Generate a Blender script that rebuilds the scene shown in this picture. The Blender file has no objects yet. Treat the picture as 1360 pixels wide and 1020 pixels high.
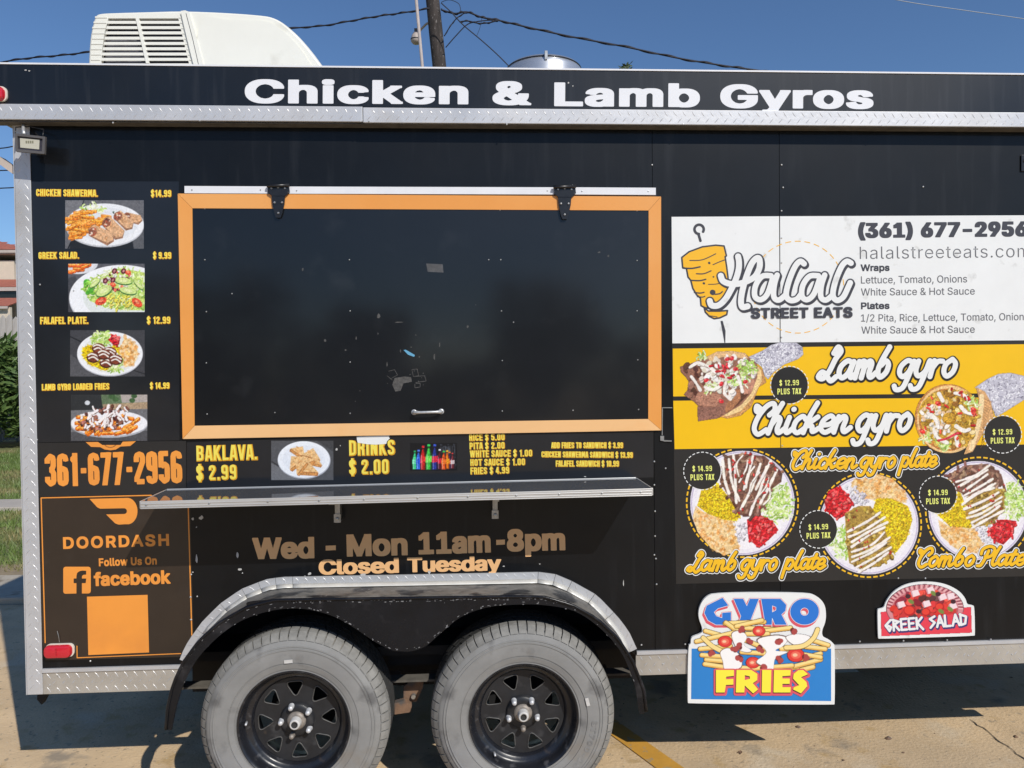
import bpy, math, os, random
import numpy as np
from mathutils import Vector, Matrix

S = bpy.context.scene
COL = S.collection
rnd = random.Random(7)

# ------------------------------------------------------------------ camera, sky, sun, exposure
F_PX, CX, CY = 1020.0, 680.0, 510.0
CAM_D, CAM_H = 3.0, 1.64
YAW, PITCH, ROLL = math.radians(3.0376), math.radians(-1.2538), math.radians(0.5777)
_f = np.array([math.sin(YAW)*math.cos(PITCH), math.cos(YAW)*math.cos(PITCH), math.sin(PITCH)])
_r0 = np.array([math.cos(YAW), -math.sin(YAW), 0.0]); _d0 = np.cross(_f, _r0)
_r = math.cos(ROLL)*_r0 + math.sin(ROLL)*_d0
_d = -math.sin(ROLL)*_r0 + math.cos(ROLL)*_d0
MR = np.array([_r, _d, _f])

cam = bpy.data.cameras.new("camera"); camo = bpy.data.objects.new("camera", cam); COL.objects.link(camo)
cam.sensor_width = 36.0; cam.lens = F_PX/1360*36.0; cam.clip_end = 2000; cam.clip_start = 0.05
m = Matrix.Identity(4)
for i in range(3):
    m[i][0] = _r[i]; m[i][1] = -_d[i]; m[i][2] = -_f[i]
m[0][3], m[1][3], m[2][3] = 0.0, -CAM_D, CAM_H
camo.matrix_world = m
S.camera = camo

SUN = Vector((0.64, -1.0, 1.0)).normalized()          # towards the sun
elev = math.asin(SUN.z); azim = math.atan2(SUN.x, SUN.y)
world = bpy.data.worlds.new("World"); S.world = world; world.use_nodes = True
nt = world.node_tree
bg = nt.nodes["Background"]
sky = nt.nodes.new("ShaderNodeTexSky"); sky.sky_type = 'NISHITA'; sky.sun_disc = False
sky.sun_elevation = elev; sky.sun_rotation = azim
sky.air_density = 1.0; sky.dust_density = 0.2; sky.ozone_density = 8.0; sky.altitude = 20
nt.links.new(sky.outputs[0], bg.inputs[0]); bg.inputs[1].default_value = 0.105
sl = bpy.data.lights.new("sun", 'SUN'); sl.energy = 3.75; sl.angle = math.radians(0.5); sl.color = (1.0, 0.955, 0.88)
so = bpy.data.objects.new("sun", sl); COL.objects.link(so)
so.rotation_euler = SUN.to_track_quat('Z', 'Y').to_euler(); so.location = (5, -8, 10)
S.view_settings.view_transform = 'Standard'; S.view_settings.look = 'None'
S.view_settings.gamma = 1; S.view_settings.exposure = 0.0; S.view_settings.use_curve_mapping = False
S.cycles.max_bounces = 6; S.cycles.use_denoising = True

# ------------------------------------------------------------------ measured points: photo pixel on the vertical plane y
def at_np(px, py, y=0.0):
    px = np.asarray(px, float); py = np.asarray(py, float)
    v = ((px-CX)/F_PX)[..., None]*MR[0] + ((py-CY)/F_PX)[..., None]*MR[1] + MR[2]
    t = (CAM_D + y)/v[..., 1]
    return np.stack([v[..., 0]*t, np.full(t.shape, y), CAM_H + v[..., 2]*t], -1)
def at(px, py, y=0.0):
    p = at_np(px, py, y); return Vector((float(p[0]), float(p[1]), float(p[2])))
def on_ground(px, py):
    v = (px-CX)/F_PX*MR[0] + (py-CY)/F_PX*MR[1] + MR[2]
    t = -CAM_H/v[2]; return Vector((v[0]*t, v[1]*t-CAM_D, 0.0))

# ------------------------------------------------------------------ materials
def lin(c):
    return tuple((x/12.92 if x <= 0.04045 else ((x+0.055)/1.055)**2.4) for x in c)
def rgb(r, g, b, k=1.0):
    c = lin((r/255, g/255, b/255)); return (c[0]*k, c[1]*k, c[2]*k)
def nd(t, kind, **kw):
    n = t.nodes.new(kind)
    for k, v in kw.items(): setattr(n, k, v)
    return n
def mat(name, col, rough=0.5, metal=0.0, var=0.0, vscale=6.0, rvar=0.0, bump=0.0, bscale=30.0,
        spot=None, coat=0.0, stretch=(1, 1, 1), bump2=0.0, b2scale=1.5, spec=0.5, attr=None, world_pos=False):
    mt = bpy.data.materials.new(name); mt.use_nodes = True
    t = mt.node_tree; b = t.nodes["Principled BSDF"]
    b.inputs["Base Color"].default_value = (*col, 1); b.inputs["Roughness"].default_value = rough
    b.inputs["Metallic"].default_value = metal; b.inputs["Coat Weight"].default_value = coat
    b.inputs["Coat Roughness"].default_value = 0.085
    b.inputs["Specular IOR Level"].default_value = spec
    tc = nd(t, "ShaderNodeTexCoord"); src = tc.outputs["Object"]
    if world_pos:
        src = nd(t, "ShaderNodeNewGeometry").outputs["Position"]
    mp = nd(t, "ShaderNodeMapping"); t.links.new(src, mp.inputs[0]); mp.inputs["Scale"].default_value = stretch
    colout = None
    if attr:
        a = nd(t, "ShaderNodeVertexColor"); a.layer_name = attr; colout = a.outputs[0]
    if var > 0:
        n = nd(t, "ShaderNodeTexNoise"); n.inputs["Scale"].default_value = vscale; n.inputs["Detail"].default_value = 6
        n.inputs["Roughness"].default_value = 0.65
        t.links.new(mp.outputs[0], n.inputs["Vector"])
        mr = nd(t, "ShaderNodeMapRange"); mr.inputs[1].default_value = 0.3; mr.inputs[2].default_value = 0.7
        mr.inputs[3].default_value = 1-var; mr.inputs[4].default_value = 1+var
        t.links.new(n.outputs[0], mr.inputs[0])
        mx = nd(t, "ShaderNodeVectorMath", operation='SCALE')
        if colout: t.links.new(colout, mx.inputs[0])
        else: mx.inputs[0].default_value = col
        t.links.new(mr.outputs[0], mx.inputs["Scale"]); colout = mx.outputs[0]
    for sp in (spot or []):       # (colour, scale, threshold, softness, stretch)
        n = nd(t, "ShaderNodeTexNoise"); n.inputs["Scale"].default_value = sp[1]; n.inputs["Detail"].default_value = 5
        m2 = nd(t, "ShaderNodeMapping"); t.links.new(src, m2.inputs[0]); m2.inputs["Scale"].default_value = sp[4] if len(sp) > 4 else (1, 1, 1)
        m2.inputs["Location"].default_value = (sp[1]*0.37, 3.1, sp[2]*7)
        t.links.new(m2.outputs[0], n.inputs["Vector"])
        mr = nd(t, "ShaderNodeMapRange"); mr.inputs[1].default_value = sp[2]; mr.inputs[2].default_value = sp[2]+sp[3]
        t.links.new(n.outputs[0], mr.inputs[0])
        mx = nd(t, "ShaderNodeMix", data_type='RGBA')
        t.links.new(mr.outputs[0], mx.inputs[0])
        if colout: t.links.new(colout, mx.inputs[6])
        else: mx.inputs[6].default_value = (*col, 1)
        mx.inputs[7].default_value = (*sp[0], 1); colout = mx.outputs[2]
    if colout: t.links.new(colout, b.inputs["Base Color"])
    if rvar > 0:
        n = nd(t, "ShaderNodeTexNoise"); n.inputs["Scale"].default_value = vscale*0.7; n.inputs["Detail"].default_value = 5
        t.links.new(mp.outputs[0], n.inputs["Vector"])
        mr = nd(t, "ShaderNodeMapRange"); mr.inputs[1].default_value = 0.3; mr.inputs[2].default_value = 0.7
        mr.inputs[3].default_value = max(rough-rvar, 0.02); mr.inputs[4].default_value = rough+rvar
        t.links.new(n.outputs[0], mr.inputs[0]); t.links.new(mr.outputs[0], b.inputs["Roughness"])
    last = None
    for st, sc in ((bump2, b2scale), (bump, bscale)):
        if st > 0:
            n = nd(t, "ShaderNodeTexNoise"); n.inputs["Scale"].default_value = sc; n.inputs["Detail"].default_value = 4 if sc > 5 else 1
            t.links.new(mp.outputs[0], n.inputs["Vector"])
            bp = nd(t, "ShaderNodeBump"); bp.inputs["Strength"].default_value = 1.0; bp.inputs["Distance"].default_value = st
            t.links.new(n.outputs[0], bp.inputs["Height"])
            if last: t.links.new(last.outputs[0], bp.inputs["Normal"])
            last = bp
    if last: t.links.new(last.outputs[0], b.inputs["Normal"])
    return mt

WHT = (0.80, 0.80, 0.79)
M = {}
M['paint'] = mat("black_gloss_paint", (0.0035, 0.0042, 0.0055), 0.42, var=0.35, vscale=3, rvar=0.05, coat=0.24, bump2=0.004, b2scale=1.9,
                 spot=[((0.05, 0.05, 0.05), 260, 0.80, 0.04), ((0.010, 0.011, 0.013), 5, 0.56, 0.2, (5, 1, 0.5))], spec=0.2)
M['fascia'] = mat("black_fascia_paint", (0.006, 0.0075, 0.0105), 0.42, spec=0.3, coat=0.4, var=0.3, vscale=2.5, rvar=0.1, bump2=0.001,
                  spot=[((0.022, 0.024, 0.028), 6, 0.54, 0.3, (6, 1, 0.35)), ((0.20, 0.2, 0.2), 200, 0.80, 0.03)])
M['hatch'] = mat("black_hatch_sheet", (0.0045, 0.0052, 0.0068), 0.40, spec=0.25, coat=0.7, var=0.3, vscale=2, rvar=0.05, bump2=0.003, b2scale=1.6,
                 spot=[((0.06, 0.06, 0.06), 330, 0.79, 0.04), ((0.012, 0.013, 0.015), 7, 0.6, 0.2)])
M['vinyl'] = mat("dark_vinyl_print", (0.010, 0.011, 0.014), 0.40, spec=0.25, coat=0.6, var=0.2, rvar=0.04, bump2=0.0015, spot=[((0.15, 0.15, 0.15), 240, 0.80, 0.03)])
M['brown'] = mat("brown_vinyl_print", (0.030, 0.020, 0.014), 0.40, spec=0.25, coat=0.6, var=0.18, vscale=4, rvar=0.06, bump2=0.0015,
                 spot=[((0.22, 0.20, 0.18), 150, 0.765, 0.03), ((0.046, 0.036, 0.029), 4, 0.6, 0.2)])
M['banner'] = mat("charcoal_banner_print", (0.020, 0.019, 0.019), 0.35, spec=0.35, coat=0.3, var=0.12, rvar=0.05, bump2=0.0012)
M['white_print'] = mat("white_print", (0.79, 0.80, 0.79), 0.35, var=0.03, bump2=0.0008, spot=[((0.6, 0.6, 0.58), 14, 0.66, 0.1)])
M['yellow_print'] = mat("yellow_print", (0.85, 0.50, 0.004), 0.32, var=0.03, bump2=0.001)
M['white_vinyl'] = mat("white_vinyl", (0.78, 0.79, 0.82), 0.3, var=0.03)
M['letter_yellow'] = mat("yellow_lettering", (0.88, 0.72, 0.10), 0.35)
M['letter_lime'] = mat("lime_lettering", (0.78, 0.82, 0.20), 0.35)
M['letter_gold'] = mat("gold_edge_lettering", (0.70, 0.32, 0.01), 0.35)
M['orange'] = mat("orange_vinyl", rgb(245, 158, 66, 0.92), 0.36, var=0.05, vscale=3, spot=[(rgb(235, 150, 66, 0.9), 5, 0.5, 0.2)])
M['orange_frame'] = mat("orange_frame_paint", rgb(235, 158, 76, 0.92), 0.36, var=0.06, vscale=1.2, bump=0.0004, bscale=9,
                        spot=[(rgb(222, 140, 66, 0.9), 60, 0.74, 0.05), (rgb(240, 176, 104, 0.92), 1.0, 0.45, 0.3)])
M['gold_vinyl'] = mat("tan_gold_vinyl", rgb(238, 186, 130, 0.97), 0.36, var=0.05, vscale=3)  # orange hours lettering, with its gloss reflection painted in as a paler tone
M['tank'] = mat("grey_tank_plastic", (0.30, 0.31, 0.30), 0.6)
M['frame_faded'] = mat("sun_faded_frame_paint", rgb(240, 190, 132, 0.97), 0.4, var=0.05, vscale=1.5, spot=[(rgb(240, 170, 96, 0.95), 3, 0.55, 0.2), (rgb(220, 170, 110), 70, 0.72, 0.05)])  # bottom board of the hatch: glare painted in as paler orange
M['grey_letter'] = mat("charcoal_lettering", (0.045, 0.045, 0.056), 0.4, var=0.1)
M['thin_grey'] = mat("grey_lettering", (0.13, 0.13, 0.14), 0.4)
M['logo_yellow'] = mat("logo_yellow", (0.88, 0.47, 0.018), 0.35)
M['script_yellow'] = mat("script_yellow", (0.86, 0.49, 0.015), 0.35)
M['blue_print'] = mat("blue_print", rgb(40, 130, 205, 0.95), 0.35, var=0.03)
M['blue_letter'] = mat("blue_letter", rgb(38, 118, 210, 0.95), 0.35)
M['red_print'] = mat("red_print", rgb(228, 72, 92, 0.95), 0.35, var=0.05)
M['pink_print'] = mat("pink_edge_print", rgb(222, 88, 104, 0.95), 0.35)
M['fries_yellow'] = mat("bright_yellow_print", (0.92, 0.80, 0.06), 0.35)
M['navy_print'] = mat("navy_print", rgb(58, 54, 110), 0.35)
M['print'] = mat("colour_print", (0.8, 0.8, 0.8), 0.3, attr="Col")
M['alu'] = mat("diamond_plate_aluminium", (0.56, 0.565, 0.58), 0.45, metal=0.35, var=0.10, vscale=5, rvar=0.1, bump=0.0004, bscale=60,
               spot=[((0.42, 0.40, 0.37), 3, 0.58, 0.2)])
M['alu_low'] = mat("dusty_diamond_plate", (0.50, 0.475, 0.43), 0.45, metal=0.45, var=0.14, vscale=6, rvar=0.1, bump=0.0004, bscale=60,  # lower trim: tan of the reflected ground is put into the base colour
                   spot=[((0.36, 0.32, 0.26), 5, 0.56, 0.2)])
M['bars'] = mat("plate_tread_bars", (0.56, 0.56, 0.57), 0.45, metal=0.5)
M['rail'] = mat("bare_aluminium_edge", (0.62, 0.61, 0.59), 0.38, metal=0.5, var=0.12, vscale=12, stretch=(0.3, 1, 6))
M['white_alu'] = mat("white_aluminium_rail", (0.74, 0.75, 0.78), 0.4, var=0.05)
M['shelf'] = mat("dark_polished_laminate", (0.085, 0.085, 0.088), 0.03, var=0.15, vscale=3, rvar=0.015, spec=0.9)
M['steel'] = mat("zinc_steel", (0.42, 0.42, 0.41), 0.4, metal=0.8, var=0.2, vscale=40)
M['bright_steel'] = mat("bright_fastener_steel", (0.62, 0.62, 0.61), 0.35, metal=0.5, var=0.2, vscale=60)
M['black_metal'] = mat("black_hinge_metal", (0.012, 0.012, 0.014), 0.3, var=0.4, vscale=40, spot=[((0.12, 0.11, 0.1), 60, 0.66, 0.06)])
M['fender'] = mat("scuffed_black_fender", (0.007, 0.008, 0.011), 0.28, spec=0.3, var=0.3, vscale=8, rvar=0.1, bump=0.0006, bscale=50,
                  spot=[((0.30, 0.30, 0.31), 90, 0.74, 0.05), ((0.03, 0.03, 0.034), 12, 0.58, 0.14)])
M['fender_top'] = mat("dusty_fender_top", (0.15, 0.14, 0.125), 0.45, var=0.45, vscale=14, bump=0.001, bscale=40,  # top skin much greyer than the black fender face
                      spot=[((0.02, 0.02, 0.022), 9, 0.52, 0.08), ((0.32, 0.31, 0.30), 55, 0.66, 0.07)])
M['matte_black'] = mat("undercoat_black", (0.008, 0.008, 0.009), 0.8, var=0.3)
M['rust'] = mat("rusty_chassis_steel", (0.20, 0.12, 0.075), 0.8, var=0.3, vscale=20, spot=[((0.1, 0.09, 0.085), 12, 0.55, 0.1)])
M['tyre'] = mat("dusty_tyre_rubber", (0.235, 0.233, 0.225), 0.85, var=0.14, vscale=7, bump=0.0006, bscale=35,
                spot=[((0.12, 0.118, 0.115), 9, 0.57, 0.14), ((0.20, 0.165, 0.125), 4.5, 0.56, 0.15), ((0.27, 0.275, 0.285), 3.0, 0.55, 0.2)])
M['tread'] = mat("tread_rubber", (0.225, 0.22, 0.205), 0.9, var=0.25, vscale=20)
M['tread_dark'] = mat("dark_tread_rubber", (0.035, 0.035, 0.034), 0.9, var=0.3, vscale=15)
M['rim'] = mat("black_wheel_paint", (0.013, 0.014, 0.018), 0.3, var=0.3, vscale=12, rvar=0.12, bump=0.0004, bscale=60,
               spot=[((0.075, 0.075, 0.08), 26, 0.60, 0.14), ((0.10, 0.07, 0.045), 7, 0.66, 0.08)])
M['disc'] = mat("dusty_black_wheel_disc", (0.020, 0.021, 0.024), 0.42, spec=0.35, var=0.3, vscale=14, rvar=0.1, spot=[((0.055, 0.055, 0.058), 18, 0.58, 0.16), ((0.09, 0.065, 0.045), 9, 0.68, 0.08)])
M['alu_lip'] = mat("bent_aluminium_lip", (0.66, 0.645, 0.60), 0.5, metal=0.25, var=0.12, vscale=8)
M['rim_edge'] = mat("worn_rim_edge", (0.085, 0.083, 0.080), 0.45, var=0.4, vscale=30)
M['tyre_letter'] = mat("raised_rubber_lettering", (0.205, 0.203, 0.198), 0.85, var=0.4, vscale=18)
M['hub'] = mat("greasy_hub_steel", (0.26, 0.23, 0.20), 0.55, metal=0.3, var=0.3, vscale=50, spot=[((0.16, 0.09, 0.06), 20, 0.55, 0.1)])
M['capwhite'] = mat("chalky_grease_cap", (0.55, 0.54, 0.52), 0.5, var=0.15, vscale=40)
M['nut'] = mat("lug_nut_zinc", (0.62, 0.63, 0.65), 0.35, metal=0.3, var=0.15, vscale=60)
M['red_lens'] = mat("red_lens_plastic", (0.55, 0.015, 0.03), 0.12, coat=0.5, bump=0.0006, bscale=90)
M['cream'] = mat("cream_plastic", (0.74, 0.70, 0.60), 0.4, var=0.04)
M['acw'] = mat("white_shell_plastic", (0.80, 0.785, 0.70), 0.42, var=0.03, vscale=4, bump=0.0004, bscale=20, spot=[((0.62, 0.6, 0.52), 6, 0.62, 0.2)])
M['dark_in'] = mat("dark_interior", (0.03, 0.028, 0.04), 0.6, var=0.5, vscale=12)
M['coil'] = mat("condenser_coil", (0.16, 0.155, 0.17), 0.45, metal=0.3, var=0.6, vscale=18, stretch=(1, 1, 8))
M['lamp_glass'] = mat("floodlight_glass", (0.52, 0.50, 0.40), 0.15, var=0.05)
M['lamp_chip'] = mat("led_chip_print", (0.22, 0.21, 0.14), 0.3)
M['lamp_frame'] = mat("bronze_grey_casting", (0.13, 0.12, 0.115), 0.45, metal=0.3, var=0.1)
M['concrete'] = mat("sandy_concrete", (0.64, 0.465, 0.275), 0.85, var=0.20, vscale=2.4, bump=0.0035, bscale=70, world_pos=True,
                    spot=[((0.38, 0.29, 0.19), 30, 0.62, 0.08), ((0.48, 0.36, 0.225), 0.9, 0.50, 0.2), ((0.63, 0.50, 0.34), 3.5, 0.56, 0.12),
                          ((0.52, 0.36, 0.18), 8, 0.60, 0.1), ((0.24, 0.19, 0.13), 70, 0.67, 0.05), ((0.62, 0.54, 0.42), 120, 0.66, 0.05), ((0.34, 0.27, 0.19), 2.2, 0.60, 0.05)])
M['gutter'] = mat("pale_kerb_concrete", (0.42, 0.37, 0.29), 0.85, var=0.15, vscale=5, bump=0.002, bscale=40, world_pos=True,
                  spot=[((0.25, 0.2, 0.14), 5, 0.58, 0.1)])
M['walk'] = mat("pale_sidewalk_concrete", (0.44, 0.39, 0.33), 0.85, var=0.12, vscale=4, bump=0.002, bscale=40, world_pos=True)
M['soil'] = mat("grassy_soil", (0.15, 0.165, 0.055), 0.95, var=0.4, vscale=1.2, world_pos=True, bump=0.01, bscale=14,
                spot=[((0.21, 0.165, 0.085), 1.6, 0.56, 0.16)])
M['dirt'] = mat("sandy_dirt", (0.27, 0.21, 0.13), 0.95, var=0.3, vscale=3, world_pos=True, bump=0.01, bscale=20)
M['line_paint'] = mat("worn_yellow_line_paint", (0.60, 0.31, 0.045), 0.7, var=0.12, vscale=8, world_pos=True, bump=0.001, bscale=60,
                      spot=[((0.37, 0.28, 0.16), 22, 0.60, 0.06)])
M['crack'] = mat("dark_crack", (0.03, 0.026, 0.02), 0.95)
M['bark'] = mat("dark_pole_wood", (0.045, 0.036, 0.032), 0.9, var=0.5, vscale=20, stretch=(1, 1, 0.15), bump=0.006, bscale=30,
                spot=[((0.22, 0.20, 0.19), 16, 0.62, 0.1, (2, 2, 0.7))])
M['trunk'] = mat("tree_bark", (0.09, 0.07, 0.05), 0.9, var=0.4, vscale=12, stretch=(1, 1, 0.2), bump=0.01, bscale=18)
M['conduit'] = mat("pale_conduit", (0.42, 0.36, 0.33), 0.6, var=0.15)
M['wire'] = mat("black_cable", (0.008, 0.008, 0.018), 0.6, var=0.2)
M['wire_pale'] = mat("pale_cable", (0.40, 0.42, 0.46), 0.5)
M['roof_tile'] = mat("red_roof_tile", (0.36, 0.115, 0.075), 0.8, var=0.25, vscale=9)
M['stucco'] = mat("cream_stucco", (0.66, 0.56, 0.44), 0.85, var=0.06, bump=0.003, bscale=40)
M['fascia_pale'] = mat("pale_eave_board", (0.50, 0.43, 0.38), 0.7, var=0.1)
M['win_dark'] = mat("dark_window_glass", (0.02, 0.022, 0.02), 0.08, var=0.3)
M['picket'] = mat("weathered_picket_wood", (0.44, 0.40, 0.36), 0.85, var=0.2, vscale=5, stretch=(3, 3, 0.4))
def leaf_mat(name, c1, c2, scale=3.0):
    mt = mat(name, c1, 0.55, var=0.4, vscale=scale, spot=[(c2, scale*1.7, 0.5, 0.15)])
    return mt
M['leaf'] = leaf_mat("hedge_leaf", (0.085, 0.145, 0.035), (0.13, 0.185, 0.05))
M['leaf2'] = leaf_mat("tree_leaf", (0.040, 0.062, 0.018), (0.06, 0.085, 0.022))
M['grass'] = leaf_mat("lawn_grass", (0.13, 0.19, 0.045), (0.27, 0.23, 0.10), 0.8)
M['beige_soffit'] = mat("beige_soffit", (0.30, 0.27, 0.20), 0.7, var=0.15)
M['soffit'] = mat("dusty_soffit", (0.11, 0.10, 0.085), 0.8, var=0.3, vscale=20)
M['galv'] = mat("spun_aluminium", (0.66, 0.67, 0.68), 0.3, metal=0.75, var=0.08, stretch=(1, 1, 20))
M['scuff'] = mat("pale_scuff", (0.20, 0.20, 0.205), 0.7, var=0.5, vscale=60)
M['chip'] = mat("bare_paint_chip", (0.50, 0.49, 0.47), 0.6, var=0.2, vscale=80)
M['tape'] = mat("old_grey_tape", (0.075, 0.075, 0.078), 0.5, var=0.3, vscale=60)
M['residue'] = mat("tape_residue", (0.075, 0.072, 0.068), 0.6, var=0.5, vscale=90)
M['blue_tape'] = mat("blue_tape_scrap", (0.12, 0.36, 0.55), 0.5)

# ------------------------------------------------------------------ object helpers
ORIG = {}
def tag(o, label=None, cat=None, group=None, kind=None):
    if label: o['label'] = label
    if cat: o['category'] = cat
    if group: o['group'] = group
    if kind: o['kind'] = kind
    return o
def worigin(o):
    return ORIG.get(o.name, Vector((0, 0, 0)))
def empty(name, loc, parent=None):
    o = bpy.data.objects.new(name, None); COL.objects.link(o); o.empty_display_size = 0.1
    ORIG[o.name] = Vector(loc)
    o.location = Vector(loc) - (worigin(parent) if parent else Vector((0, 0, 0)))
    if parent: o.parent = parent
    return o
def mesh_obj(name, V, F, material, parent=None, origin=None, smooth=False, mats=None, midx=None, cols=None):
    V = np.asarray(V, float).reshape(-1, 3)
    if origin is None:
        origin = (V.min(0)+V.max(0))/2 if len(V) else np.zeros(3)
    origin = np.asarray(origin, float)
    me = bpy.data.meshes.new(name); me.from_pydata((V-origin).tolist(), [], F)
    me.materials.append(material)
    for mm in (mats or []): me.materials.append(mm)
    if midx is not None: me.polygons.foreach_set('material_index', midx)
    if smooth: me.polygons.foreach_set('use_smooth', [True]*len(me.polygons))
    if cols is not None:
        ca = me.color_attributes.new("Col", 'FLOAT_COLOR', 'POINT')
        c4 = np.ones((len(V), 4), np.float32); c4[:, :3] = cols
        ca.data.foreach_set('color', c4.ravel())
    me.update()
    o = bpy.data.objects.new(name, me); COL.objects.link(o)
    ORIG[o.name] = Vector(origin.tolist())
    o.location = Vector(origin.tolist()) - (worigin(parent) if parent else Vector((0, 0, 0)))
    if parent: o.parent = parent
    return o
class MB:
    def __init__(s): s.V = []; s.F = []
    def add(s, V, F):
        n = len(s.V); s.V.extend([tuple(v) for v in V]); s.F.extend([tuple(i+n for i in f) for f in F]); return s
    def box(s, a, b):
        x0, y0, z0 = a; x1, y1, z1 = b
        V = [(x0,y0,z0),(x1,y0,z0),(x1,y1,z0),(x0,y1,z0),(x0,y0,z1),(x1,y0,z1),(x1,y1,z1),(x0,y1,z1)]
        return s.add(V, [(0,3,2,1),(4,5,6,7),(0,1,5,4),(1,2,6,5),(2,3,7,6),(3,0,4,7)])
    def prism_y(s, poly, y0, y1, caps=True):     # poly: list of (x,z), counterclockwise seen from -y
        n = len(poly); V = [(x, y0, z) for x, z in poly]+[(x, y1, z) for x, z in poly]
        F = [(i, i+n, (i+1) % n+n, (i+1) % n) for i in range(n)]
        if caps: F += [tuple(range(n)), tuple(range(2*n-1, n-1, -1))]
        return s.add(V, F)
    def tube(s, pts, r, n=8, caps=True):
        pts = [Vector(p) for p in pts]; rs = r if isinstance(r, (list, tuple)) else [r]*len(pts)
        base = len(s.V); up = Vector((0.1, 0.2, 1)).normalized(); rings = []
        for i, p in enumerate(pts):
            t = (pts[min(i+1, len(pts)-1)]-pts[max(i-1, 0)]).normalized()
            a = t.cross(up)
            if a.length < 1e-3: a = t.cross(Vector((1, 0, 0)))
            a.normalize(); b = t.cross(a).normalized()
            for k in range(n):
                w = 2*math.pi*k/n; s.V.append(tuple(p+(a*math.cos(w)+b*math.sin(w))*rs[i]))
        for i in range(len(pts)-1):
            for k in range(n):
                q = base+i*n; s.F.append((q+k, q+(k+1) % n, q+n+(k+1) % n, q+n+k))
        if caps:
            s.F.append(tuple(base+k for k in range(n-1, -1, -1))); s.F.append(tuple(base+(len(pts)-1)*n+k for k in range(n)))
        return s
    def lathe(s, prof, c, axis='y', n=64):      # prof: (radius, offset along axis)
        base = len(s.V); c = Vector(c)
        for k in range(n):
            w = 2*math.pi*k/n
            for r, h in prof:
                if axis == 'y': s.V.append((c.x+r*math.cos(w), c.y+h, c.z+r*math.sin(w)))
                else: s.V.append((c.x+r*math.cos(w), c.y+r*math.sin(w), c.z+h))
        m_ = len(prof)
        for k in range(n):
            for i in range(m_-1):
                a = base+k*m_+i; b = base+((k+1) % n)*m_+i
                s.F.append((a, b, b+1, a+1))
        return s
    def build(s, name, material, parent=None, smooth=False, origin=None, **kw):
        return mesh_obj(name, s.V, s.F, material, parent, origin, smooth, **kw)
def smooth_angle(o, deg=35):
    try:
        o.data.polygons.foreach_set('use_smooth', [True]*len(o.data.polygons)); o.data.set_sharp_from_angle(angle=math.radians(deg))
    except Exception: pass
    return o
def bevel(o, w, seg=2, deg=30):
    md = o.modifiers.new("bevel", 'BEVEL'); md.width = w; md.segments = seg; md.limit_method = 'ANGLE'; md.angle_limit = math.radians(deg)
    md.harden_normals = False
    return o
def crom(pts, n=6, closed=False):
    P = [np.array(p, float) for p in pts]; out = []; N = len(P)
    rng = range(N) if closed else range(N-1)
    for i in rng:
        if closed: a, b, c, d = P[(i-1) % N], P[i], P[(i+1) % N], P[(i+2) % N]
        else: a, b, c, d = P[max(i-1, 0)], P[i], P[i+1], P[min(i+2, N-1)]
        for k in range(n):
            t = k/n; out.append(tuple(0.5*((2*b)+(-a+c)*t+(2*a-5*b+4*c-d)*t*t+(-a+3*b-3*c+d)*t**3)))
    if not closed: out.append(tuple(P[-1]))
    return out
def resample(pts, n):
    P = np.array(pts, float); d = np.r_[0, np.cumsum(np.hypot(*(P[1:]-P[:-1]).T))]
    t = np.linspace(0, d[-1], n); return np.stack([np.interp(t, d, P[:, 0]), np.interp(t, d, P[:, 1])], 1)
def fill2d(loops, name="fill"):
    """even-odd fill of closed 2D loops -> (verts 2D, faces)"""
    cu = bpy.data.curves.new(name, 'CURVE'); cu.dimensions = '2D'; cu.fill_mode = 'BOTH'
    for lp in loops:
        sp = cu.splines.new('POLY'); sp.points.add(len(lp)-1)
        for i, p in enumerate(lp): sp.points[i].co = (p[0], p[1], 0, 1)
        sp.use_cyclic_u = True
    ob = bpy.data.objects.new(name, cu); COL.objects.link(ob)
    dg = bpy.context.evaluated_depsgraph_get(); me = bpy.data.meshes.new_from_object(ob.evaluated_get(dg))
    V = [(v.co.x, v.co.y) for v in me.vertices]; F = [tuple(p.vertices) for p in me.polygons]
    # keep one orientation: counterclockwise in 2D
    FF = []
    for f in F:
        a = sum(V[f[i]][0]*V[f[(i+1) % len(f)]][1]-V[f[(i+1) % len(f)]][0]*V[f[i]][1] for i in range(len(f)))
        FF.append(f if a > 0 else f[::-1])
    bpy.data.objects.remove(ob); bpy.data.curves.remove(cu); bpy.data.meshes.remove(me)
    return V, FF
def slab2d(loops, y0, y1, name, material, parent, smooth=False, conv=None):
    """loops in (x,z); front at y0 (towards the street), back at y1"""
    V2, F2 = fill2d(loops); mb = MB()
    mb.add([(x, y0, z) for x, z in V2], F2)
    mb.add([(x, y1, z) for x, z in V2], [f[::-1] for f in F2])
    for lp in loops:
        n = len(lp); mb.add([(x, y0, z) for x, z in lp]+[(x, y1, z) for x, z in lp], [(i, (i+1) % n, (i+1) % n+n, i+n) for i in range(n)])
    return mb.build(name, material, parent)
def pxloop(pts, y=0.0):
    return [(lambda v: (v.x, v.z))(at(px, py, y)) for px, py in pts]

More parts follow.
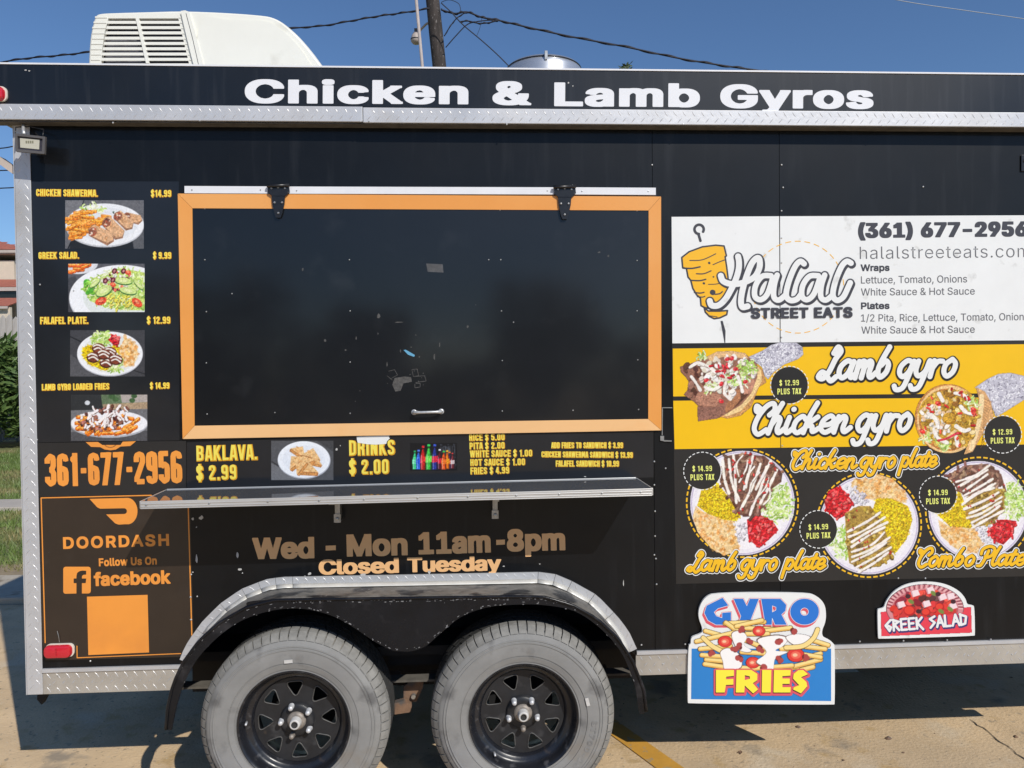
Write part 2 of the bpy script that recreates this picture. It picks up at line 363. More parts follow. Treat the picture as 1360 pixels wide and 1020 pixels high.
# ------------------------------------------------------------------ lettering engine: distance fields and contours
def seg_field(segs, W, H, cell, pad, margin, wind=None, pn=2):
    """segs: x0,y0,x1,y1,r,b0,b1 ; returns field, origin"""
    nx = int(math.ceil((W+2*pad)/cell))+1; ny = int(math.ceil((H[1]-H[0]+2*pad)/cell))+1
    ox, oy = -pad, H[0]-pad
    Fd = np.full((ny, nx), margin*1.0)
    xs = ox+np.arange(nx)*cell; ys = oy+np.arange(ny)*cell
    for (x0, y0, x1, y1, r, b0, b1) in segs:
        mg = r+margin
        i0 = max(0, int((min(x0, x1)-mg-ox)/cell)); i1 = min(nx, int((max(x0, x1)+mg-ox)/cell)+2)
        j0 = max(0, int((min(y0, y1)-mg-oy)/cell)); j1 = min(ny, int((max(y0, y1)+mg-oy)/cell)+2)
        if i0 >= i1 or j0 >= j1: continue
        X = xs[None, i0:i1]-x0; Y = ys[j0:j1, None]-y0
        L = math.hypot(x1-x0, y1-y0)
        if L < 1e-9: ux, uy = 1.0, 0.0
        else: ux, uy = (x1-x0)/L, (y1-y0)/L
        a = X*ux+Y*uy; b = np.abs(-X*uy+Y*ux)
        if b0 or b1:
            e0 = np.where(a < 0, np.maximum(b-r, -a) if b0 else np.hypot(a, b)-r, b-r)
            d = np.where(a > L, np.maximum(b-r, a-L) if b1 else np.hypot(a-L, b)-r, e0)
        else:
            if pn == 2:
                c = a-np.clip(a, 0, L); d = np.hypot(c, b)-r
            else:            # nearest point, measured with squarer corners so cut letters keep sharp corners
                t = np.clip(a, 0, L); ex = np.abs(X-t*ux); ey = np.abs(Y-t*uy)
                inner = (a > 0) & (a < L); d = np.where(inner, b, (ex**pn+ey**pn+1e-12)**(1/pn))-r
        Fd[j0:j1, i0:i1] = np.minimum(Fd[j0:j1, i0:i1], d)
    if wind is not None:
        D = np.zeros((ny, nx+1), int)
        for (x0, y0, x1, y1, r, b0, b1) in segs:
            if y0 == y1: continue
            s = 1 if y1 > y0 else -1
            lo, hi = (y0, y1) if s > 0 else (y1, y0)
            j0 = max(0, int(math.ceil((lo-oy)/cell-1e-9))); j1 = min(ny-1, int(math.ceil((hi-oy)/cell-1e-9))-1)
            for j in range(j0, j1+1):
                yy = oy+j*cell; xi = x0+(x1-x0)*(yy-y0)/(y1-y0); k = int(math.ceil((xi-ox)/cell))
                k = min(max(k, 0), nx); D[j, 0] += s; D[j, k] -= s
        Wn = np.cumsum(D, 1)[:, :nx]
        Fd = np.where(Wn != 0, -np.abs(Fd), np.abs(Fd))
    return Fd, ox, oy
def contour(Fd, lvl, ox, oy, cell):
    G = Fd-lvl; ins = G <= 0; V = []; F = []
    a = ins[:-1, :-1]; b = ins[:-1, 1:]; c = ins[1:, 1:]; d = ins[1:, :-1]
    full = a & b & c & d; part = (a | b | c | d) & ~full
    ny, nx = full.shape
    for j in range(ny):
        row = np.flatnonzero(full[j])
        if len(row):
            br = np.flatnonzero(np.diff(row) > 1)
            st = np.r_[row[0], row[br+1]]; en = np.r_[row[br], row[-1]]
            for s, e in zip(st, en):
                x0 = ox+s*cell; x1 = ox+(e+1)*cell; y0 = oy+j*cell; n = len(V)
                V += [(x0, y0), (x1, y0), (x1, y0+cell), (x0, y0+cell)]; F.append((n, n+1, n+2, n+3))
    J, I = np.nonzero(part)
    for j, i in zip(J.tolist(), I.tolist()):
        g = (G[j, i], G[j, i+1], G[j+1, i+1], G[j+1, i]); q = ((0, 0), (1, 0), (1, 1), (0, 1)); n = len(V); k0 = 0
        for k in range(4):
            g0, g1 = g[k], g[(k+1) % 4]; p0, p1 = q[k], q[(k+1) % 4]
            if g0 <= 0: V.append((ox+(i+p0[0])*cell, oy+(j+p0[1])*cell)); k0 += 1
            if (g0 <= 0) != (g1 <= 0):
                t = g0/(g0-g1); V.append((ox+(i+p0[0]+(p1[0]-p0[0])*t)*cell, oy+(j+p0[1]+(p1[1]-p0[1])*t)*cell)); k0 += 1
        if k0 >= 3: F.append(tuple(range(n, n+k0)))
    return V, F
_fd = bpy.utils.system_resource('DATAFILES', path='fonts')
def load_font(fn):
    try: return bpy.data.fonts.load(os.path.join(_fd, fn))
    except Exception: return None
INTER = load_font('Inter.woff2')
def font_contours(body, font, spacing=1.0):
    c = bpy.data.curves.new('t', 'FONT'); c.body = body; c.space_character = spacing
    if font: c.font = font
    o = bpy.data.objects.new('t', c); COL.objects.link(o)
    dg = bpy.context.evaluated_depsgraph_get(); cu = o.evaluated_get(dg).to_curve(dg)
    out = []
    for sp in cu.splines:
        if sp.type == 'BEZIER':
            bp = sp.bezier_points; n = len(bp); L = []
            for i in range(n):
                p0 = bp[i].co; h0 = bp[i].handle_right; h1 = bp[(i+1) % n].handle_left; p1 = bp[(i+1) % n].co
                dv = (p1-p0); Ld = dv.length
                straight = Ld < 1e-6 or (abs(dv.cross(h0-p0).z)/max(Ld, 1e-6) < 1e-4 and abs(dv.cross(h1-p0).z)/max(Ld, 1e-6) < 1e-4)
                for k in range(1 if straight else 6):
                    t = k/6; u = 1-t; q = p0*u**3+h0*3*u*u*t+h1*3*u*t*t+p1*t**3; L.append((q.x, q.y))
            out.append(L)
        else: out.append([(p.co.x, p.co.y) for p in sp.points])
    o.evaluated_get(dg).to_curve_clear()
    bpy.data.objects.remove(o); bpy.data.curves.remove(c)
    return out
CAPH = {}
def cap_height(font):
    k = font.name if font else ''
    if k not in CAPH:
        ys = [p[1] for l in font_contours('H', font) for p in l]; CAPH[k] = max(ys)
    return CAPH[k]
# condensed gothic stroke alphabet, cap height 1
def _bb(w=0.44):
    r = 0.085; x0, x1, y0, y1 = r, w-r, r, 1-r; c = 0.10; mx = w/2
    T, B = 1.12, -0.12
    ring = [(x0, y0+c), (x0, y1-c), (x0+c*.35, y1-c*.3), (mx, y1), (x1-c*.35, y1-c*.3), (x1, y1-c), (x1, y0+c), (x1-c*.35, y0+c*.3), (mx, y0), (x0+c*.35, y0+c*.3), (x0, y0+c)]
    g = {}
    g['O'] = [ring]; g['0'] = [ring]
    g['C'] = [[(x1, .66), (x1, y1-c), (x1-c*.35, y1-c*.3), (mx, y1), (x0+c*.35, y1-c*.3), (x0, y1-c), (x0, y0+c), (x0+c*.35, y0+c*.3), (mx, y0), (x1-c*.35, y0+c*.3), (x1, y0+c), (x1, .34)]]
    g['G'] = [[(x1, .68), (x1, y1-c), (x1-c*.35, y1-c*.3), (mx, y1), (x0+c*.35, y1-c*.3), (x0, y1-c), (x0, y0+c), (x0+c*.35, y0+c*.3), (mx, y0), (x1-c*.35, y0+c*.3), (x1, y0+c), (x1, .47), (mx, .47)]]
    g['S'] = [[(x1, .70), (x1, y1-c), (x1-c*.35, y1-c*.3), (mx, y1), (x0+c*.35, y1-c*.3), (x0, y1-c), (x0, .68), (x0+.04, .58), (x1-.04, .42), (x1, .32), (x1, y0+c), (x1-c*.35, y0+c*.3), (mx, y0), (x0+c*.35, y0+c*.3), (x0, y0+c), (x0, .30)]]
    g['$'] = g['S']+[[(mx, 1.1), (mx, -.1)]]
    g['D'] = [[(x0, T), (x0, B)], [(x0, y1), (mx, y1), (x1-c*.35, y1-c*.3), (x1, y1-c), (x1, y0+c), (x1-c*.35, y0+c*.3), (mx, y0), (x0, y0)]]
    g['P'] = [[(x0, T), (x0, B)], [(x0, y1), (mx, y1), (x1-c*.35, y1-c*.3), (x1, y1-c), (x1, .55), (x1-c*.35, .47), (mx, .44), (x0, .44)]]
    g['R'] = [[(x0, T), (x0, B)], [(x0, y1), (mx, y1), (x1-c*.35, y1-c*.3), (x1, y1-c), (x1, .62), (x1-c*.35, .52), (mx, .49), (x0, .49)], [(mx+.02, .5), (x1-.01, .38), (x1, B)]]
    g['B'] = [[(x0, T), (x0, B)], [(x0, y1), (mx, y1), (x1-.02, y1-.04), (x1-.01, y1-c), (x1-.01, .62), (x1-.04, .54), (mx, .51), (x0, .51)], [(mx, .51), (x1-.03, .46), (x1, .38), (x1, y0+c), (x1-.03, y0+.03), (mx, y0), (x0, y0)]]
    g['A'] = [[(.045, B), (.185, T)], [(w-.045, B), (w-.185, T)], [(.13, .26), (w-.13, .26)]]
    g['E'] = [[(x0, T), (x0, B)], [(x0, y1), (w*.9, y1)], [(x0, .51), (w*.84, .51)], [(x0, y0), (w*.9, y0)]]
    g['F'] = [[(x0, T), (x0, B)], [(x0, y1), (w*.9, y1)], [(x0, .50), (w*.84, .50)]]
    g['H'] = [[(x0, T), (x0, B)], [(x1, T), (x1, B)], [(x0, .51), (x1, .51)]]
    g['I'] = [[(x0, T), (x0, B)]]
    g['1'] = [[(.22, T), (.22, B)], [(.05, .80), (.13, .81), (.22, .90)]]
    g['K'] = [[(x0, T), (x0, B)], [(w-.02, T), (.13, .42)], [(.18, .56), (w-.01, B)]]
    g['L'] = [[(x0, T), (x0, B)], [(x0, y0), (w*.88, y0)]]
    g['M'] = [[(x0, T), (x0, B)], [(.475, T), (.475, B)], [(.10, 1.12), (.28, .2)], [(.46, 1.12), (.28, .2)]]
    g['N'] = [[(x0, T), (x0, B)], [(x1, T), (x1, B)], [(.08, 1.08), (x1+.01, -.08)]]
    g['T'] = [[(mx, T), (mx, B)], [(0, y1), (w, y1)]]
    g['U'] = [[(x0, T), (x0, y0+c), (x0+c*.35, y0+c*.3), (mx, y0), (x1-c*.35, y0+c*.3), (x1, y0+c), (x1, T)]]
    g['V'] = [[(.04, T), (mx, B+.03)], [(w-.04, T), (mx, B+.03)]]
    g['W'] = [[(.05, T), (.19, B)], [(.33, T), (.19, B)], [(.33, T), (.47, B)], [(.61, T), (.47, B)]]
    g['X'] = [[(.03, T), (w-.03, B)], [(w-.03, T), (.03, B)]]
    g['Y'] = [[(.02, T), (mx, .40)], [(w-.02, T), (mx, .40)], [(mx, .45), (mx, B)]]
    g['2'] = [[(x0, .68), (x0, y1-c), (x0+c*.35, y1-c*.3), (mx, y1), (x1-c*.35, y1-c*.3), (x1, y1-c), (x1, .68), (x0+.01, .2), (x0+.01, y0)], [(x0, y0), (w*.94, y0)]]
    g['3'] = [[(x0, .70), (x0, y1-c), (mx, y1), (x1-.03, y1-.04), (x1-.01, y1-c), (x1-.01, .63), (mx+.06, .52), (mx-.04, .51)], [(mx-.04, .51), (mx+.06, .50), (x1, .40), (x1, y0+c), (x1-.03, y0+.04), (mx, y0), (x0, y0+c), (x0, .30)]]
    g['4'] = [[(.30, T), (.30, B)], [(.28, 1.08), (.06, .28)], [(.03, .27), (w, .27)]]
    g['5'] = [[(w*.92, y1), (x0, y1), (x0, .50)], [(x0, .50), (x0+.07, .58), (mx+.03, .59), (x1-.02, .54), (x1, .46), (x1, y0+c), (x1-.03, y0+.04), (mx, y0), (x0, y0+c), (x0, .28)]]
    g['6'] = [[(x1, .76), (x1, y1-c*.9), (x1-.03, y1-.03), (mx, y1), (x0+.03, y1-.03), (x0, y1-c), (x0, y0+c), (x0+.03, y0+.03), (mx, y0), (x1-.03, y0+.03), (x1, y0+c), (x1, .42), (x1-.03, .50), (mx, .535), (x0, .49)]]
    g['7'] = [[(0.0, y1), (w-.03, y1)], [(w-.075, 1.0), (.13, B)]]
    g['8'] = [[(mx, y1), (x0+.03, y1-.04), (x0+.01, .66), (mx, .52), (x1-.01, .66), (x1-.03, y1-.04), (mx, y1)], [(mx, .52), (x0, .38), (x0+.03, y0+.04), (mx, y0), (x1-.03, y0+.04), (x1, .38), (mx, .52)]]
    g['9'] = [[(w-a, 1-b) for a, b in g['6'][0]]]
    g['.'] = [[(.085, .0), (.085, .17)]]
    g['-'] = [[(.05, .46), (.29, .46)]]
    adv = {k: w+.10 for k in g}; adv.update({'I': .27, '1': .42, 'M': .66, 'W': .76, '.': .27, 'E': .49, 'F': .47, 'L': .46, '-': .40, 'A': .50, 'V': .50, 'T': .50, 'Y': .50})
    return g, adv
BB, BBADV = _bb()
def bebas_segs(body, spacew=0.22):
    x = 0; out = []; wmax = 0
    for ch in body:
        if ch == ' ': x += spacew+.05; continue
        for pl in BB[ch]:
            for i in range(len(pl)-1):
                closed = pl[0] == pl[-1]
                out.append([pl[i][0]+x, pl[i][1], pl[i+1][0]+x, pl[i+1][1], (i == 0 and not closed), (i == len(pl)-2 and not closed), ch == '$'])
        wmax = x+BBADV[ch]-.10; x += BBADV[ch]
    return out, wmax
# brush script skeletons, x-height 1
SCR = {
 'a': ([[(.80,.86),(.50,1.0),(.20,.70),(.18,.28),(.42,.02),(.70,.30),(.84,.90)], [(.86,.95),(.80,.35),(.92,.03),(1.18,.30)]], 1.04),
 'o': ([[(.50,1.0),(.20,.72),(.18,.28),(.42,.0),(.70,.25),(.74,.72),(.50,1.0)]], .86),
 'l': ([[(.46,1.82),(.26,1.1),(.16,.35),(.34,.02),(.62,.28)]], .50),
 'b': ([[(.52,1.75),(.28,1.0),(.20,.40),(.40,.02),(.68,.28),(.72,.72),(.52,.95),(.30,.70)]], .88),
 'm': ([[(.14,.95),(.12,.0)], [(.13,.55),(.34,.95),(.50,.80),(.48,.0)], [(.49,.55),(.72,.95),(.88,.80),(.86,.25),(1.0,.02),(1.25,.28)]], 1.14),
 'n': ([[(.14,.95),(.12,.0)], [(.13,.55),(.38,.95),(.56,.80),(.54,.25),(.68,.02),(.94,.28)]], .82),
 'g': ([[(.80,.86),(.50,1.0),(.20,.70),(.18,.30),(.42,.04),(.70,.30),(.84,.85)], [(.86,.95),(.74,.0),(.58,-.62),(.24,-.72),(.08,-.50)]], .98),
 'y': ([[(.14,.95),(.12,.38),(.34,.06),(.66,.32),(.76,.9)], [(.78,.95),(.66,.0),(.50,-.62),(.18,-.72),(.02,-.50)]], .90),
 'r': ([[(.14,.95),(.12,.0)], [(.13,.50),(.34,.88),(.62,.90)]], .66),
 'p': ([[(.16,1.0),(.10,.2),(.04,-.78)], [(.14,.45),(.34,.92),(.62,.92),(.76,.50),(.56,.06),(.24,.14)]], .88),
 't': ([[(.36,1.45),(.22,.8),(.16,.30),(.34,.02),(.60,.28)], [(.0,1.02),(.58,1.06)]], .52),
 'e': ([[(.26,.44),(.62,.50),(.78,.74),(.54,1.0),(.22,.72),(.20,.25),(.50,.0),(.92,.30)]], .84),
 'i': ([[(.20,.95),(.16,.30),(.30,.02),(.56,.28)], [(.30,1.42),(.32,1.44)]], .42),
 'c': ([[(.68,.80),(.48,1.0),(.20,.72),(.18,.25),(.44,.0),(.76,.28)]], .64),
 'k': ([[(.42,1.8),(.22,1.0),(.12,.0)], [(.66,.95),(.20,.46),(.48,.40),(.60,.06),(.88,.26)]], .80),
 'h': ([[(.42,1.8),(.22,1.0),(.12,.0)], [(.16,.50),(.38,.95),(.56,.80),(.54,.25),(.68,.02),(.94,.28)]], .82),
 'L': ([[(.46,1.45),(.62,1.80),(.84,1.55),(.64,1.1),(.46,.40),(.20,.0),(-.08,.10),(.08,.38),(.40,.14),(.68,-.14),(.94,.10)]], .88),
 'C': ([[(.74,1.10),(.94,1.42),(.78,1.80),(.44,1.62),(.16,.95),(.14,.30),(.44,-.06),(.80,.22)], [(.16,1.5),(-.08,1.66),(-.02,1.35),(.24,1.25)]], .84),
 'P': ([[(.62,1.45),(.50,.7),(.30,.05),(.02,.0)], [(.05,1.15),(.10,1.62),(.60,1.88),(1.08,1.62),(1.02,1.05),(.66,.80),(.45,.90)]], 1.04),
}
def script_segs(body, shear=0.28, spacew=0.30, kern=0.0):
    x = 0; out = []
    for ch in body:
        if ch == ' ': x += spacew; continue
        pls, ad = SCR[ch]
        for pl in pls:
            q = crom(pl, 6)
            for i in range(len(q)-1):
                out.append([q[i][0]+x+q[i][1]*shear, q[i][1], q[i+1][0]+x+q[i+1][1]*shear, q[i+1][1]])
        x += ad+kern
    return out
def place(VF, x0, y0, x1, y1, plane, wpx, shift=(0, 0)):
    """VF in local pixel units (x right, y up from baseline) -> wall coordinates"""
    V, F = VF; V = np.array(V)
    ang = math.atan2(y1-y0, x1-x0)
    px = x0+shift[0]+V[:, 0]*math.cos(ang)+V[:, 1]*math.sin(ang)*1.0
    py = y0+shift[1]+V[:, 0]*math.sin(ang)-V[:, 1]*math.cos(ang)
    return at_np(px, py, plane), F
def letters(name, kind, body, x0, y0, x1, y1, h, layers, parent, plane=-0.0035, thick=0.0, cell=0.45, rad=0.085, spacing=1.0, shear=0.28,
            font='inter', clip=True, weight_x=1.0, spacew=0.3, cap_ref=None, kern=0.0, pn=6):
    """layers: list of (extra offset px, material, name, plane step, shift)"""
    wpx = math.hypot(x1-x0, y1-y0); mo = max(l[0] for l in layers)
    if kind == 'font':
        f = INTER if font == 'inter' else None
        cs = font_contours(body, f, spacing); xs = [p[0] for l in cs for p in l]; ys = [p[1] for l in cs for p in l]
        sx = (wpx-2*thick*weight_x)/(max(xs)-min(xs)); sy = (h-2*thick)/cap_height(f); k = weight_x
        segs = []
        for l in cs:
            q = [((p[0]-min(xs))*sx/k+thick, p[1]*sy+thick) for p in l]
            for i in range(len(q)): segs.append((*q[i], *q[(i+1) % len(q)], 0, False, False))
        H = (min(ys)*sy, max(ys)*sy+2*thick)
        Fd, ox, oy = seg_field(segs, wpx/k, H, cell, mo+thick+2*cell, mo+thick+3*cell, wind=True, pn=pn)
        base = thick; kx = k
    elif kind == 'bebas':
        ss, wn = bebas_segs(body); sx = wpx/wn; r = rad*h; kx = 1
        segs = [(a*sx, b*h, c*sx, d*h, r, e, f_) for a, b, c, d, e, f_, dl in ss]
        has_d = '$' in body
        Fd, ox, oy = seg_field(segs, wpx, (-0.12*h, 1.12*h) if has_d else (0, h), cell, mo+2*cell+r*.2, mo+3*cell)
        if clip:
            yy = oy+np.arange(Fd.shape[0])*cell; lim_lo, lim_hi = (0, h)
            c2 = np.maximum(-(yy-lim_lo), yy-lim_hi)[:, None]
            if not has_d: Fd = np.maximum(Fd, c2)
            else:
                xx = ox+np.arange(Fd.shape[1])*cell; c2 = np.repeat(c2, Fd.shape[1], 1)
                i = 0; xc = 0
                for ch in body:
                    if ch == ' ': xc += .27; continue
                    if ch == '$':
                        m_ = (xx > (xc-.02)*sx) & (xx < (xc+.46)*sx); c2[:, m_] = (np.maximum(-(yy+.09*h), yy-1.09*h)[:, None])
                    xc += BBADV[ch]
                Fd = np.maximum(Fd, c2)
        base = 0
    elif kind == 'script':
        ss = script_segs(body, shear, spacew, kern); xs = [s[0] for s in ss]+[s[2] for s in ss]; r = rad*h
        sx = (wpx-2*r)/(max(xs)-min(xs)); mn = min(xs); yy = [s[1] for s in ss]+[s[3] for s in ss]
        sy = h-2*r
        segs = [((a-mn)*sx+r, b*sy+r, (c-mn)*sx+r, d*sy+r, r, False, False) for a, b, c, d in ss]; kx = 1
        Fd, ox, oy = seg_field(segs, wpx, (min(yy)*sy, max(yy)*sy+2*r), cell, mo+2*cell, mo+3*cell); base = 0
    elif kind == 'strokes':     # body: list of polylines already in local px with radius
        segs = []
        for pl, r in body:
            for i in range(len(pl)-1): segs.append((*pl[i], *pl[i+1], r, False, False))
        yy = [s[1] for s in segs]+[s[3] for s in segs]; kx = 1; base = 0
        Fd, ox, oy = seg_field(segs, wpx, (min(yy)-2, max(yy)+2), cell, mo+8, mo+3*cell)
    elif kind == 'poly':
        segs = []
        for lp in body:
            for i in range(len(lp)): segs.append((*lp[i], *lp[(i+1) % len(lp)], 0, False, False))
        yy = [s[1] for s in segs]; kx = 1; base = 0
        Fd, ox, oy = seg_field(segs, wpx, (min(yy), max(yy)), cell, mo+3*cell+1, mo+3*cell, wind=True)
    res = []
    for k, (off, mt, nm, dy, sh) in enumerate(layers):
        V, F = contour(Fd, base+off, ox, oy, cell)
        if not V: continue
        V = [(x*kx, y) for x, y in V]
        P, F = place((V, F), x0, y0, x1, y1, plane-dy, wpx, sh)
        res.append(mesh_obj(nm, P, [f[::1] for f in F], M[mt] if isinstance(mt, str) else mt, parent))
    return res
# ------------------------------------------------------------------ print painter: colour per vertex of a fine flat grid
class Canvas:
    def __init__(s, x0, y0, x1, y1, res=1.5, col=None):
        s.x0, s.y0, s.x1, s.y1 = x0, y0, x1, y1
        s.nx = int((x1-x0)*res)+1; s.ny = int((y1-y0)*res)+1
        s.X = np.linspace(x0, x1, s.nx)[None, :]; s.Y = np.linspace(y0, y1, s.ny)[:, None]
        s.C = np.zeros((s.ny, s.nx, 3)); s.A = np.zeros((s.ny, s.nx)); s.px = (x1-x0)/(s.nx-1)
        if col is not None: s.C[:] = np.array(col)/255; s.A[:] = 1
    def win(s, x0, y0, x1, y1):
        i0 = max(0, int((x0-s.x0)/s.px)-1); i1 = min(s.nx, int((x1-s.x0)/s.px)+3)
        j0 = max(0, int((y0-s.y0)/s.px)-1); j1 = min(s.ny, int((y1-s.y0)/s.px)+3)
        return (slice(j0, j1), slice(i0, i1)) if i1 > i0 and j1 > j0 else None
    def blend(s, w, d, col, al=1.0):
        cov = np.clip(0.5-d/s.px, 0, 1)*al
        c = np.array(col, float)/255
        s.C[w] += (c-s.C[w])*cov[..., None]; s.A[w] = np.maximum(s.A[w], cov)
    def ell(s, cx, cy, rx, ry, col, rot=0, al=1.0):
        R = max(rx, ry)+1; w = s.win(cx-R, cy-R, cx+R, cy+R)
        if not w: return
        X = s.X[:, w[1]]-cx; Y = s.Y[w[0], :]-cy; c, n = math.cos(rot), math.sin(rot)
        a = X*c+Y*n; b = -X*n+Y*c; q = np.sqrt((a/rx)**2+(b/ry)**2); s.blend(w, (q-1)*min(rx, ry), col, al)
    def line(s, pts, r, col, al=1.0):
        for (xa, ya), (xb, yb) in zip(pts[:-1], pts[1:]):
            w = s.win(min(xa, xb)-r-1, min(ya, yb)-r-1, max(xa, xb)+r+1, max(ya, yb)+r+1)
            if not w: continue
            X = s.X[:, w[1]]-xa; Y = s.Y[w[0], :]-ya; dx, dy = xb-xa, yb-ya; L = dx*dx+dy*dy or 1e-9
            t = np.clip((X*dx+Y*dy)/L, 0, 1); s.blend(w, np.hypot(X-t*dx, Y-t*dy)-r, col, al)
    def poly(s, pts, col, al=1.0):
        P = np.array(pts, float); w = s.win(P[:, 0].min()-1, P[:, 1].min()-1, P[:, 0].max()+1, P[:, 1].max()+1)
        if not w: return
        X = s.X[:, w[1]]; Y = s.Y[w[0], :]; d = np.full((Y.shape[0], X.shape[1]), 1e9); ins = np.zeros(d.shape, bool); n = len(P)
        for i in range(n):
            xa, ya = P[i]; xb, yb = P[(i+1) % n]; dx, dy = xb-xa, yb-ya; L = dx*dx+dy*dy or 1e-9
            t = np.clip(((X-xa)*dx+(Y-ya)*dy)/L, 0, 1); d = np.minimum(d, np.hypot(X-xa-t*dx, Y-ya-t*dy))
            if ya != yb:
                c = ((ya > Y) != (yb > Y)) & (X < dx*(Y-ya)/(yb-ya)+xa); ins ^= c
        s.blend(w, np.where(ins, -d, d), col, al)
    def grain(s, amt, seed=0, sc=1):
        R = np.random.RandomState(seed); lum = s.C.mean(2); k = np.clip(1.25-lum, .12, 1)
        sat = s.C.max(2)-s.C.min(2); k = k*(.5+np.clip(sat*2, 0, 1.4))
        g = R.normal(0, 2.2*amt/255, (s.ny, s.nx)); g2 = R.normal(0, 2.6*amt/255, (s.ny//3+1, s.nx//3+1)).repeat(3, 0).repeat(3, 1)[:s.ny, :s.nx]
        g = (g+np.roll(g, 1, 0)+np.roll(g, 1, 1))/1.8
        s.C = np.clip(s.C*(1+((g+g2)*k)[..., None]*1.3), 0, 1)
    def shape(s, fn):
        """scatter fn(x, y) -> colour, kept"""
    def build(s, name, plane, parent, k=0.93):
        c = np.where(s.C <= 0.04045, s.C/12.92, ((s.C+0.055)/1.055)**2.4)*k
        V = at_np(np.broadcast_to(s.X, (s.ny, s.nx)), np.broadcast_to(s.Y, (s.ny, s.nx)), plane).reshape(-1, 3)
        cell = (s.A[:-1, :-1]+s.A[1:, :-1]+s.A[:-1, 1:]+s.A[1:, 1:])/4 > 0.5
        J, I = np.nonzero(cell); a = J*s.nx+I; F = np.stack([a+s.nx, a+s.nx+1, a+1, a], 1)
        used = np.zeros(len(V), bool); used[F.ravel()] = True; idx = np.cumsum(used)-1
        return mesh_obj(name, V[used], idx[F].tolist(), M['print'], parent, cols=c.reshape(-1, 3)[used])
def inside(poly, x, y):
    c = False; n = len(poly)
    for i in range(n):
        xa, ya = poly[i]; xb, yb = poly[(i+1) % n]
        if (ya > y) != (yb > y) and x < (xb-xa)*(y-ya)/(yb-ya)+xa: c = not c
    return c
def scat(r, poly, n):
    xs = [p[0] for p in poly]; ys = [p[1] for p in poly]; out = []
    while len(out) < n:
        x, y = r.uniform(min(xs), max(xs)), r.uniform(min(ys), max(ys))
        if inside(poly, x, y): out.append((x, y))
    return out
def jit(r, c, a): 
    k = r.uniform(-a, a); return tuple(min(255, max(0, v+k+r.uniform(-a/3, a/3))) for v in c)
def rice(cv, r, poly, n, col=(232, 205, 28)):
    cv.poly(poly, (200, 165, 30))
    for x, y in scat(r, poly, n):
        a = r.uniform(0, 6.3); l = r.uniform(1.2, 2.6); cv.line([(x, y), (x+l*math.cos(a), y+l*math.sin(a))], .55, jit(r, col, 34))
        if r.random() < .2: cv.ell(x+1, y+1, .6, .6, (150, 125, 20))
def pita(cv, r, poly, n):
    cv.poly(poly, (238, 205, 150))
    for x, y in scat(r, poly, n):
        cv.ell(x, y, r.uniform(1.5, 4.2), r.uniform(1.2, 3), jit(r, (226, 158, 82), 22), r.uniform(0, 3), .55)
    for x, y in scat(r, poly, n//2): cv.ell(x, y, r.uniform(1, 2.6), r.uniform(1, 2), (250, 228, 190), r.uniform(0, 3), .6)
def blobs(cv, r, poly, n, cols, r0, r1, j=14, asp=.7, al=1):
    for x, y in scat(r, poly, n):
        q = r.uniform(r0, r1); c = jit(r, r.choice(cols), j); a = r.uniform(0, 3)
        cv.ell(x+.5, y+.8, q, q*asp, tuple(v*.62 for v in c), a, al); cv.ell(x, y, q, q*asp, c, a, al)
def chunks(cv, r, poly, n, cols, l0, l1, w, j=16):
    for x, y in scat(r, poly, n):
        a = r.uniform(0, 6.3); l = r.uniform(l0, l1); c = jit(r, r.choice(cols), j)
        b = (x+l*math.cos(a), y+l*math.sin(a)); cv.line([(x+.5, y+.9), (b[0]+.5, b[1]+.9)], w, tuple(v*.6 for v in c)); cv.line([(x, y), b], w, c)
def lettuce(cv, r, poly, n):
    for x, y in scat(r, poly, n):
        p = [(x, y)]; a = r.uniform(0, 6.3)
        for k in range(3): a += r.uniform(-1, 1); p.append((p[-1][0]+2*math.cos(a), p[-1][1]+2*math.sin(a)))
        cv.line(p, r.uniform(.5, 1.2), jit(r, r.choice([(216, 232, 160), (184, 214, 110), (236, 242, 210), (150, 190, 80)]), 12))
def tomato(cv, r, poly, n):
    cv.poly(poly, (196, 22, 34)); chunks(cv, r, poly, n, [(226, 40, 52), (238, 66, 72), (205, 24, 38), (246, 110, 108)], 1, 4.5, 1.3, 14)
def drizzle(cv, r, lines, w, col=(246, 240, 232)):
    for pl in lines:
        q = crom(pl, 5); 
        for k in range(len(q)-1):
            ww = w*r.uniform(.7, 1.25); cv.line([(q[k][0]+.6, q[k][1]+.8), (q[k+1][0]+.6, q[k+1][1]+.8)], ww, (120, 95, 80), .5)
        for k in range(len(q)-1): cv.line([q[k], q[k+1]], w*r.uniform(.7, 1.25), jit(r, col, 8))
def fries(cv, r, poly, n, a0, a1, l=(8, 16), w=1.9, col=(242, 142, 40)):
    for x, y in scat(r, poly, n):
        a = r.uniform(a0, a1); L = r.uniform(*l)/2; c = jit(r, col, 20)
        p = [(x-L*math.cos(a), y-L*math.sin(a)), (x+L*math.cos(a), y+L*math.sin(a))]
        cv.line([(p[0][0], p[0][1]+1), (p[1][0], p[1][1]+1)], w, tuple(v*.72 for v in c)); cv.line(p, w, c)
        cv.line([(p[0][0], p[0][1]-w*.4), (p[1][0], p[1][1]-w*.4)], w*.35, (255, 190, 95))
MEAT = [(140, 98, 82), (120, 80, 66), (160, 118, 98), (98, 62, 52), (176, 138, 118)]

# ------------------------------------------------------------------ food trailer
T0 = Vector((0.5, 1.2, 0.0))
trailer = empty("food_trailer", T0)
tag(trailer, "black food trailer covered in menu banners, with an orange framed hatch and twin wheels", "food trailer")
XL, XR, X1 = -1.703, 2.62, 3.42      # left end, end of the low skirt, right end
ZB, ZT = 0.418, 2.60
WD = 2.35                            # body width

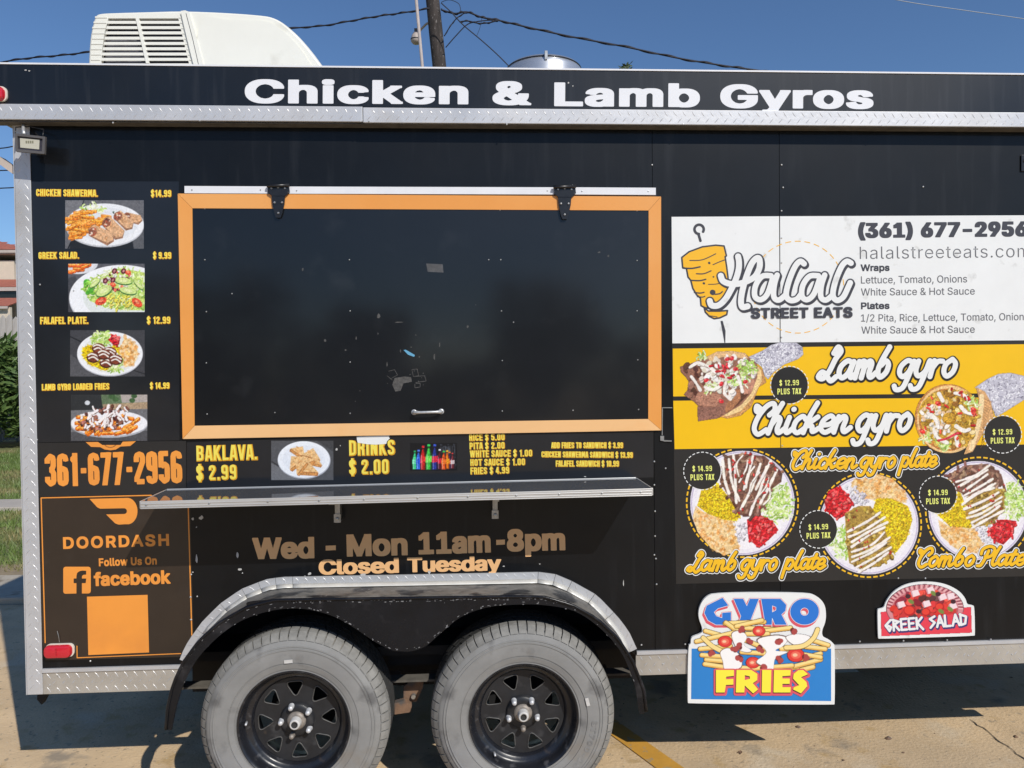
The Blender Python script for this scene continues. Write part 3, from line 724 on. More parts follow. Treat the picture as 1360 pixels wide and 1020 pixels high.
# opening over the wheels, traced on the wall plane
TR_OUT = [(238.8, 875.8), (245, 860), (254, 845.7), (269, 825), (292, 802), (320, 782.5), (352.7, 769.6), (374.7, 766.4), (716.6, 759.8), (738.6, 763), (760.5, 772.4), (793.4, 790.8), (820.9, 819.6), (835, 838), (846, 862)]
def offset_in(pts, d):
    P = np.array(pts, float); t = np.gradient(P, axis=0); t /= np.hypot(*t.T)[:, None]
    n = np.stack([-t[:, 1], t[:, 0]], 1)     # to the right of travel = inside (image y is down)
    return P+n*d
tr_o = resample(TR_OUT, 60); tr_i = offset_in(tr_o, 14.5); cut = offset_in(tr_o, 8)
def wall_piece(name, x0, x1, arch, parent, zb=ZB):
    lp = [(x0, zb+.07)]
    if arch:
        c = pxloop(cut, 0); lp = [(x0, zb+.075), (c[0][0]-.01, zb+.075)]+c+[(c[-1][0]+.01, zb+.075)]
    lp += [(x1, zb+.075), (x1, ZT), (x0, ZT)]
    return slab2d([lp], 0.0, 0.03, name, M['paint'], parent)
w1 = wall_piece("wall_panel", XL+.03, 0.7185, True, trailer)
w2 = wall_piece("wall_panel", 0.7205, 1.2275, False, trailer)
w3 = wall_piece("wall_panel", 1.2295, XR+.76, False, trailer, ZB+.0)
# shell: back, ends, floor, roof
sh = MB()
sh.box((XL+.01, WD-.03, ZB+.02), (X1, WD, ZT)); sh.box((XL+.012, .032, ZB+.02), (XL+.04, WD-.032, ZT)); sh.box((X1-.03, .032, ZB+.16), (X1-.002, WD-.032, ZT))
sh.build("body_shell", M['paint'], trailer)
MB().box((XL+.045, .034, 0.505), (X1-.04, WD-.034, 0.54)).build("floor_pan", M['matte_black'], trailer)
MB().box((XL+.05, .04, 2.655), (X1+.02, WD-.0, 2.70)).build("roof", M['white_alu'], trailer)
# roof fascia with a real overhang
FY = -0.052
zt0, zb0 = 2.775, 2.629
fa = slab2d([[(-1.795, zb0), (X1+.03, zb0-.003), (X1+.03, zt0-.006), (-1.795, zt0)]], FY, 0.04, "roof_fascia", M['fascia'], trailer)
MB().box((-1.795, FY-.003, zt0-.001), (X1+.035, .06, zt0+.005)).build("roof_edge_strip", M['white_alu'], trailer)
MB().box((-1.795, .042, 2.60), (XL+.0, WD, 2.765)).build("rear_overhang", M['beige_soffit'], trailer)
# diamond plate band below the fascia, two lengths butting at x ~ 482 px
def bars(region, spacing, parent, plane, n_rows, length=0.024, wid=0.0042, hgt=0.0009, diag=1, mt='bars', name="tread_bar_pattern"):
    """region: p0,p1 (bottom edge, xz), height ; raised lozenges alternating in direction"""
    (xa, za), (xb, zb), h = region; L = math.hypot(xb-xa, zb-za); ux, uz = (xb-xa)/L, (zb-za)/L; vx, vz = -uz, ux
    mb = MB(); rows = n_rows; r = random.Random(int(L*1000))
    for j in range(rows):
        off = spacing/2 if j % 2 else 0; n = int((L-off)/spacing)
        for i in range(n):
            for dd in (1,):
                s = off+(i+.5)*spacing; t = (j+.5)*h/rows; a = math.radians(-54+r.uniform(-4, 4)) if (j == 1 if rows == 2 else j % 2 == 0) else math.radians(50)
                cx, cz = xa+ux*s+vx*t, za+uz*s+vz*t; l2 = length/2*r.uniform(.9, 1.1); w2 = wid/2
                dx, dz = math.cos(a), math.sin(a)
                V = [(cx-dx*l2, plane, cz-dz*l2), (cx+dz*w2, plane, cz-dx*w2), (cx+dx*l2, plane, cz+dz*l2), (cx-dz*w2, plane, cz+dx*w2),
                     (cx-dx*l2*.45, plane-hgt, cz-dz*l2*.45), (cx+dx*l2*.45, plane-hgt, cz+dz*l2*.45)]
                mb.add(V, [(0, 1, 4), (1, 5, 4), (1, 2, 5), (2, 3, 5), (3, 4, 5), (3, 0, 4)])
    o = mb.build(name, M[mt], parent); o['kind'] = 'stuff'; return o
zl0, zl1 = at(0, 164.5, FY).z, at(0, 145.5, FY).z
BX = at(482, 150, FY).x
for xa, xb, za, zb_ in ((-1.795, BX-.001, zb0-.058, zb0-.001), (BX+.001, X1+.03, zb0-.061, zb0-.004)):
    p = bevel(MB().box((xa, FY-.006, za), (xb, FY+.05, zb_)).build("diamond_plate_band", M['alu'], trailer), .002)
    bars(((xa+.004, za+.004), (xb-.004, za+.004), (zb_-za)-.008), .036, p, FY-.006, 2, length=.026, diag=1)
MB().box((-1.785, FY+.002, zb0-.064), (X1+.02, -.001, zb0-.0625)).build("soffit_strip", M['soffit'], trailer)
# corner trim and bottom trim
ct = bevel(MB().box((XL, -.005, ZB-.008), (-1.6455, -.0005, ZT-.03)).build("corner_trim", M['alu'], trailer), .0015)
MB().box((XL-.004, -.005, ZB-.008), (XL-.0005, .08, ZT-.03)).build("corner_trim_return", M['alu'], trailer)
bars(((XL+.004, ZB), (XL+.004, ZT-.04), -.050), .040, ct, -.005, 2, length=.028, diag=1)
c0 = at(239, 880, 0).x; c1 = at(848, 870, 0).x
for xa, xb in ((-1.6445, c0+.012), (c1-.012, 1.2275), (1.2295, XR)):
    bt = bevel(MB().box((xa, -.0045, ZB-.008), (xb, -.0003, ZB+.076)).build("bottom_trim", M['alu_low'], trailer), .0012)
    bars(((xa+.004, ZB-.004), (xb-.004, ZB-.004), .078), .036, bt, -.0045, 3, length=.026, diag=1)
MB().box((-1.6445, -.010, ZB+.0765), (c0+.01, -.0003, ZB+.0905)).build("bottom_trim_lip", M['alu'], trailer)
MB().box((c1-.008, -.010, ZB+.0765), (XR, -.0003, ZB+.0905)).build("bottom_trim_lip", M['alu'], trailer)
MB().box((XL, .001, ZB-.008), (XR, .06, ZB+.0)).build("bottom_trim_return", M['soffit'], trailer)
# arched diamond plate trim round the wheels, in bent lengths with kerf lines
kerfs = [0, 4, 8, 11, 13, 15, 17, 45, 47, 49, 52, 55, 60]
tr_o = resample(TR_OUT, 61); tr_f = tr_i = offset_in(tr_o, 9.5); tr_l = offset_in(tr_o, 14.8)
for a, b in zip(kerfs[:-1], kerfs[1:]):
    O = tr_o[a:b+1]; I_ = tr_i[a:b+1]; O = O.copy(); I_ = I_.copy()
    O[-1] += (O[-2]-O[-1])*.05; I_[-1] += (I_[-2]-I_[-1])*.05
    lp = pxloop(list(O)+list(I_[::-1]), -.005)[::-1]
    sg = slab2d([lp], -.007, -.0005, "arch_trim", M['alu'], trailer)
    L = math.hypot(O[-1][0]-O[0][0], O[-1][1]-O[0][1]); n = max(1, int(L/12))
    mb = MB()
    for k in range(n):
        t = (k+.5)/n; q = O[0]*(1-t)+O[-1]*t; w = I_[0]*(1-t)+I_[-1]*t
        if True:
            kk = a+t*(b-a); i0 = min(int(kk), 59); f = kk-i0; q = tr_o[i0]*(1-f)+tr_o[i0+1]*f; w = tr_i[i0]*(1-f)+tr_i[i0+1]*f
        c = q*.5+w*.5; d = (w-q)/9.5; e = np.array([d[1], -d[0]])
        u = (d*3.6+e*2.6); v = np.array([-u[1], u[0]])/np.hypot(*u)*1.0
        P = [at(*(c-u), -.007), at(*(c+v), -.007), at(*(c+u), -.007), at(*(c-v), -.007), at(*(c-u*.4), -.0080), at(*(c+u*.4), -.0080)]
        mb.add(P, [(0, 1, 4), (1, 5, 4), (1, 2, 5), (2, 3, 5), (3, 4, 5), (3, 0, 4)])
    lip = MB(); nn = b-a+1; A_ = [at(p[0], p[1], -.007) for p in I_]; B_ = []
    for q_ in range(nn):
        B_.append(at(*tr_l[a+q_], -.034))
    B_[-1] = B_[-1].lerp(B_[-2], .05)
    lip.add([*A_, *B_], [(q_, q_+1, nn+q_+1, nn+q_) for q_ in range(nn-1)])
    lo_ = lip.build("arch_trim_lip", M['alu_lip'], sg, smooth=True); sm_ = lo_.modifiers.new("thickness", 'SOLIDIFY'); sm_.thickness = .0015
    if mb.F:
        o = mb.build("tread_bar_pattern", M['bars'], sg); o['kind'] = 'stuff'
# fender: top skin from the wall to the face, and the double-arched face
FF = -0.225
FO = [(220.4, 969.1), (222.3, 943), (229.2, 910), (242.9, 880), (264.9, 849.8), (292.3, 826.4), (325.3, 807.2), (363.7, 796.8), (683.7, 792.1), (722, 792.7), (760.5, 803.7), (793.4, 821.8), (820.9, 847.8), (840, 877.2), (855.2, 915.6), (858.5, 944.4)]
FL = [(853.8, 948.6), (848.3, 944.4), (842.8, 910.1), (826.4, 869), (798.9, 836), (763.3, 811.9), (722, 803.7), (683.7, 803.1), (645.3, 807.2), (612.3, 819.6), (584.9, 841.5), (565.7, 858), (546.5, 864.9), (530, 864.9), (520.1, 863.5), (498.1, 852.5), (465.2, 830.6), (437.8, 816.8), (402, 808.6), (363.7, 810.5), (325.3, 822.3), (295, 841.5), (264.9, 871.7), (245.7, 904.6), (234.7, 937.6), (227.8, 970)]
tr_i = tr_l
fender = empty("fender", at(540, 780, -.1), trailer)
fo_s = crom(FO, 5); fl_s = crom(FL, 5)
slab2d([pxloop(list(fo_s)+list(fl_s), FF)[::-1]], FF, FF+.006, "fender_face", M['fender'], fender)
fo_r = resample(FO, 61); inner = list(tr_i)
ext_l = [(226, 972)]; 
A3 = [at(*p, FF+.003) for p in fo_r]
# where the fender meets the wall: follow the inner trim, tails running down
B3 = []
for i, p in enumerate(resample([(226, 955)]+list(map(tuple, tr_i[2:-2]))+[(852, 940)], 61)): B3.append(at(p[0], p[1], -.006))
mb = MB(); n = len(A3); rollr = 3
rows = []
for k in range(6):
    t = k/5; row = []
    for i in range(n):
        a, b = A3[i], B3[i]
        q = b.lerp(a, t); q = Vector((q.x, q.y, q.z)); row.append(q)
    rows.append(row)
for row in rows: mb.V.extend([tuple(q) for q in row])
for k in range(5):
    for i in range(n-1): mb.F.append((k*n+i, k*n+i+1, (k+1)*n+i+1, (k+1)*n+i))
fs = mb.build("fender_skin", M['fender_top'], fender, smooth=True)
sm = fs.modifiers.new("thickness", 'SOLIDIFY'); sm.thickness = .004
mb = MB(); mb.tube([at(p[0], p[1], FF-.0015) for p in fo_r], .0055, 8); mb.build("fender_rolled_edge", M['fender'], fender, smooth=True)
# scuffs along the rolled edge and the lower lip
mb = MB(); r = random.Random(77)
for path, n_, jit_ in ((fo_r, 150, (1, 5)), (resample(FL, 80), 90, (-4, -.5))):
    for k in range(n_):
        i = r.randrange(4, len(path)-4) if r.random() < .3 else int(len(path)*(.3+.45*r.random())); p = path[i]+(path[i+1]-path[i])*r.random(); rot = math.atan2(*(path[i+1]-path[i])[::-1])
        P = []; w_, h_ = r.uniform(.4, 2.6), r.uniform(.25, .9); cy_ = p[1]+r.uniform(*jit_)
        for q_ in range(6): w = 2*math.pi*q_/6; rr_ = r.uniform(.5, 1.1); u_, v_ = w_*rr_*math.cos(w), h_*rr_*math.sin(w); P.append((p[0]+u_*math.cos(rot)-v_*math.sin(rot), cy_+u_*math.sin(rot)+v_*math.cos(rot)))
        V_ = [at(*q_, FF-.0006-k*.000004) for q_ in P]; mb.add(V_, [tuple(range(6))[::-1]])
mb.build("fender_scuffs", M['scuff'], fender)['kind'] = 'stuff'
# wheel well
MB().box((at(225, 900).x, .24, .30), (at(862, 900).x, .25, 1.0)).build("wheel_well", M['matte_black'], trailer)
mb = MB(); cw = [at(p[0], p[1], .02) for p in cut]
for i in range(len(cw)-1):
    a, b = cw[i], cw[i+1]; mb.add([a, b, (b.x, .24, b.z), (a.x, .24, a.z)], [(0, 1, 2, 3)])
mb.build("wheel_well_liner", M['matte_black'], trailer)
# chassis below
for y0 in (.30, WD-.36):
    MB().box((XL+.06, y0, .39), (X1-.05, y0+.055, .503)).build("frame_rail", M['matte_black'], trailer)
for k in range(9):
    x = XL+.3+k*.52
    MB().box((x, .36, .435), (x+.04, WD-.37, .503)).build("cross_member", M['matte_black'], trailer)

# ------------------------------------------------------------------ wheels
def tri_hole(ang, rc, sc):
    pts = []
    for a, rr in ((0, -1.05), (2.05, .9), (-2.05, .9)):
        pts.append(None)
    tip = (-.0250, 0.0); ul = (.0165, .0235); ll = (.0165, -.0235)
    raw = [tip, ll, ul]; out = []
    for i in range(3):
        p0, p1, p2 = np.array(raw[i-1]), np.array(raw[i]), np.array(raw[(i+1) % 3])
        for t in (.20, .10, .0, .10, .20): pass
        a = p1+(p0-p1)*.26; b = p1+(p2-p1)*.26
        for t in (0, .33, .66, 1):
            q = (1-t)**2*a+2*t*(1-t)*(p1*.85+(a+b)/2*.15)+t*t*b; out.append(q)
    c, s_ = math.cos(ang), math.sin(ang)
    return [((rc+q[0]*sc)*c-q[1]*sc*s_, (rc+q[0]*sc)*s_+q[1]*sc*c) for q in out]
def make_wheel(centre, phase, stem_ang, label_ang, side_text):
    c = Vector(centre)           # centre of the outer face plane
    wh = empty("wheel", c, trailer)
    # tyre: outer face towards -y
    prof = [(.196, -.006), (.200, -.014), (.206, -.0165), (.2065, -.0145), (.212, -.0145), (.2125, -.0175), (.232, -.0225), (.2325, -.0205), (.236, -.0205), (.2365, -.0235), (.262, -.0250), (.2815, -.0235), (.282, -.0255), (.286, -.0255), (.2865, -.0225), (.292, -.0215), (.2925, -.0235), (.296, -.0230), (.2965, -.020), (.306, -.016), (.316, -.009), (.321, -.002), (.3225, .010), (.330, .012), (.333, .03), (.334, .10), (.333, .17), (.328, .188), (.31, .198), (.26, .205), (.20, .19)]
    ty = MB().lathe(prof, c, 'y', 96).build("tyre", M['tyre'], wh, smooth=True); smooth_angle(ty, 50)
    r = random.Random(int(centre[0]*100))
    # shoulder blocks, one ring, too many to single out
    mb = MB(); n = 62
    for k in range(n):
        a0 = 2*math.pi*(k+.07)/n; a1 = 2*math.pi*(k+.93)/n
        sec = [(.3155, -.0135), (.330, -.001), (.3405, .013), (.3435, .026), (.3440, .052), (.33, .052)]
        V = []
        for a in (a0, (a0+a1)/2, a1):
            for rr, h in sec:
                V.append((c.x+rr*math.cos(a), c.y+h, c.z+rr*math.sin(a)))
        m_ = len(sec); F = []
        for q in range(2):
            for i in range(m_-1): F.append((q*m_+i, (q+1)*m_+i, (q+1)*m_+i+1, q*m_+i+1))
        F += [tuple(range(m_-1, -1, -1)), tuple(2*m_+i for i in range(m_))]
        mb.add(V, F)
    o = mb.build("shoulder_tread", M['tread'], wh); o['kind'] = 'stuff'
    mb = MB()
    for y0, y1, nn, sk in ((.060, .092, 48, .5), (.100, .132, 48, .3), (.140, .185, 62, 0)):
        for k in range(nn):
            a0 = 2*math.pi*(k+.05+sk)/nn; a1 = 2*math.pi*(k+.95+sk)/nn; V = []
            for a in (a0, a1):
                for rr, h in ((.33, y0), (.3445, y0), (.3445, y1), (.33, y1)): V.append((c.x+rr*math.cos(a+(h-y0)*1.2), c.y+h, c.z+rr*math.sin(a+(h-y0)*1.2)))
            mb.add(V, [(0, 1, 5, 4), (1, 2, 6, 5), (2, 3, 7, 6), (0, 3, 2, 1), (4, 5, 6, 7)])
    o = mb.build("crown_tread", M['tread_dark'], wh); o['kind'] = 'stuff'
    # rim barrel and lip
    rp = [(.199, -.004), (.2035, -.0115), (.2045, -.016), (.2025, -.0185), (.1985, -.0165), (.194, -.008), (.189, .006), (.184, .020), (.176, .026), (.168, .028), (.163, .034), (.158, .046), (.155, .058), (.156, .12), (.19, .17)]
    rim = MB().lathe(rp, c, 'y', 96).build("rim", M['rim'], wh, smooth=True); smooth_angle(rim, 60)
    # wheel disc with eight rounded triangular openings
    loops = [[(.1572*math.cos(2*math.pi*k/72), .1572*math.sin(2*math.pi*k/72)) for k in range(72)]]
    for k in range(8): loops.append(tri_hole(phase+k*math.pi/4, .117, 1.46))
    V2, F2 = fill2d(loops)
    mb = MB()
    def dish(x, z, back=0):
        rr = math.hypot(x, z); h = .045
        return (c.x+x, c.y+h+back, c.z+z)
    mb.add([dish(x, z) for x, z in V2], F2); mb.add([dish(x, z, .006) for x, z in V2], [f[::-1] for f in F2])
    for lp in loops:
        n = len(lp); mb.add([dish(x, z) for x, z in lp]+[dish(x, z, .006) for x, z in lp], [(i, (i+1) % n, (i+1) % n+n, i+n) for i in range(n)])
    disc = mb.build("wheel_disc", M['disc'], wh)
    for k in range(8):           # pressed edge round each opening
        lp = tri_hole(phase+k*math.pi/4, .117, 1.52); lp = lp+[lp[0]]
        MB().tube([dish(x, z, -.0005) for x, z in lp], .0022, 6, caps=False).build("pressed_edge", M['rim_edge'], wh, smooth=True)
    MB().lathe([(.0, .030), (.040, .030), (.0555, .032), (.061, .037), (.0645, .046), (.066, .052)], c, 'y', 64).build("hub_plate", M['disc'], wh, smooth=True)
    MB().lathe([(.0, .020), (.024, .020), (.030, .023), (.034, .028), (.036, .034)], c, 'y', 40).build("hub", M['hub'], wh, smooth=True)
    MB().lathe([(.0, .000), (.010, .000), (.011, -.005), (.0155, -.006), (.0180, -.0045), (.0192, -.001), (.0205, .012), (.0215, .022)], c, 'y', 40).build("grease_cap", M['capwhite'], wh, smooth=True)
    MB().lathe([(.0, -.0015), (.0095, -.0015), (.0112, -.0060), (.0115, -.0061)], c, 'y', 30).build("rubber_plug", M['tread_dark'], wh)
    n0 = None
    for k in range(5):
        a = phase+.28+k*2*math.pi/5; p = Vector((c.x+.0555*math.cos(a), c.y, c.z+.0555*math.sin(a)))
        mt = M['nut'] if not (abs((math.degrees(a) % 360)-270) < 40) else M['hub']
        MB().lathe([(0, .009), (.0055, .010), (.0085, .013), (.0095, .018), (.0095, .030), (.0115, .033), (.0115, .038)], p, 'y', 14).build("lug_nut", mt, wh, smooth=True)
    a = stem_ang; p = Vector((c.x+.178*math.cos(a), c.y+.02, c.z+.178*math.sin(a)))
    MB().tube([p, p+Vector((.002, -.014, 0)), p+Vector((.003, -.024, .0))], [.0048, .0042, .0036], 10).build("valve_stem", M['nut'], wh, smooth=True)
    for txt, am, sp, rr_, hh in ((side_text[0], side_text[1], side_text[2], .262, .021), (side_text[3], side_text[4], side_text[5], .262, .018)):
        if not txt: continue
        cs = font_contours(txt, INTER, 1.15); xs = [q_[0] for l in cs for q_ in l]; mn, mx_ = min(xs), max(xs); W_ = 200.0; ky = 20/cap_height(INTER); kx_ = W_/(mx_-mn)
        sg_ = []
        for l in cs:
            q_ = [((p_[0]-mn)*kx_, p_[1]*ky) for p_ in l]
            for i in range(len(q_)): sg_.append((*q_[i], *q_[(i+1) % len(q_)], 0, False, False))
        Fd, ox, oy = seg_field(sg_, W_, (-1, 21), 1.0, 4, 5, wind=True, pn=6); V, F = contour(Fd, 1.6, ox, oy, 1.0)
        VV = []
        for x_, y_ in V:
            th = am-(x_/W_-.5)*sp; R_ = rr_+(y_/20-.5)*hh; VV.append((c.x+R_*math.cos(th), c.y-.0262, c.z+R_*math.sin(th)))
        mesh_obj("raised_sidewall_lettering", VV, F, M['tyre_letter'], wh)
    a = label_ang; rr = .243; p = Vector((c.x+rr*math.cos(a), c.y-.0262, c.z+rr*math.sin(a))); t = Vector((-math.sin(a), 0, math.cos(a))); q = Vector((math.cos(a), 0, math.sin(a)))
    mb = MB(); V = []
    for dy in (0, -.0012):
        for su, sv in ((-1, -1), (1, -1), (1, 1), (-1, 1)): V.append(p+t*(.0150*su)+q*(.0062*sv)+Vector((0, dy, 0)))
    mb.add(V, [(4, 5, 6, 7), (0, 4, 7, 3), (0, 1, 5, 4), (1, 2, 6, 5), (2, 3, 7, 6)]).build("white_tyre_patch", M['capwhite'], wh)
    return wh
WY = -0.185
cA = at(390.5, 962.5, WY-.01); cB = at(695.5, 951.5, WY-.01)
zc = .3435
make_wheel((cA.x, WY, zc), math.radians(93), math.radians(178), math.radians(93), (None, 0, 0, None, 0, 0))
make_wheel((cB.x, WY, zc), math.radians(110), math.radians(232), math.radians(14), (None, 0, 0, "ST700-15", math.radians(-24), .72))
# axles, springs, equaliser hanger
for x in (cA.x, cB.x):
    MB().tube([(x, .06, zc), (x, WD-.06, zc)], .038, 16).build("axle", M['matte_black'], trailer, smooth=True)
    MB().lathe([(.0, 0), (.125, 0), (.125, .05), (.09, .055), (0, .056)], (x, WY+.165, zc), 'y', 40).build("brake_drum", M['matte_black'], trailer)
xm = at(548, 920, .1).x
def px_plate(name, pts, y, th, mt): return slab2d([pxloop(pts, y)[::-1]], y, y+th, name, M[mt], trailer)
px_plate("spring_hanger", [(536, 912), (552, 899), (562, 899), (562, 912), (553, 932), (536, 932)], .06, .02, 'rust')
px_plate("equaliser_arm", [(524, 934), (536, 931), (547, 938), (545, 946), (524, 949)], .02, .03, 'rust')
MB().lathe([(0, 0), (.009, 0), (.011, .006), (.011, .015)], at(549, 926, .045), 'y', 10).build("hanger_bolt", M['steel'], trailer)
MB().box((at(500, 0).x, .10, .44), (at(585, 0).x, .14, .50)).build("hanger_rail", M['matte_black'], trailer)
for x in (cA.x, cB.x):
    mb = MB()
    for k in range(4):
        L = .36-.07*k; mb.box((x-L, .075, .40+k*-.009), (x+L, .125, .4075+k*-.009))
    mb.build("leaf_spring", M['rust'], trailer)
# stabiliser jack behind the rear corner, grey tank under the floor
px_plate("stabiliser_jack", [(50, 915), (72, 915), (60, 926), (55, 936), (49, 929)], .10, .03, 'matte_black')
px_plate("waste_tank", [(1040, 872), (1118, 872), (1152, 902), (1110, 916), (1040, 922)], .95, .35, 'tank')
px_plate("rusty_brace", [(1120, 866), (1260, 866), (1232, 886), (1154, 904)], 1.1, .05, 'rust')

# ------------------------------------------------------------------ serving hatch
HY = -0.010
hatch = empty("serving_hatch", at(560, 420, HY), trailer)
o4 = [(236, 257), (878, 261), (878.5, 571.5), (242.5, 583)]
i4 = [(255.3, 276.5), (861.5, 279.5), (861, 556.5), (258.3, 565.5)]
o3 = [at(*p, HY) for p in o4]; i3 = [at(*p, HY) for p in i4]
for a in range(4):
    b = (a+1) % 4; g = .0012
    lp = [(o3[a].x, o3[a].z), (o3[b].x, o3[b].z), (i3[b].x, i3[b].z), (i3[a].x, i3[a].z)]
    cx = sum(p[0] for p in lp)/4; cz = sum(p[1] for p in lp)/4
    lp = [(cx+(x-cx)*(1-.0009), cz+(z-cz)*(1-.0009)) for x, z in lp][::-1]
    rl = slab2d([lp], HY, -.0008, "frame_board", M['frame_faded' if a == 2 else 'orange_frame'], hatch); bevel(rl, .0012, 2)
pl = [(i3[k].x, i3[k].z) for k in range(4)][::-1]
slab2d([pl], HY+.003, HY+.008, "hatch_sheet", M['hatch'], hatch)
HP = HY+.003
mb = MB()
for x, y in [(272,277),(463,277),(664,279),(846,280),(272,345),(274,414),(274,482),(275,550),(464,345),(465,413),(465,481),(465,549),(665,345),(666,413),(667,479),(667,546),(846,346),(846,413),(847,478),(848,544),(761,545),(365,548),(559,548),(649,345),(682,428),(308,390)]:
    p = at(x, y, HP); mb.lathe([(0, -.0024), (.0014, -.0022), (.0026, -.0010), (.0030, 0)], p, 'y', 10)
o = mb.build("panel_screws", M['steel'], hatch, smooth=True); o['kind'] = 'stuff'
def flat_px(pts, plane, mb): 
    V = [at(*p, plane) for p in pts]; mb.add(V, [tuple(range(len(V)))[::-1]])
mb = MB(); flat_px([(566, 350), (588, 351), (589, 362), (568, 361)], HP-.0004, mb); mb.build("tape_scrap", M['tape'], hatch)
mb = MB(); flat_px([(536, 465), (539, 464.5), (551, 471.5), (550, 474), (542, 471)], HP-.0004, mb); mb.build("blue_tape_scrap", M['blue_tape'], hatch)
mb = MB(); r = random.Random(3)
def blotch(mb, x, y, w, h, plane, r, n=7, rot=0):
    P = []
    for k in range(n):
        a = 2*math.pi*k/n; q = r.uniform(.55, 1.1); u, v = w*q*math.cos(a), h*q*math.sin(a)
        P.append((x+u*math.cos(rot)-v*math.sin(rot), y+u*math.sin(rot)+v*math.cos(rot)))
    flat_px(P, plane, mb)
for k, (x, y, w, h) in enumerate([(432, 452, 2.5, 3.5), (503, 420, 3, 5), (530, 428, 8, 1), (473, 449, 1.5, 3), (502, 443, .8, 2), (552, 445, 1.5, 1), (514, 484, 1.2, 5), (532, 466, 1, 3), (546, 461, 1.2, 1), (557, 474, 1.2, 2), (584, 458, 1, 6), (577, 474, 1.5, 6),
                     (621, 434, 2.5, 3), (632, 405, 1, 1), (402, 358, 1.6, 3), (478, 519, 1, 1), (472, 533, 1, 1), (808, 340, 2, 2), (796, 335, 3, 1.5), (459, 465, 2, 2)]):
    blotch(mb, x, y, w*.8, h*.8, HP-.0003-k*.00001, r)
mb.build("scuff_marks", M['residue'], hatch)['kind'] = 'stuff'
mb = MB()
def outline_px(mb, pts, w, plane):
    for i in range(len(pts)-1):
        (xa, ya), (xb, yb) = pts[i], pts[i+1]; L = math.hypot(xb-xa, yb-ya); nx_, ny_ = -(yb-ya)/L*w/2, (xb-xa)/L*w/2
        flat_px([(xa+nx_, ya+ny_), (xb+nx_, yb+ny_), (xb-nx_, yb-ny_), (xa-nx_, ya-ny_)], plane-i*.00001, mb)
outline_px(mb, [(547, 491), (554, 490), (556, 499), (549, 500), (547, 491)], .6, HP-.0006)
outline_px(mb, [(516, 493), (524, 491), (528, 498), (519, 503), (514, 499)], .6, HP-.0006)
outline_px(mb, [(549, 500), (564, 499), (566, 506), (552, 508)], .7, HP-.0007); outline_px(mb, [(552, 509), (558, 509), (558, 514), (551, 515), (551, 510)], .8, HP-.0007)
flat_px([(524, 502), (538, 500), (546, 501), (547, 507), (536, 509), (532, 519), (525, 520), (521, 511)], HP-.0003, mb)
for k in range(16): blotch(mb, r.uniform(514, 566), r.uniform(490, 516), r.uniform(.6, 1.8), r.uniform(.4, 1.0), HP-.0009-k*.00001, r, 5, r.uniform(0, 3))
mb.build("tape_residue", M['residue'], hatch)['kind'] = 'stuff'
# pull handle
h0, h1 = at(550, 547.5, HP), at(586, 546.5, HP)
mb = MB(); mb.tube([h0+Vector((0, 0, 0)), h0+Vector((.004, -.022, 0)), h0.lerp(h1, .2)+Vector((0, -.028, 0)), h0.lerp(h1, .8)+Vector((0, -.028, 0)), h1+Vector((-.004, -.022, 0)), h1], [.008, .007, .0052, .0052, .007, .008], 10)
for h in (h0, h1): mb.lathe([(0, -.004), (.009, -.003), (.011, 0)], h, 'y', 16)
mb.build("pull_handle", M['bright_steel'], hatch, smooth=True)
# strap hinges
def hinge(x, ytop, ybot, parent):
    hg = empty("strap_hinge", at(x, ytop+10, HY), parent)
    def sl(pts, y0, th, nm): return bevel(slab2d([pxloop(pts, y0)[::-1]], y0, y0+th, nm, M['black_metal'], hg), .0012, 2)
    sl([(x-14, ytop+2), (x+14, ytop), (x+15, ytop+10), (x+10, ytop+15), (x-8, ytop+15), (x-14, ytop+11)], HY-.010, .008, "hinge_leaf")
    sl([(x-9, ytop+13), (x+9, ytop+13), (x+8, ytop+26), (x+5, ybot-6), (x+3, ybot-1), (x-3, ybot-1), (x-5, ybot-6), (x-8, ytop+26)], HY-.008, .007, "hinge_strap")
    a, b = at(x-15, ytop+2, HY-.014), at(x+15, ytop+1, HY-.014)
    MB().tube([a, a.lerp(b, .3), b], .0062, 10).build("hinge_pin", M['black_metal'], hg, smooth=True)
    mb = MB()
    for dx, dy in ((-9, 5), (9, 5), (-5, 24), (5, 24), (0, ybot-ytop-7), (0, 4)): mb.lathe([(0, -.004), (.003, -.0036), (.005, 0)], at(x+dx, ytop+dy, HY-.009), 'y', 8)
    mb.build("hinge_bolts", M['steel'], hg)['kind'] = 'stuff'
hinge(369.5, 245, 290, trailer); hinge(750, 246.5, 292, trailer)
# white aluminium rail above the hatch
for xa, ya, xb, yb in ((245, 247, 356, 247.5), (384, 247.7, 737, 248.7), (763, 248.7, 871, 249.3)):
    p = pxloop([(xa, ya), (xb, yb), (xb, yb+9.5), (xa, ya+9.5)], -.012)[::-1]
    rr = bevel(slab2d([p], -.012, -.0006, "drip_rail", M['white_alu'], trailer), .001)
    mb = MB()
    for q in (xa+10, xb-10): mb.lathe([(0, -.002), (.0025, -.0015), (.003, 0)], at(q, (ya+yb)/2+5, -.012), 'y', 8)
    mb.build("rail_screw_pair", M['steel'], rr)['kind'] = 'stuff'
MB().box((at(245, 0, 0).x, -.003, at(500, 262, 0).z-.0), (at(871, 0, 0).x, -.0007, at(500, 255, 0).z)).build("hinge_backing", M['black_metal'], trailer)

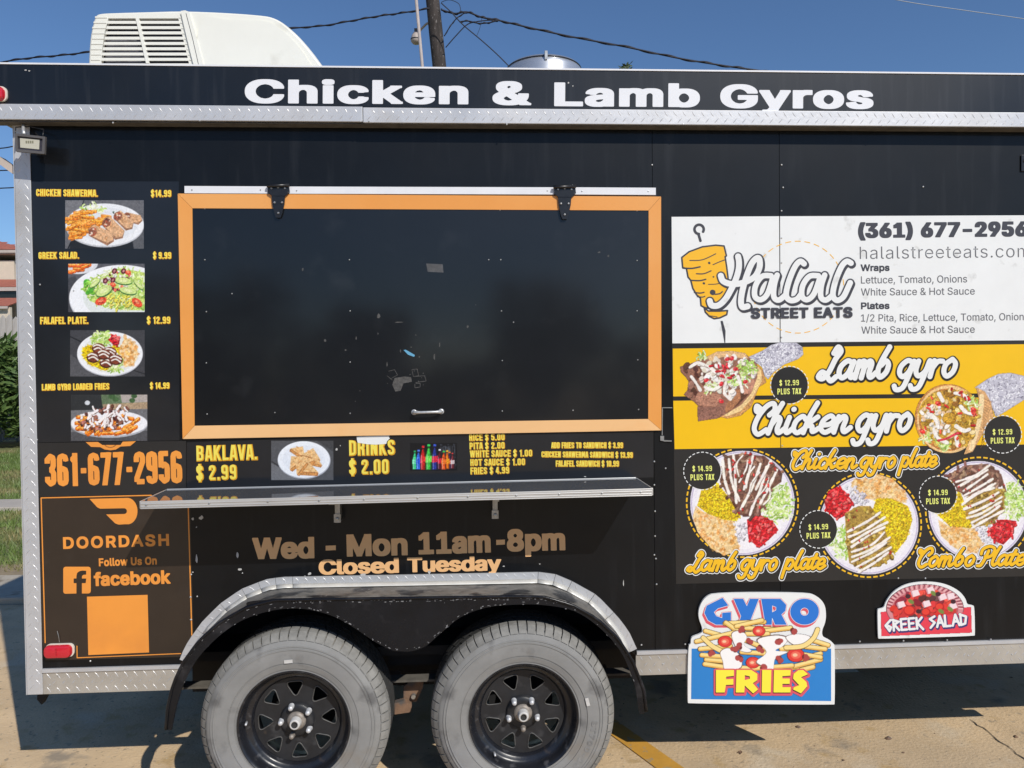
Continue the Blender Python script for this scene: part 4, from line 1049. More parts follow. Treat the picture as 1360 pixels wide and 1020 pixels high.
# ------------------------------------------------------------------ counter shelf
shelf = empty("counter_shelf", Vector((-.25, -.13, 1.18)), trailer)
SX0, SX1, SY, SZ = -1.162, 0.6475, -.265, 1.190
tl, trr = at(187, 666, SY), at(865.7, 648.7, SY)
bl_, br_ = at(221.5, 650.5, -.004), at(844.7, 635, -.004)
V = []
for dz in (0, -.004):
    for p in (tl, trr, br_, bl_): V.append((p.x, p.y, p.z+dz))
MB().add(V, [(0, 1, 2, 3), (7, 6, 5, 4), (0, 4, 5, 1), (1, 5, 6, 2), (2, 6, 7, 3), (3, 7, 4, 0)]).build("shelf_top", M['shelf'], shelf)
def beam(a, b, w, h, nm, mt, par, up=0.0):
    a, b = Vector(a), Vector(b); t = (b-a).normalized(); s_ = Vector((t.y, -t.x, 0)).normalized()*w
    V = [a, b, b+s_, a+s_]; V = [v+Vector((0, 0, up)) for v in V]+[v+Vector((0, 0, up-h)) for v in V]
    return bevel(MB().add(V, [(3, 2, 1, 0), (4, 5, 6, 7), (0, 1, 5, 4), (1, 2, 6, 5), (2, 3, 7, 6), (3, 0, 4, 7)]).build(nm, M[mt], par), .0012)
H_ = .0265
fr = beam(tl, trr, .006, H_, "front_edge_rail", 'rail', shelf, .001)
for k, (dz, hh) in enumerate(((-.0065, .0035), (-.016, .0035), (-.0225, .003))):
    beam(tl+Vector((.001, -.0062, dz)), trr+Vector((-.001, -.0062, dz)), .0018, hh, "rail_rib", 'rail', shelf)
beam(bl_, tl+Vector((0, .0005, 0)), .005, H_, "side_edge_rail", 'rail', shelf, .001)
beam(trr+Vector((0, .0005, 0)), br_, .005, H_, "side_edge_rail", 'rail', shelf, .001)
beam(bl_+Vector((0, -.001, .002)), br_+Vector((0, -.001, .002)), -.003, .006, "back_edge_rail", 'rail', shelf, .0015)
mb = MB()
for x in (195, 276, 352, 419, 478, 549, 616, 681, 739, 797, 850):
    t = (x-187)/(865.7-187); p = tl.lerp(trr, t); mb.lathe([(0, -.003), (.003, -.002), (.0036, 0)], p+Vector((0, -.0078, -.0115)), 'y', 8)
mb.build("rail_screws", M['steel'], shelf)['kind'] = 'stuff'
for x, yb in ((449.5, 693), (657.5, 688)):
    b = at(x, yb, -.03)
    br = bevel(MB().box((b.x-.010, -.05, b.z), (b.x+.010, -.004, 1.160)).build("shelf_bracket", M['steel'], shelf), .002)
    mb = MB().box((b.x-.013, -.050, b.z+.002), (b.x+.013, -.054, b.z+.034)).box((b.x-.012, -.16, 1.142), (b.x+.012, -.05, 1.16)); mb.lathe([(0, -.006), (.006, -.005), (.007, 0)], (b.x, -.0545, b.z+.016), 'y', 12); mb.build("bracket_plate", M['steel'], br)

# ------------------------------------------------------------------ lamps on the body
def marker(name, x, y, w, h, plane, parent, ribs=True):
    c = at(x, y, plane); mk = empty(name, c, parent)
    def rr(W, H, R, n=6):
        out = []
        for cx, cz, a0 in ((W-R, H-R, 0), (-W+R, H-R, 90), (-W+R, -H+R, 180), (W-R, -H+R, 270)):
            for k in range(n+1): a = math.radians(a0+90*k/n); out.append((c.x+cx+R*math.cos(a), c.z+cz+R*math.sin(a)))
        return out
    b = slab2d([[(x_+.0035, z_+.0015) for x_, z_ in rr(w+.0015, h+.0015, h*.75)]], plane-.008, plane-.0005, "lamp_base", M['cream'], mk)
    mb = MB(); rings = []
    for k, (s, d) in enumerate(((1, -.008), (.99, -.017), (.93, -.023), (.8, -.0255))):
        rings.append([(xx, plane+d, zz) for xx, zz in rr(w*s, h*s, h*.75*s)])
    n = len(rings[0])
    for R in rings: mb.V.extend(R)
    for k in range(3):
        for i in range(n): mb.F.append((k*n+i, k*n+(i+1) % n, (k+1)*n+(i+1) % n, (k+1)*n+i))
    mb.F.append(tuple(3*n+i for i in range(n)))
    smooth_angle(mb.build("lamp_lens", M['red_lens'], mk), 40)
    if ribs:
        mb = MB()
        for k in range(6): mb.box((c.x-.003, plane-.0275, c.z-h*.7+k*h*.26), (c.x+.003, plane-.0258, c.z-h*.7+k*h*.26+.004))
        mb.build("lens_ribs", M['red_lens'], mk)
    return mk
marker("marker_light", 79.5, 863.5, .051, .024, -.001, trailer)
marker("marker_light", -8, 126, .045, .026, FY, trailer, False)
# wire stub above the lower marker light
MB().tube([at(76, 838, -.004), at(78, 846, -.006), at(79, 853, -.004)], .0012, 6).build("loose_wire", M['steel'], trailer)
# floodlight at the top left corner
fl = empty("floodlight", at(40, 190, -.08), trailer)
fx = lambda x, y: at(x, y, -.085)
bz = [(19.5, 177), (60, 181.5), (59, 204.5), (20.5, 201)]
iz = [(23, 180.5), (56.5, 184), (55.5, 201), (23.5, 198)]
lpO = pxloop(bz, -.085)[::-1]; lpI = pxloop(iz, -.085)[::-1]
bevel(slab2d([lpO, lpI], -.085, -.074, "lamp_bezel", M['lamp_frame'], fl), .002)
slab2d([pxloop(iz, -.078)[::-1]], -.078, -.070, "lamp_tray", M['dark_in'], fl)
slab2d([pxloop([(26.5, 183.3), (52.5, 185.5), (52, 198.5), (27, 196)], -.079)[::-1]], -.0795, -.0785, "lamp_reflector", M['lamp_glass'], fl)
mb = MB()
for k in range(4): mb.add([at(34+k*2.8, 186.8, -.0800), at(36+k*2.8, 187, -.0800), at(36+k*2.8, 190.5, -.0800), at(34+k*2.8, 190.3, -.0800)], [(3, 2, 1, 0)])
mb.build("led_chips", M['lamp_chip'], fl)
mb = MB().tube([at(32, 178, -.07), at(31, 173, -.05), at(31, 168, -.03), at(31, 164, -.01)], .006, 8); mb.build("lamp_bracket", M['bright_steel'], fl, smooth=True)
mb = MB().tube([at(57, 181, -.06), at(58, 172, -.04), at(40, 168, -.02), at(21, 169, -.04), at(20.5, 178, -.06)], .0022, 6); mb.build("lamp_yoke", M['black_metal'], fl, smooth=True)
bevel(slab2d([pxloop([(24, 181), (54, 184), (53, 199), (25, 197)], -.073)[::-1]], -.0735, -.045, "lamp_body", M['lamp_frame'], fl), .004)
# triangular brace under the rear overhang, small hinge at the right
slab2d([[(-1.79, 2.435), (-1.711, 2.375), (-1.711, 2.405), (-1.79, 2.465)]], .05, .09, "corner_brace", M['fascia_pale'], trailer)
hg = empty("door_hinge", at(1358, 215, -.006), trailer)
bevel(MB().box((at(1356, 0, 0).x, -.006, at(1355, 228, 0).z), (at(1385, 0, 0).x, -.0005, at(1355, 206, 0).z)).build("hinge_leaf", M['black_metal'], hg), .002)
MB().lathe([(0, -.012), (.005, -.011), (.006, -.008)], at(1359.5, 214, 0), 'y', 10).build("rivet", M['steel'], hg)
# screws on the wall seams
mb = MB()
for x, y in [(866, 219), (1038, 219), (1226, 248), (1040, 249), (869, 613), (884, 622), (869, 644), (870, 679), (870, 712), (869, 737), (871, 742), (872, 776), (245, 90), (254, 763), (253, 793), (254, 823), (1038, 280), (1038, 316), (1038, 349), (1038, 448), (1039, 592), (1229, 768), (1193, 768), (98, 386), (49, 584), (120, 878)][:]:
    if y < 200: continue
    mb.lathe([(0, -.0026), (.0018, -.0024), (.0032, -.001), (.0036, 0)], at(x, y, -.0015), 'y', 10)
for k in range(9): mb.lathe([(0, -.0026), (.0018, -.0024), (.0036, 0)], at(852+k*58, 856.5-k*.9, -.010), 'y', 8)
for k in range(9): mb.lathe([(0, -.0026), (.0018, -.0024), (.0036, 0)], at(880+k*58, 882-k*1.6, -.0045), 'y', 8)
for x, y in ((191, 910), (66, 910), (77, 897), (150, 163), (265, 160), (478, 161), (490, 161), (673, 165), (907, 165), (1172, 167), (53, 378), (38, 580)):
    mb.lathe([(0, -.0026), (.0018, -.0024), (.0036, 0)], at(x, y, FY-.006 if y < 200 else -.005), 'y', 8)
mb.build("wall_screws", M['bright_steel'], trailer)['kind'] = 'stuff'
mb = MB()
for p in ([(879, 541), (893, 541), (893, 542), (880, 542)], [(879.3, 542), (880.3, 542), (880, 578), (879, 578)], [(877, 579), (882, 579), (882, 586), (877, 585)], [(882, 584.6), (892, 585), (892, 586.5), (882, 586.3)]):
    q = pxloop(p, -.006)[::-1]; mb.prism_y(q, -.006, -.0006)
mb.build("latch_bracket", M['steel'], trailer)
# bare chips in the paint
mb = MB(); r = random.Random(11)
for x, y, w, h in [(256, 689, 2, 2.2), (267, 688, 3.2, 3.5), (261, 742, 1.8, 9), (315.5, 737, 2, 4.5), (318, 756, 3, 1.8), (322, 761, 1, 1), (411, 762, 2.3, 2.5), (405, 765, 1, .8), (482, 763.5, 5, 2.6), (570, 760, 2, 3), (669, 752, 2.2, 1), (717, 749, 1.4, .8), (828, 775, .6, 5), (447, 597, 1.6, 2.4), (452, 592, .8, 1), (777, 633, 2, 1), (777, 638, 2, .8), (261, 700, 1, 1), (256, 760, 1.4, .8), (262, 792, 1, 1), (253, 823, 1, 1), (34, 93, 2, 1), (39, 94, 1.6, 1), (755, 110, 1.3, 1.3), (761, 114, 1, 1)]:
    blotch(mb, x, y, w, h, -.0035 if y > 200 else FY-.0005, r, 9)
mb.build("paint_chips", M['chip'], trailer)['kind'] = 'stuff'

# ------------------------------------------------------------------ roof air conditioner
YA = .85
ac = empty("air_conditioner", at(270, 98, YA), trailer)
prof = [(119.5, 102), (120.5, 75), (122, 52), (125.5, 33), (129, 23), (134, 19.8), (150, 18.6), (200, 17.6), (243, 17), (300, 19), (345, 22), (362, 25.5), (375, 33), (392, 48), (408, 66), (421, 83), (434, 100)]
body = crom(prof, 3); body = [(x, y) for x, y in body]+[(434, 112), (119.5, 112)]
hole = [(143.8, 24.3), (236.8, 24.3), (251, 84.2), (134.3, 84.2), (136, 62), (139, 42)]
def ac_loop(pts): return pxloop(pts, YA)[::-1]
V2, F2 = fill2d([ac_loop(body), ac_loop(hole)])
mb = MB(); mb.add([(x, YA, z) for x, z in V2], F2)
lp = ac_loop(body); n = len(lp); cxm = sum(p[0] for p in lp)/n; czb = min(p[1] for p in lp)
# rounded shoulder then a long top skin going back
def inset(lp, d):
    P = np.array(lp); c = np.array([[cxm, czb+.02]]); v = P-c; L = np.hypot(*v.T)[:, None]; return P-v/L*(-d)
rings = [(0, YA)]+[(.010*math.sin(a), YA+.010*(1-math.cos(a))*1.0) for a in (.5, 1.0, 1.57)]+[(.016, YA+.03), (.018, YA+.35), (.0, YA+.68), (-.03, YA+.70)]
base = len(mb.V)
for d, y in rings:
    Q = inset(lp, d)
    mb.V.extend([(x, y, z) for x, z in Q])
for k in range(len(rings)-1):
    for i in range(n): mb.F.append((base+k*n+i, base+(k+1)*n+i, base+(k+1)*n+(i+1) % n, base+k*n+(i+1) % n))
mb.F.append(tuple(base+(len(rings)-1)*n+i for i in range(n)))
h = ac_loop(hole); nh = len(h); mb.add([(x, YA, z) for x, z in h]+[(x, YA+.02, z) for x, z in h], [(i, (i+1) % nh, (i+1) % nh+nh, i+nh) for i in range(nh)])
shell = mb.build("plastic_shell", M['acw'], ac); smooth_angle(shell, 40)
slab2d([ac_loop([(133, 22), (240, 22), (255, 88), (131, 88)])], YA+.045, YA+.05, "coil_backing", M['dark_in'], ac)
slab2d([ac_loop([(137, 45), (188, 45), (196, 84), (135, 84)])], YA+.035, YA+.04, "condenser_coil", M['coil'], ac)
# louvre slats between the openings
for k in range(8):
    y0 = 27.8+k*7.02; 
    def xl(y): return 143.8-(y-26)*(9.3/56)-.6
    def xr(y): return 236.8+(y-26)*(14/56)+.6
    p = [(xl(y0), y0), (xr(y0), y0), (xr(y0+3.7), y0+3.7), (xl(y0+3.7), y0+3.7)]
    s_ = slab2d([ac_loop(p)], YA-.001, YA+.004, "louvre_slat", M['acw'], ac); bevel(s_, .0015, 2)
bevel(slab2d([ac_loop([(180.3, 24), (184.6, 24), (198.6, 84.5), (194.4, 84.5)])], YA-.0045, YA+.010, "louvre_mullion", M['acw'], ac), .001)
for k in range(10):       # moulded ridges running round the grille end
    y0 = 20.8+k*7.02
    mb = MB()
    for xa, xb in ((xl(y0)-1, (120.6+(1.5 if y0 < 50 else 0)+max(0, 34-y0)*.28)), (xr(y0)+1, xr(y0)+5)):
        if xa > xb: xa, xb = xb, xa
        q = ac_loop([(xa+.5, y0+1.0), (xb-.5, y0+1.0), (xb-.5, y0+3.4), (xa+.5, y0+3.4)]); mb.prism_y(q, YA-.0025, YA-.0005)
    bevel(mb.build("moulded_ridge", M['acw'], ac), .001, 1)
bevel(slab2d([ac_loop([(241, 16.0), (247, 15.2), (252, 17), (259, 40), (267, 70), (275, 101), (262, 101), (255, 75), (247, 42)])], YA-.012, YA+.01, "seam_flange", M['acw'], ac), .004, 3)
mb = MB(); mb.tube([at(247, 17.5, YA-.0125), at(256, 52, YA-.0125), at(266, 96, YA-.0125)], .0012, 5); mb.build("seam_line", M['dark_in'], ac)
# raised panel of the sloping cover
pn = [(268, 27), (300, 26.5), (345, 28), (362, 32), (380, 45), (400, 66), (414, 88), (419, 97), (276, 93)]
bevel(slab2d([ac_loop(crom(pn, 3, True))], YA-.006, YA-.0004, "cover_panel", M['acw'], ac), .005, 4)

# ------------------------------------------------------------------ roof exhaust vent
YV = 1.25
cv_ = at(722, 100, YV); rv = at(771, 100, YV).x-cv_.x; z1 = at(722, 83, YV).z; zm = at(722, 93, YV).z
vent = empty("roof_vent", (cv_.x, YV, 2.70), trailer)
c = (cv_.x, YV+.0, 0)
MB().lathe([(0, z1), (rv*.35, z1-.001), (rv*.62, z1-.008), (rv*.84, z1-.022), (rv*.96, zm+.008), (rv, zm)], c, 'z', 64).build("vent_cap", M['galv'], vent, smooth=True)
MB().lathe([(rv*1.0, zm), (rv*1.015, zm-.003), (rv*1.0, zm-.007)], c, 'z', 64).build("clamp_band", M['black_metal'], vent, smooth=True)
MB().lathe([(rv*.99, zm-.006), (rv*1.06, zm-.03), (rv*1.08, 2.70)], c, 'z', 64).build("vent_drum", M['galv'], vent, smooth=True)
lx = at(725, 93, YV-rv).x
bevel(MB().box((lx-.008, YV-rv*1.09, zm-.03), (lx+.008, YV-rv*1.0, zm+.016)).build("toggle_latch", M['steel'], vent), .002)
# ------------------------------------------------------------------ printed panels and lettering
def flat_part(name, pts, plane, mt, parent):
    lp = pxloop(pts, plane)[::-1]; return slab2d([lp], plane, plane+.0009, name, M[mt], parent)
def disc_pts(cx, cy, r, n=48, ry=None): return [(cx+r*math.cos(2*math.pi*k/n), cy+(ry or r)*math.sin(2*math.pi*k/n)) for k in range(n)]
def dashed(cx, cy, r, w, n, frac, plane, mt, parent, name, ry=None, a0=0.0, a1=2*math.pi, skip=None):
    mb = MB(); ry = ry or r
    for k in range(n):
        s0 = a0+(a1-a0)*(k+.5-frac/2)/n; s1 = a0+(a1-a0)*(k+.5+frac/2)/n
        if skip and skip(cx+r*math.cos((s0+s1)/2), cy+ry*math.sin((s0+s1)/2)): continue
        V = []; m_ = 4
        for q in range(m_+1):
            a = s0+(s1-s0)*q/m_
            V += [at(cx+(r+w/2)*math.cos(a), cy+(ry+w/2)*math.sin(a), plane), at(cx+(r-w/2)*math.cos(a), cy+(ry-w/2)*math.sin(a), plane)]
        mb.add(V, [(2*q, 2*q+1, 2*q+3, 2*q+2) for q in range(m_)])
    return mb.build(name, M[mt], parent)
L1 = lambda m_, n="lettering": [(0, m_, n, 0, (0, 0))]

# fascia lettering
for body, a in (("Chicken", (325, 137, 622, 138.6)), ("&", (654, 139.3, 705.5, 139.8)), ("Lamb", (736, 141, 929.5, 142.4)), ("Gyros", (956.5, 143.6, 1160, 144.6))):
    letters("x", 'font', body, *a, 31.6, L1('white_vinyl'), fa, plane=FY-.0008, thick=1.6, weight_x=2.5, cell=.36, spacing=1.08)

# left menu strip
menu = flat_part("menu_panel", [(41, 241), (237.5, 241), (238.5, 584), (236, 584.8), (48.5, 587.5)], -.0010, 'vinyl', trailer)
YL = lambda h: [(.25+h*.028, 'letter_gold', "lettering_edge", 0, (.35+h*.02, .2+h*.012)), (0, 'letter_yellow', "lettering", .0004, (0, 0))]
def bt(body, x0, y0, x1, y1, h, parent, lay=None, plane=-.0016, cell=.33, rad=.074):
    return letters("x", 'bebas', body, x0, y0, x1, y1, h, lay or YL(h), parent, plane=plane, cell=cell, rad=rad)
bt("CHICKEN SHAWERMA.", 47.8, 260, 129.4, 261, 9.0, menu); bt("$14.99", 200.2, 261.3, 227, 261.3, 9, menu)
bt("GREEK SALAD.", 51, 343.6, 104.5, 343.3, 8.8, menu); bt("$ 9.99", 203, 343.5, 227, 343.5, 8.8, menu)
bt("FALAFEL PLATE.", 53, 430.2, 117, 429.8, 9.2, menu); bt("$ 12.99", 194.8, 429.8, 225.8, 429.6, 9.2, menu)
bt("LAMB GYRO LOADED FRIES", 55.4, 518.4, 144.7, 517, 8.3, menu); bt("$ 14.99", 199, 516.3, 224.7, 516, 8.2, menu)
def warp_canvas(name, cv, plane, parent): return cv.build(name, plane, parent)
PP = -.0015
r = random.Random(21)
# chicken shawarma picture
cv = Canvas(86.6, 266, 191, 330.3, 1.6, (104, 104, 108))
cv.poly([(86, 266), (112, 266), (98, 300), (86, 305)], (118, 118, 122)); cv.line([(112, 265), (108, 275)], .5, (20, 20, 22)); cv.line([(94, 322), (90, 331)], .8, (15, 15, 18))
cv.poly([(95, 318), (180, 316), (186, 331), (92, 331)], (34, 35, 38)); cv.poly([(172, 300), (192, 295), (192, 331), (178, 331)], (92, 93, 97))
cv.ell(139, 300, 52, 28.5, (196, 198, 204)); cv.ell(139, 298.3, 52, 28, (236, 238, 242)); cv.ell(139, 297.5, 44, 22, (226, 229, 234))
lettuce(cv, r, [(108, 274), (134, 272), (142, 282), (112, 284)], 26)
fries(cv, r, [(90, 288), (104, 281), (132, 281), (146, 290), (126, 300), (100, 316), (90, 300)], 60, -.5, .25, (9, 17), 1.9)
blobs(cv, r, [(150, 281), (166, 280), (164, 287), (152, 288)], 10, [(240, 242, 240), (90, 110, 90)], 1.5, 2.5)
for (x, y, a, s) in ((176, 290, .25, .8), (164, 293, .75, .95), (150, 303, .8, 1.1), (134, 312, .45, 1.15)):
    c, n_ = math.cos(a), math.sin(a); q = lambda u, v: (x+(u*c-v*n_)*s, y+(u*n_+v*c)*s)
    cv.poly([q(-13, -7), q(12, -8), q(17, 0), q(12, 8), q(-12, 7), q(-16, 0)], (158, 116, 88)); cv.poly([q(-12, -7.5), q(12, -8), q(15, -1), q(11, 5), q(-11, 6), q(-15, 0)], (222, 176, 134))
    for k in range(10): cv.ell(*q(r.uniform(-8, 12), r.uniform(-5, 3)), 2, 1.2, (200, 146, 100), a, .6)
    cv.ell(*q(-10, 1), 5.2, 6.4, (150, 92, 68), a); 
    for k in range(12): cv.ell(*q(-10+r.uniform(-3.5, 3.5), 1+r.uniform(-4.5, 4.5)), 1.3, 1, r.choice([(238, 218, 200), (196, 90, 60), (230, 190, 150), (120, 70, 52)]))
cv.grain(7, 1); warp_canvas("food_picture", cv, PP, menu)
# greek salad picture
cv = Canvas(90.6, 350.3, 192, 414.4, 1.6, (92, 92, 98)); r = random.Random(5)
cv.poly([(90, 370), (100, 366), (118, 414), (90, 414)], (70, 70, 75))
cv.ell(104, 350, 26, 14, (220, 222, 228)); fries(cv, r, [(90, 350), (117, 350), (112, 358), (92, 361)], 12, -.4, .3, (6, 12), 2, (240, 110, 40))
cv.ell(162, 397, 70, 45, (196, 198, 205)); cv.ell(162, 395, 70, 43, (240, 242, 246)); cv.ell(168, 394, 58, 34, (222, 228, 226))
reg = [(112, 378), (130, 366), (160, 356), (192, 362), (192, 412), (165, 412), (140, 408), (120, 400), (113, 388)]
cv.poly(reg, (196, 216, 112)); lettuce(cv, r, reg, 330)
blobs(cv, r, [(112, 374), (122, 370), (126, 396), (116, 398)], 20, [(130, 205, 70), (96, 180, 60), (170, 225, 100)], 2, 4)
chunks(cv, r, [(132, 390), (172, 386), (180, 408), (150, 410)], 60, [(240, 225, 90), (250, 240, 130), (225, 215, 80)], 2, 6, .8)
blobs(cv, r, [(130, 366), (160, 358), (178, 368), (172, 384), (140, 388)], 46, [(250, 246, 240), (236, 120, 90), (120, 40, 60), (245, 238, 220)], 1.2, 2.8)
for x, y, a, rx, ry in ((138, 386, -.5, 12, 7), (164, 373, .1, 12, 5), (126, 376, -.7, 9, 3.5), (170, 386, .2, 12, 5), (184, 378, .8, 9, 3)):
    cv.ell(x, y+1, rx, ry, (60, 110, 50), a); cv.ell(x, y, rx*.94, ry*.85, (206, 226, 140), a); cv.ell(x, y, rx*.5, ry*.4, (232, 240, 180), a, .8)
for x, y in ((140, 373), (150, 372), (152, 360), (164, 360)): cv.ell(x, y, 3.2, 4, (96, 26, 42), .5); cv.ell(x, y, 1.4, 2, (190, 130, 130), .5)
for x, y, a in ((134, 400, -.4), (182, 402, .7), (150, 378, .4), (170, 362, 0)):
    cv.ell(x, y, 8 if y > 395 else 4, 5 if y > 395 else 3, (226, 78, 48), a); cv.ell(x, y-1, 4 if y > 395 else 2, 2, (245, 140, 100), a)
cv.grain(6, 2); warp_canvas("food_picture", cv, PP, menu)
# falafel plate picture
cv = Canvas(93.2, 438.5, 192.2, 500, 1.6, (66, 66, 70)); r = random.Random(9)
cv.line([(93, 447), (108, 454)], .6, (18, 18, 20)); cv.line([(178, 492), (193, 497)], .5, (22, 22, 24)); cv.poly([(93, 470), (130, 500), (93, 501)], (84, 84, 88))
cv.ell(146, 470.5, 43.5, 29.5, (190, 192, 200)); cv.ell(146, 469.5, 43.5, 29, (238, 240, 244)); cv.ell(147, 469.5, 37.5, 25.5, (226, 228, 224))
rice(cv, r, [(110, 462), (122, 458), (140, 478), (152, 492), (138, 492), (118, 484), (109, 472)], 330, (240, 205, 10))
rice(cv, r, [(150, 458), (162, 462), (160, 470), (148, 466)], 60, (240, 205, 10))
pita(cv, r, [(166, 447), (180, 458), (184, 470), (178, 484), (166, 488), (158, 466)], 60)
lettuce(cv, r, [(124, 446), (140, 440), (146, 458), (126, 458)], 120); lettuce(cv, r, [(146, 484), (164, 480), (160, 492), (148, 493)], 50)
tomato(cv, r, [(147, 443), (160, 448), (158, 458), (148, 456)], 22)
for x, y in ((131, 462), (124, 474), (146, 467), (141, 481), (154, 477), (138, 470)):
    cv.ell(x, y+1, 9, 7, (70, 34, 24)); cv.ell(x, y, 8.2, 6.2, (122, 58, 38)); 
    drizzle(cv, r, [[(x-7, y-2), (x-3, y-4), (x+2, y-3), (x+7, y)], [(x-6, y+2), (x, y), (x+6, y+4)]], .8)
cv.grain(6, 3); warp_canvas("food_picture", cv, PP, menu)
# loaded fries picture
cv = Canvas(94.2, 524.2, 195.6, 585.6, 1.6, (44, 46, 48)); r = random.Random(13)
cv.poly([(134, 524), (196, 523), (196, 536), (136, 540)], (96, 116, 86)); cv.poly([(160, 524), (196, 523), (196, 534), (162, 535)], (176, 166, 160)); cv.poly([(136, 537), (196, 534), (196, 548), (140, 548)], (172, 148, 120))
for k in range(5): cv.ell(r.uniform(140, 192), r.uniform(525, 533), 4, 3, (66, 96, 58))
cv.ell(116, 535, 3.5, 3, (210, 214, 220)); cv.poly([(94, 545), (196, 543), (196, 586), (94, 586)], (112, 112, 116)); cv.poly([(94, 574), (196, 572), (196, 586), (94, 586)], (80, 80, 84))
cv.ell(145, 564, 51, 17.5, (176, 178, 186)); cv.ell(145, 562, 51, 17, (238, 238, 242))
fries(cv, r, [(102, 566), (112, 552), (140, 560), (175, 548), (184, 560), (178, 572), (150, 576), (112, 572)], 46, -.8, .3, (9, 17), 2.2, (236, 118, 30))
reg = [(103, 560), (112, 550), (128, 544), (146, 539), (166, 541), (176, 548), (168, 560), (150, 570), (126, 573), (108, 569)]
blobs(cv, r, reg, 90, [(110, 62, 54), (150, 96, 84), (80, 48, 44), (180, 120, 110)], 1.6, 3.4); 
drizzle(cv, r, [[(r.uniform(104, 172), r.uniform(543, 568)) for _ in range(3)] for _ in range(0)], 1)
for k in range(44):
    x, y = scat(r, reg, 1)[0]; a = r.uniform(-2.4, -.4); L = r.uniform(4, 9); drizzle(cv, r, [[(x, y), (x+L*.5*math.cos(a)+r.uniform(-1, 1), y+L*.5*math.sin(a)), (x+L*math.cos(a), y+L*math.sin(a))]], r.uniform(.8, 1.5), (246, 240, 240))
cv.grain(7, 4); warp_canvas("food_picture", cv, PP, menu)

# telephone sheet and delivery panel
tel = flat_part("phone_panel", [(49.5, 588.4), (247, 585.5), (247, 655.5), (52, 659.8)], -.0010, 'banner', trailer)
bt("361-677-2956", 61, 646.6, 241.5, 642, 44, tel, L1('orange'), rad=.080, cell=.5)
mb = MB(); q = [(113.8, 587.2), (130, 587), (136, 591), (160, 591), (163, 586.6), (180.5, 586), (173, 592.3), (160, 593), (154, 597), (147, 598), (139, 597), (133, 593.8), (121, 593.5)]
flat_px(q, -.0016, mb); mb.build("badge_remnant", M['orange'], tel)
dashed(146.5, 584.6, 9.6, 1.4, 30, .5, -.0019, 'banner', tel, "badge_stitching", a0=.3, a1=2.84)
dd = flat_part("delivery_panel", [(52.5, 660.8), (252, 656.6), (257.5, 867), (240, 872.5), (60.5, 877), (56, 850)], -.0010, 'brown', trailer)
def pline(pts, r_, mt, parent, plane=-.0016, name="border_line"):
    x0 = min(p[0] for p in pts)-2; y0 = max(p[1] for p in pts)+2
    loc = [(p[0]-x0, y0-p[1]) for p in pts]; w = max(p[0] for p in pts)+2-x0
    return letters("x", 'strokes', [(loc, r_)], x0, y0, x0+w, y0, 1, L1(mt, name), parent, plane=plane, cell=.5)
pline([(201, 657.8), (54.6, 661.3), (60, 853.5)], .75, 'orange', dd); pline([(250, 674), (254.8, 843.5)], .75, 'orange', dd)
pline([(102.2, 858), (102.4, 873.6), (240, 868)], .6, 'orange', dd)
def local_poly(pts, x0, y0): return [(p[0]-x0, y0-p[1]) for p in pts]
z7 = lambda p: (p[0]/5.231, 580+p[1]/5.231)
sw = [z7(p) for p in [(622, 432), (885, 425)]+[(885+74*math.sin(a)*.95, 517-92*math.cos(a)) for a in np.linspace(.15, 2.99, 16)]+[(868, 608), (825, 611), (800, 602), (737, 540), (858, 537)]+[(862+20*math.sin(a), 517-20*math.cos(a)) for a in np.linspace(2.9, .2, 8)]+[(858, 497), (695, 500), (675, 490)]]
letters("x", 'poly', [local_poly(sw, 110, 705)], 110, 705, 190, 705, 1, L1('orange', "logo_mark"), dd, plane=-.0016, cell=.4)
letters("x", 'font', "DOORDASH", 84, 729.2, 224.7, 724.8, 15.8, L1('orange'), dd, plane=-.0016, thick=.85, weight_x=1.1, cell=.4, spacing=1.18)
letters("x", 'font', "Follow Us On", 131.4, 752.2, 208.4, 749.8, 10.6, L1('orange'), dd, plane=-.0016, thick=.55, cell=.36, spacing=1.05)
fb = []
def rrect(x0, y0, x1, y1, R, n=5):
    o = []
    for cx, cy, a0 in ((x1-R, y0+R, -90), (x1-R, y1-R, 0), (x0+R, y1-R, 90), (x0+R, y0+R, 180)):
        for k in range(n+1): a = math.radians(a0+90*k/n); o.append((cx+R*math.cos(a), cy+R*math.sin(a)))
    return o
icon = rrect(84, 752.7, 120.6, 788.2, 3)
ff = [(101.5, 790), (101.5, 774.5), (97.8, 774.5), (97.8, 768.3), (101.5, 768.3), (101.5, 764.8), (102.5, 760.8), (105.5, 758.6), (109, 757.8), (114.5, 758), (114.5, 763.2), (111, 763.4), (109, 764.8), (108.8, 768.3), (114.6, 768.3), (113.8, 774.5), (108.8, 774.5), (108.8, 790)]
# tile with the letter cut out of it: outline runs round the cut
tile = [p for p in icon]; 
tile2 = rrect(84, 752.7, 120.6, 788.2, 3)
iB = max(range(len(tile2)), key=lambda k: (tile2[k][1] > 788, -tile2[k][0]))
right = [p for p in tile2 if p[0] > 108 and p[1] > 786.5]; 
outl = [(84, 755.7), (84.9, 753.6), (87, 752.7), (117.6, 752.7), (119.7, 753.6), (120.6, 755.7), (120.6, 785.2), (119.7, 787.3), (117.6, 788.2), (108.8, 788.2)]+[(x, y) for x, y in ff[::-1][1:-1]]+[(101.5, 788.2), (87, 788.6), (84.9, 787.9), (84, 785.6)]
letters("x", 'poly', [local_poly(outl, 84, 789)], 84, 789, 121, 789, 1, L1('orange', "logo_tile"), dd, plane=-.0016, cell=.35)
letters("x", 'font', "facebook", 124.8, 778.6, 226.6, 775.2, 18.2, L1('orange'), dd, plane=-.0016, thick=.95, weight_x=1.25, cell=.36, spacing=1.03)
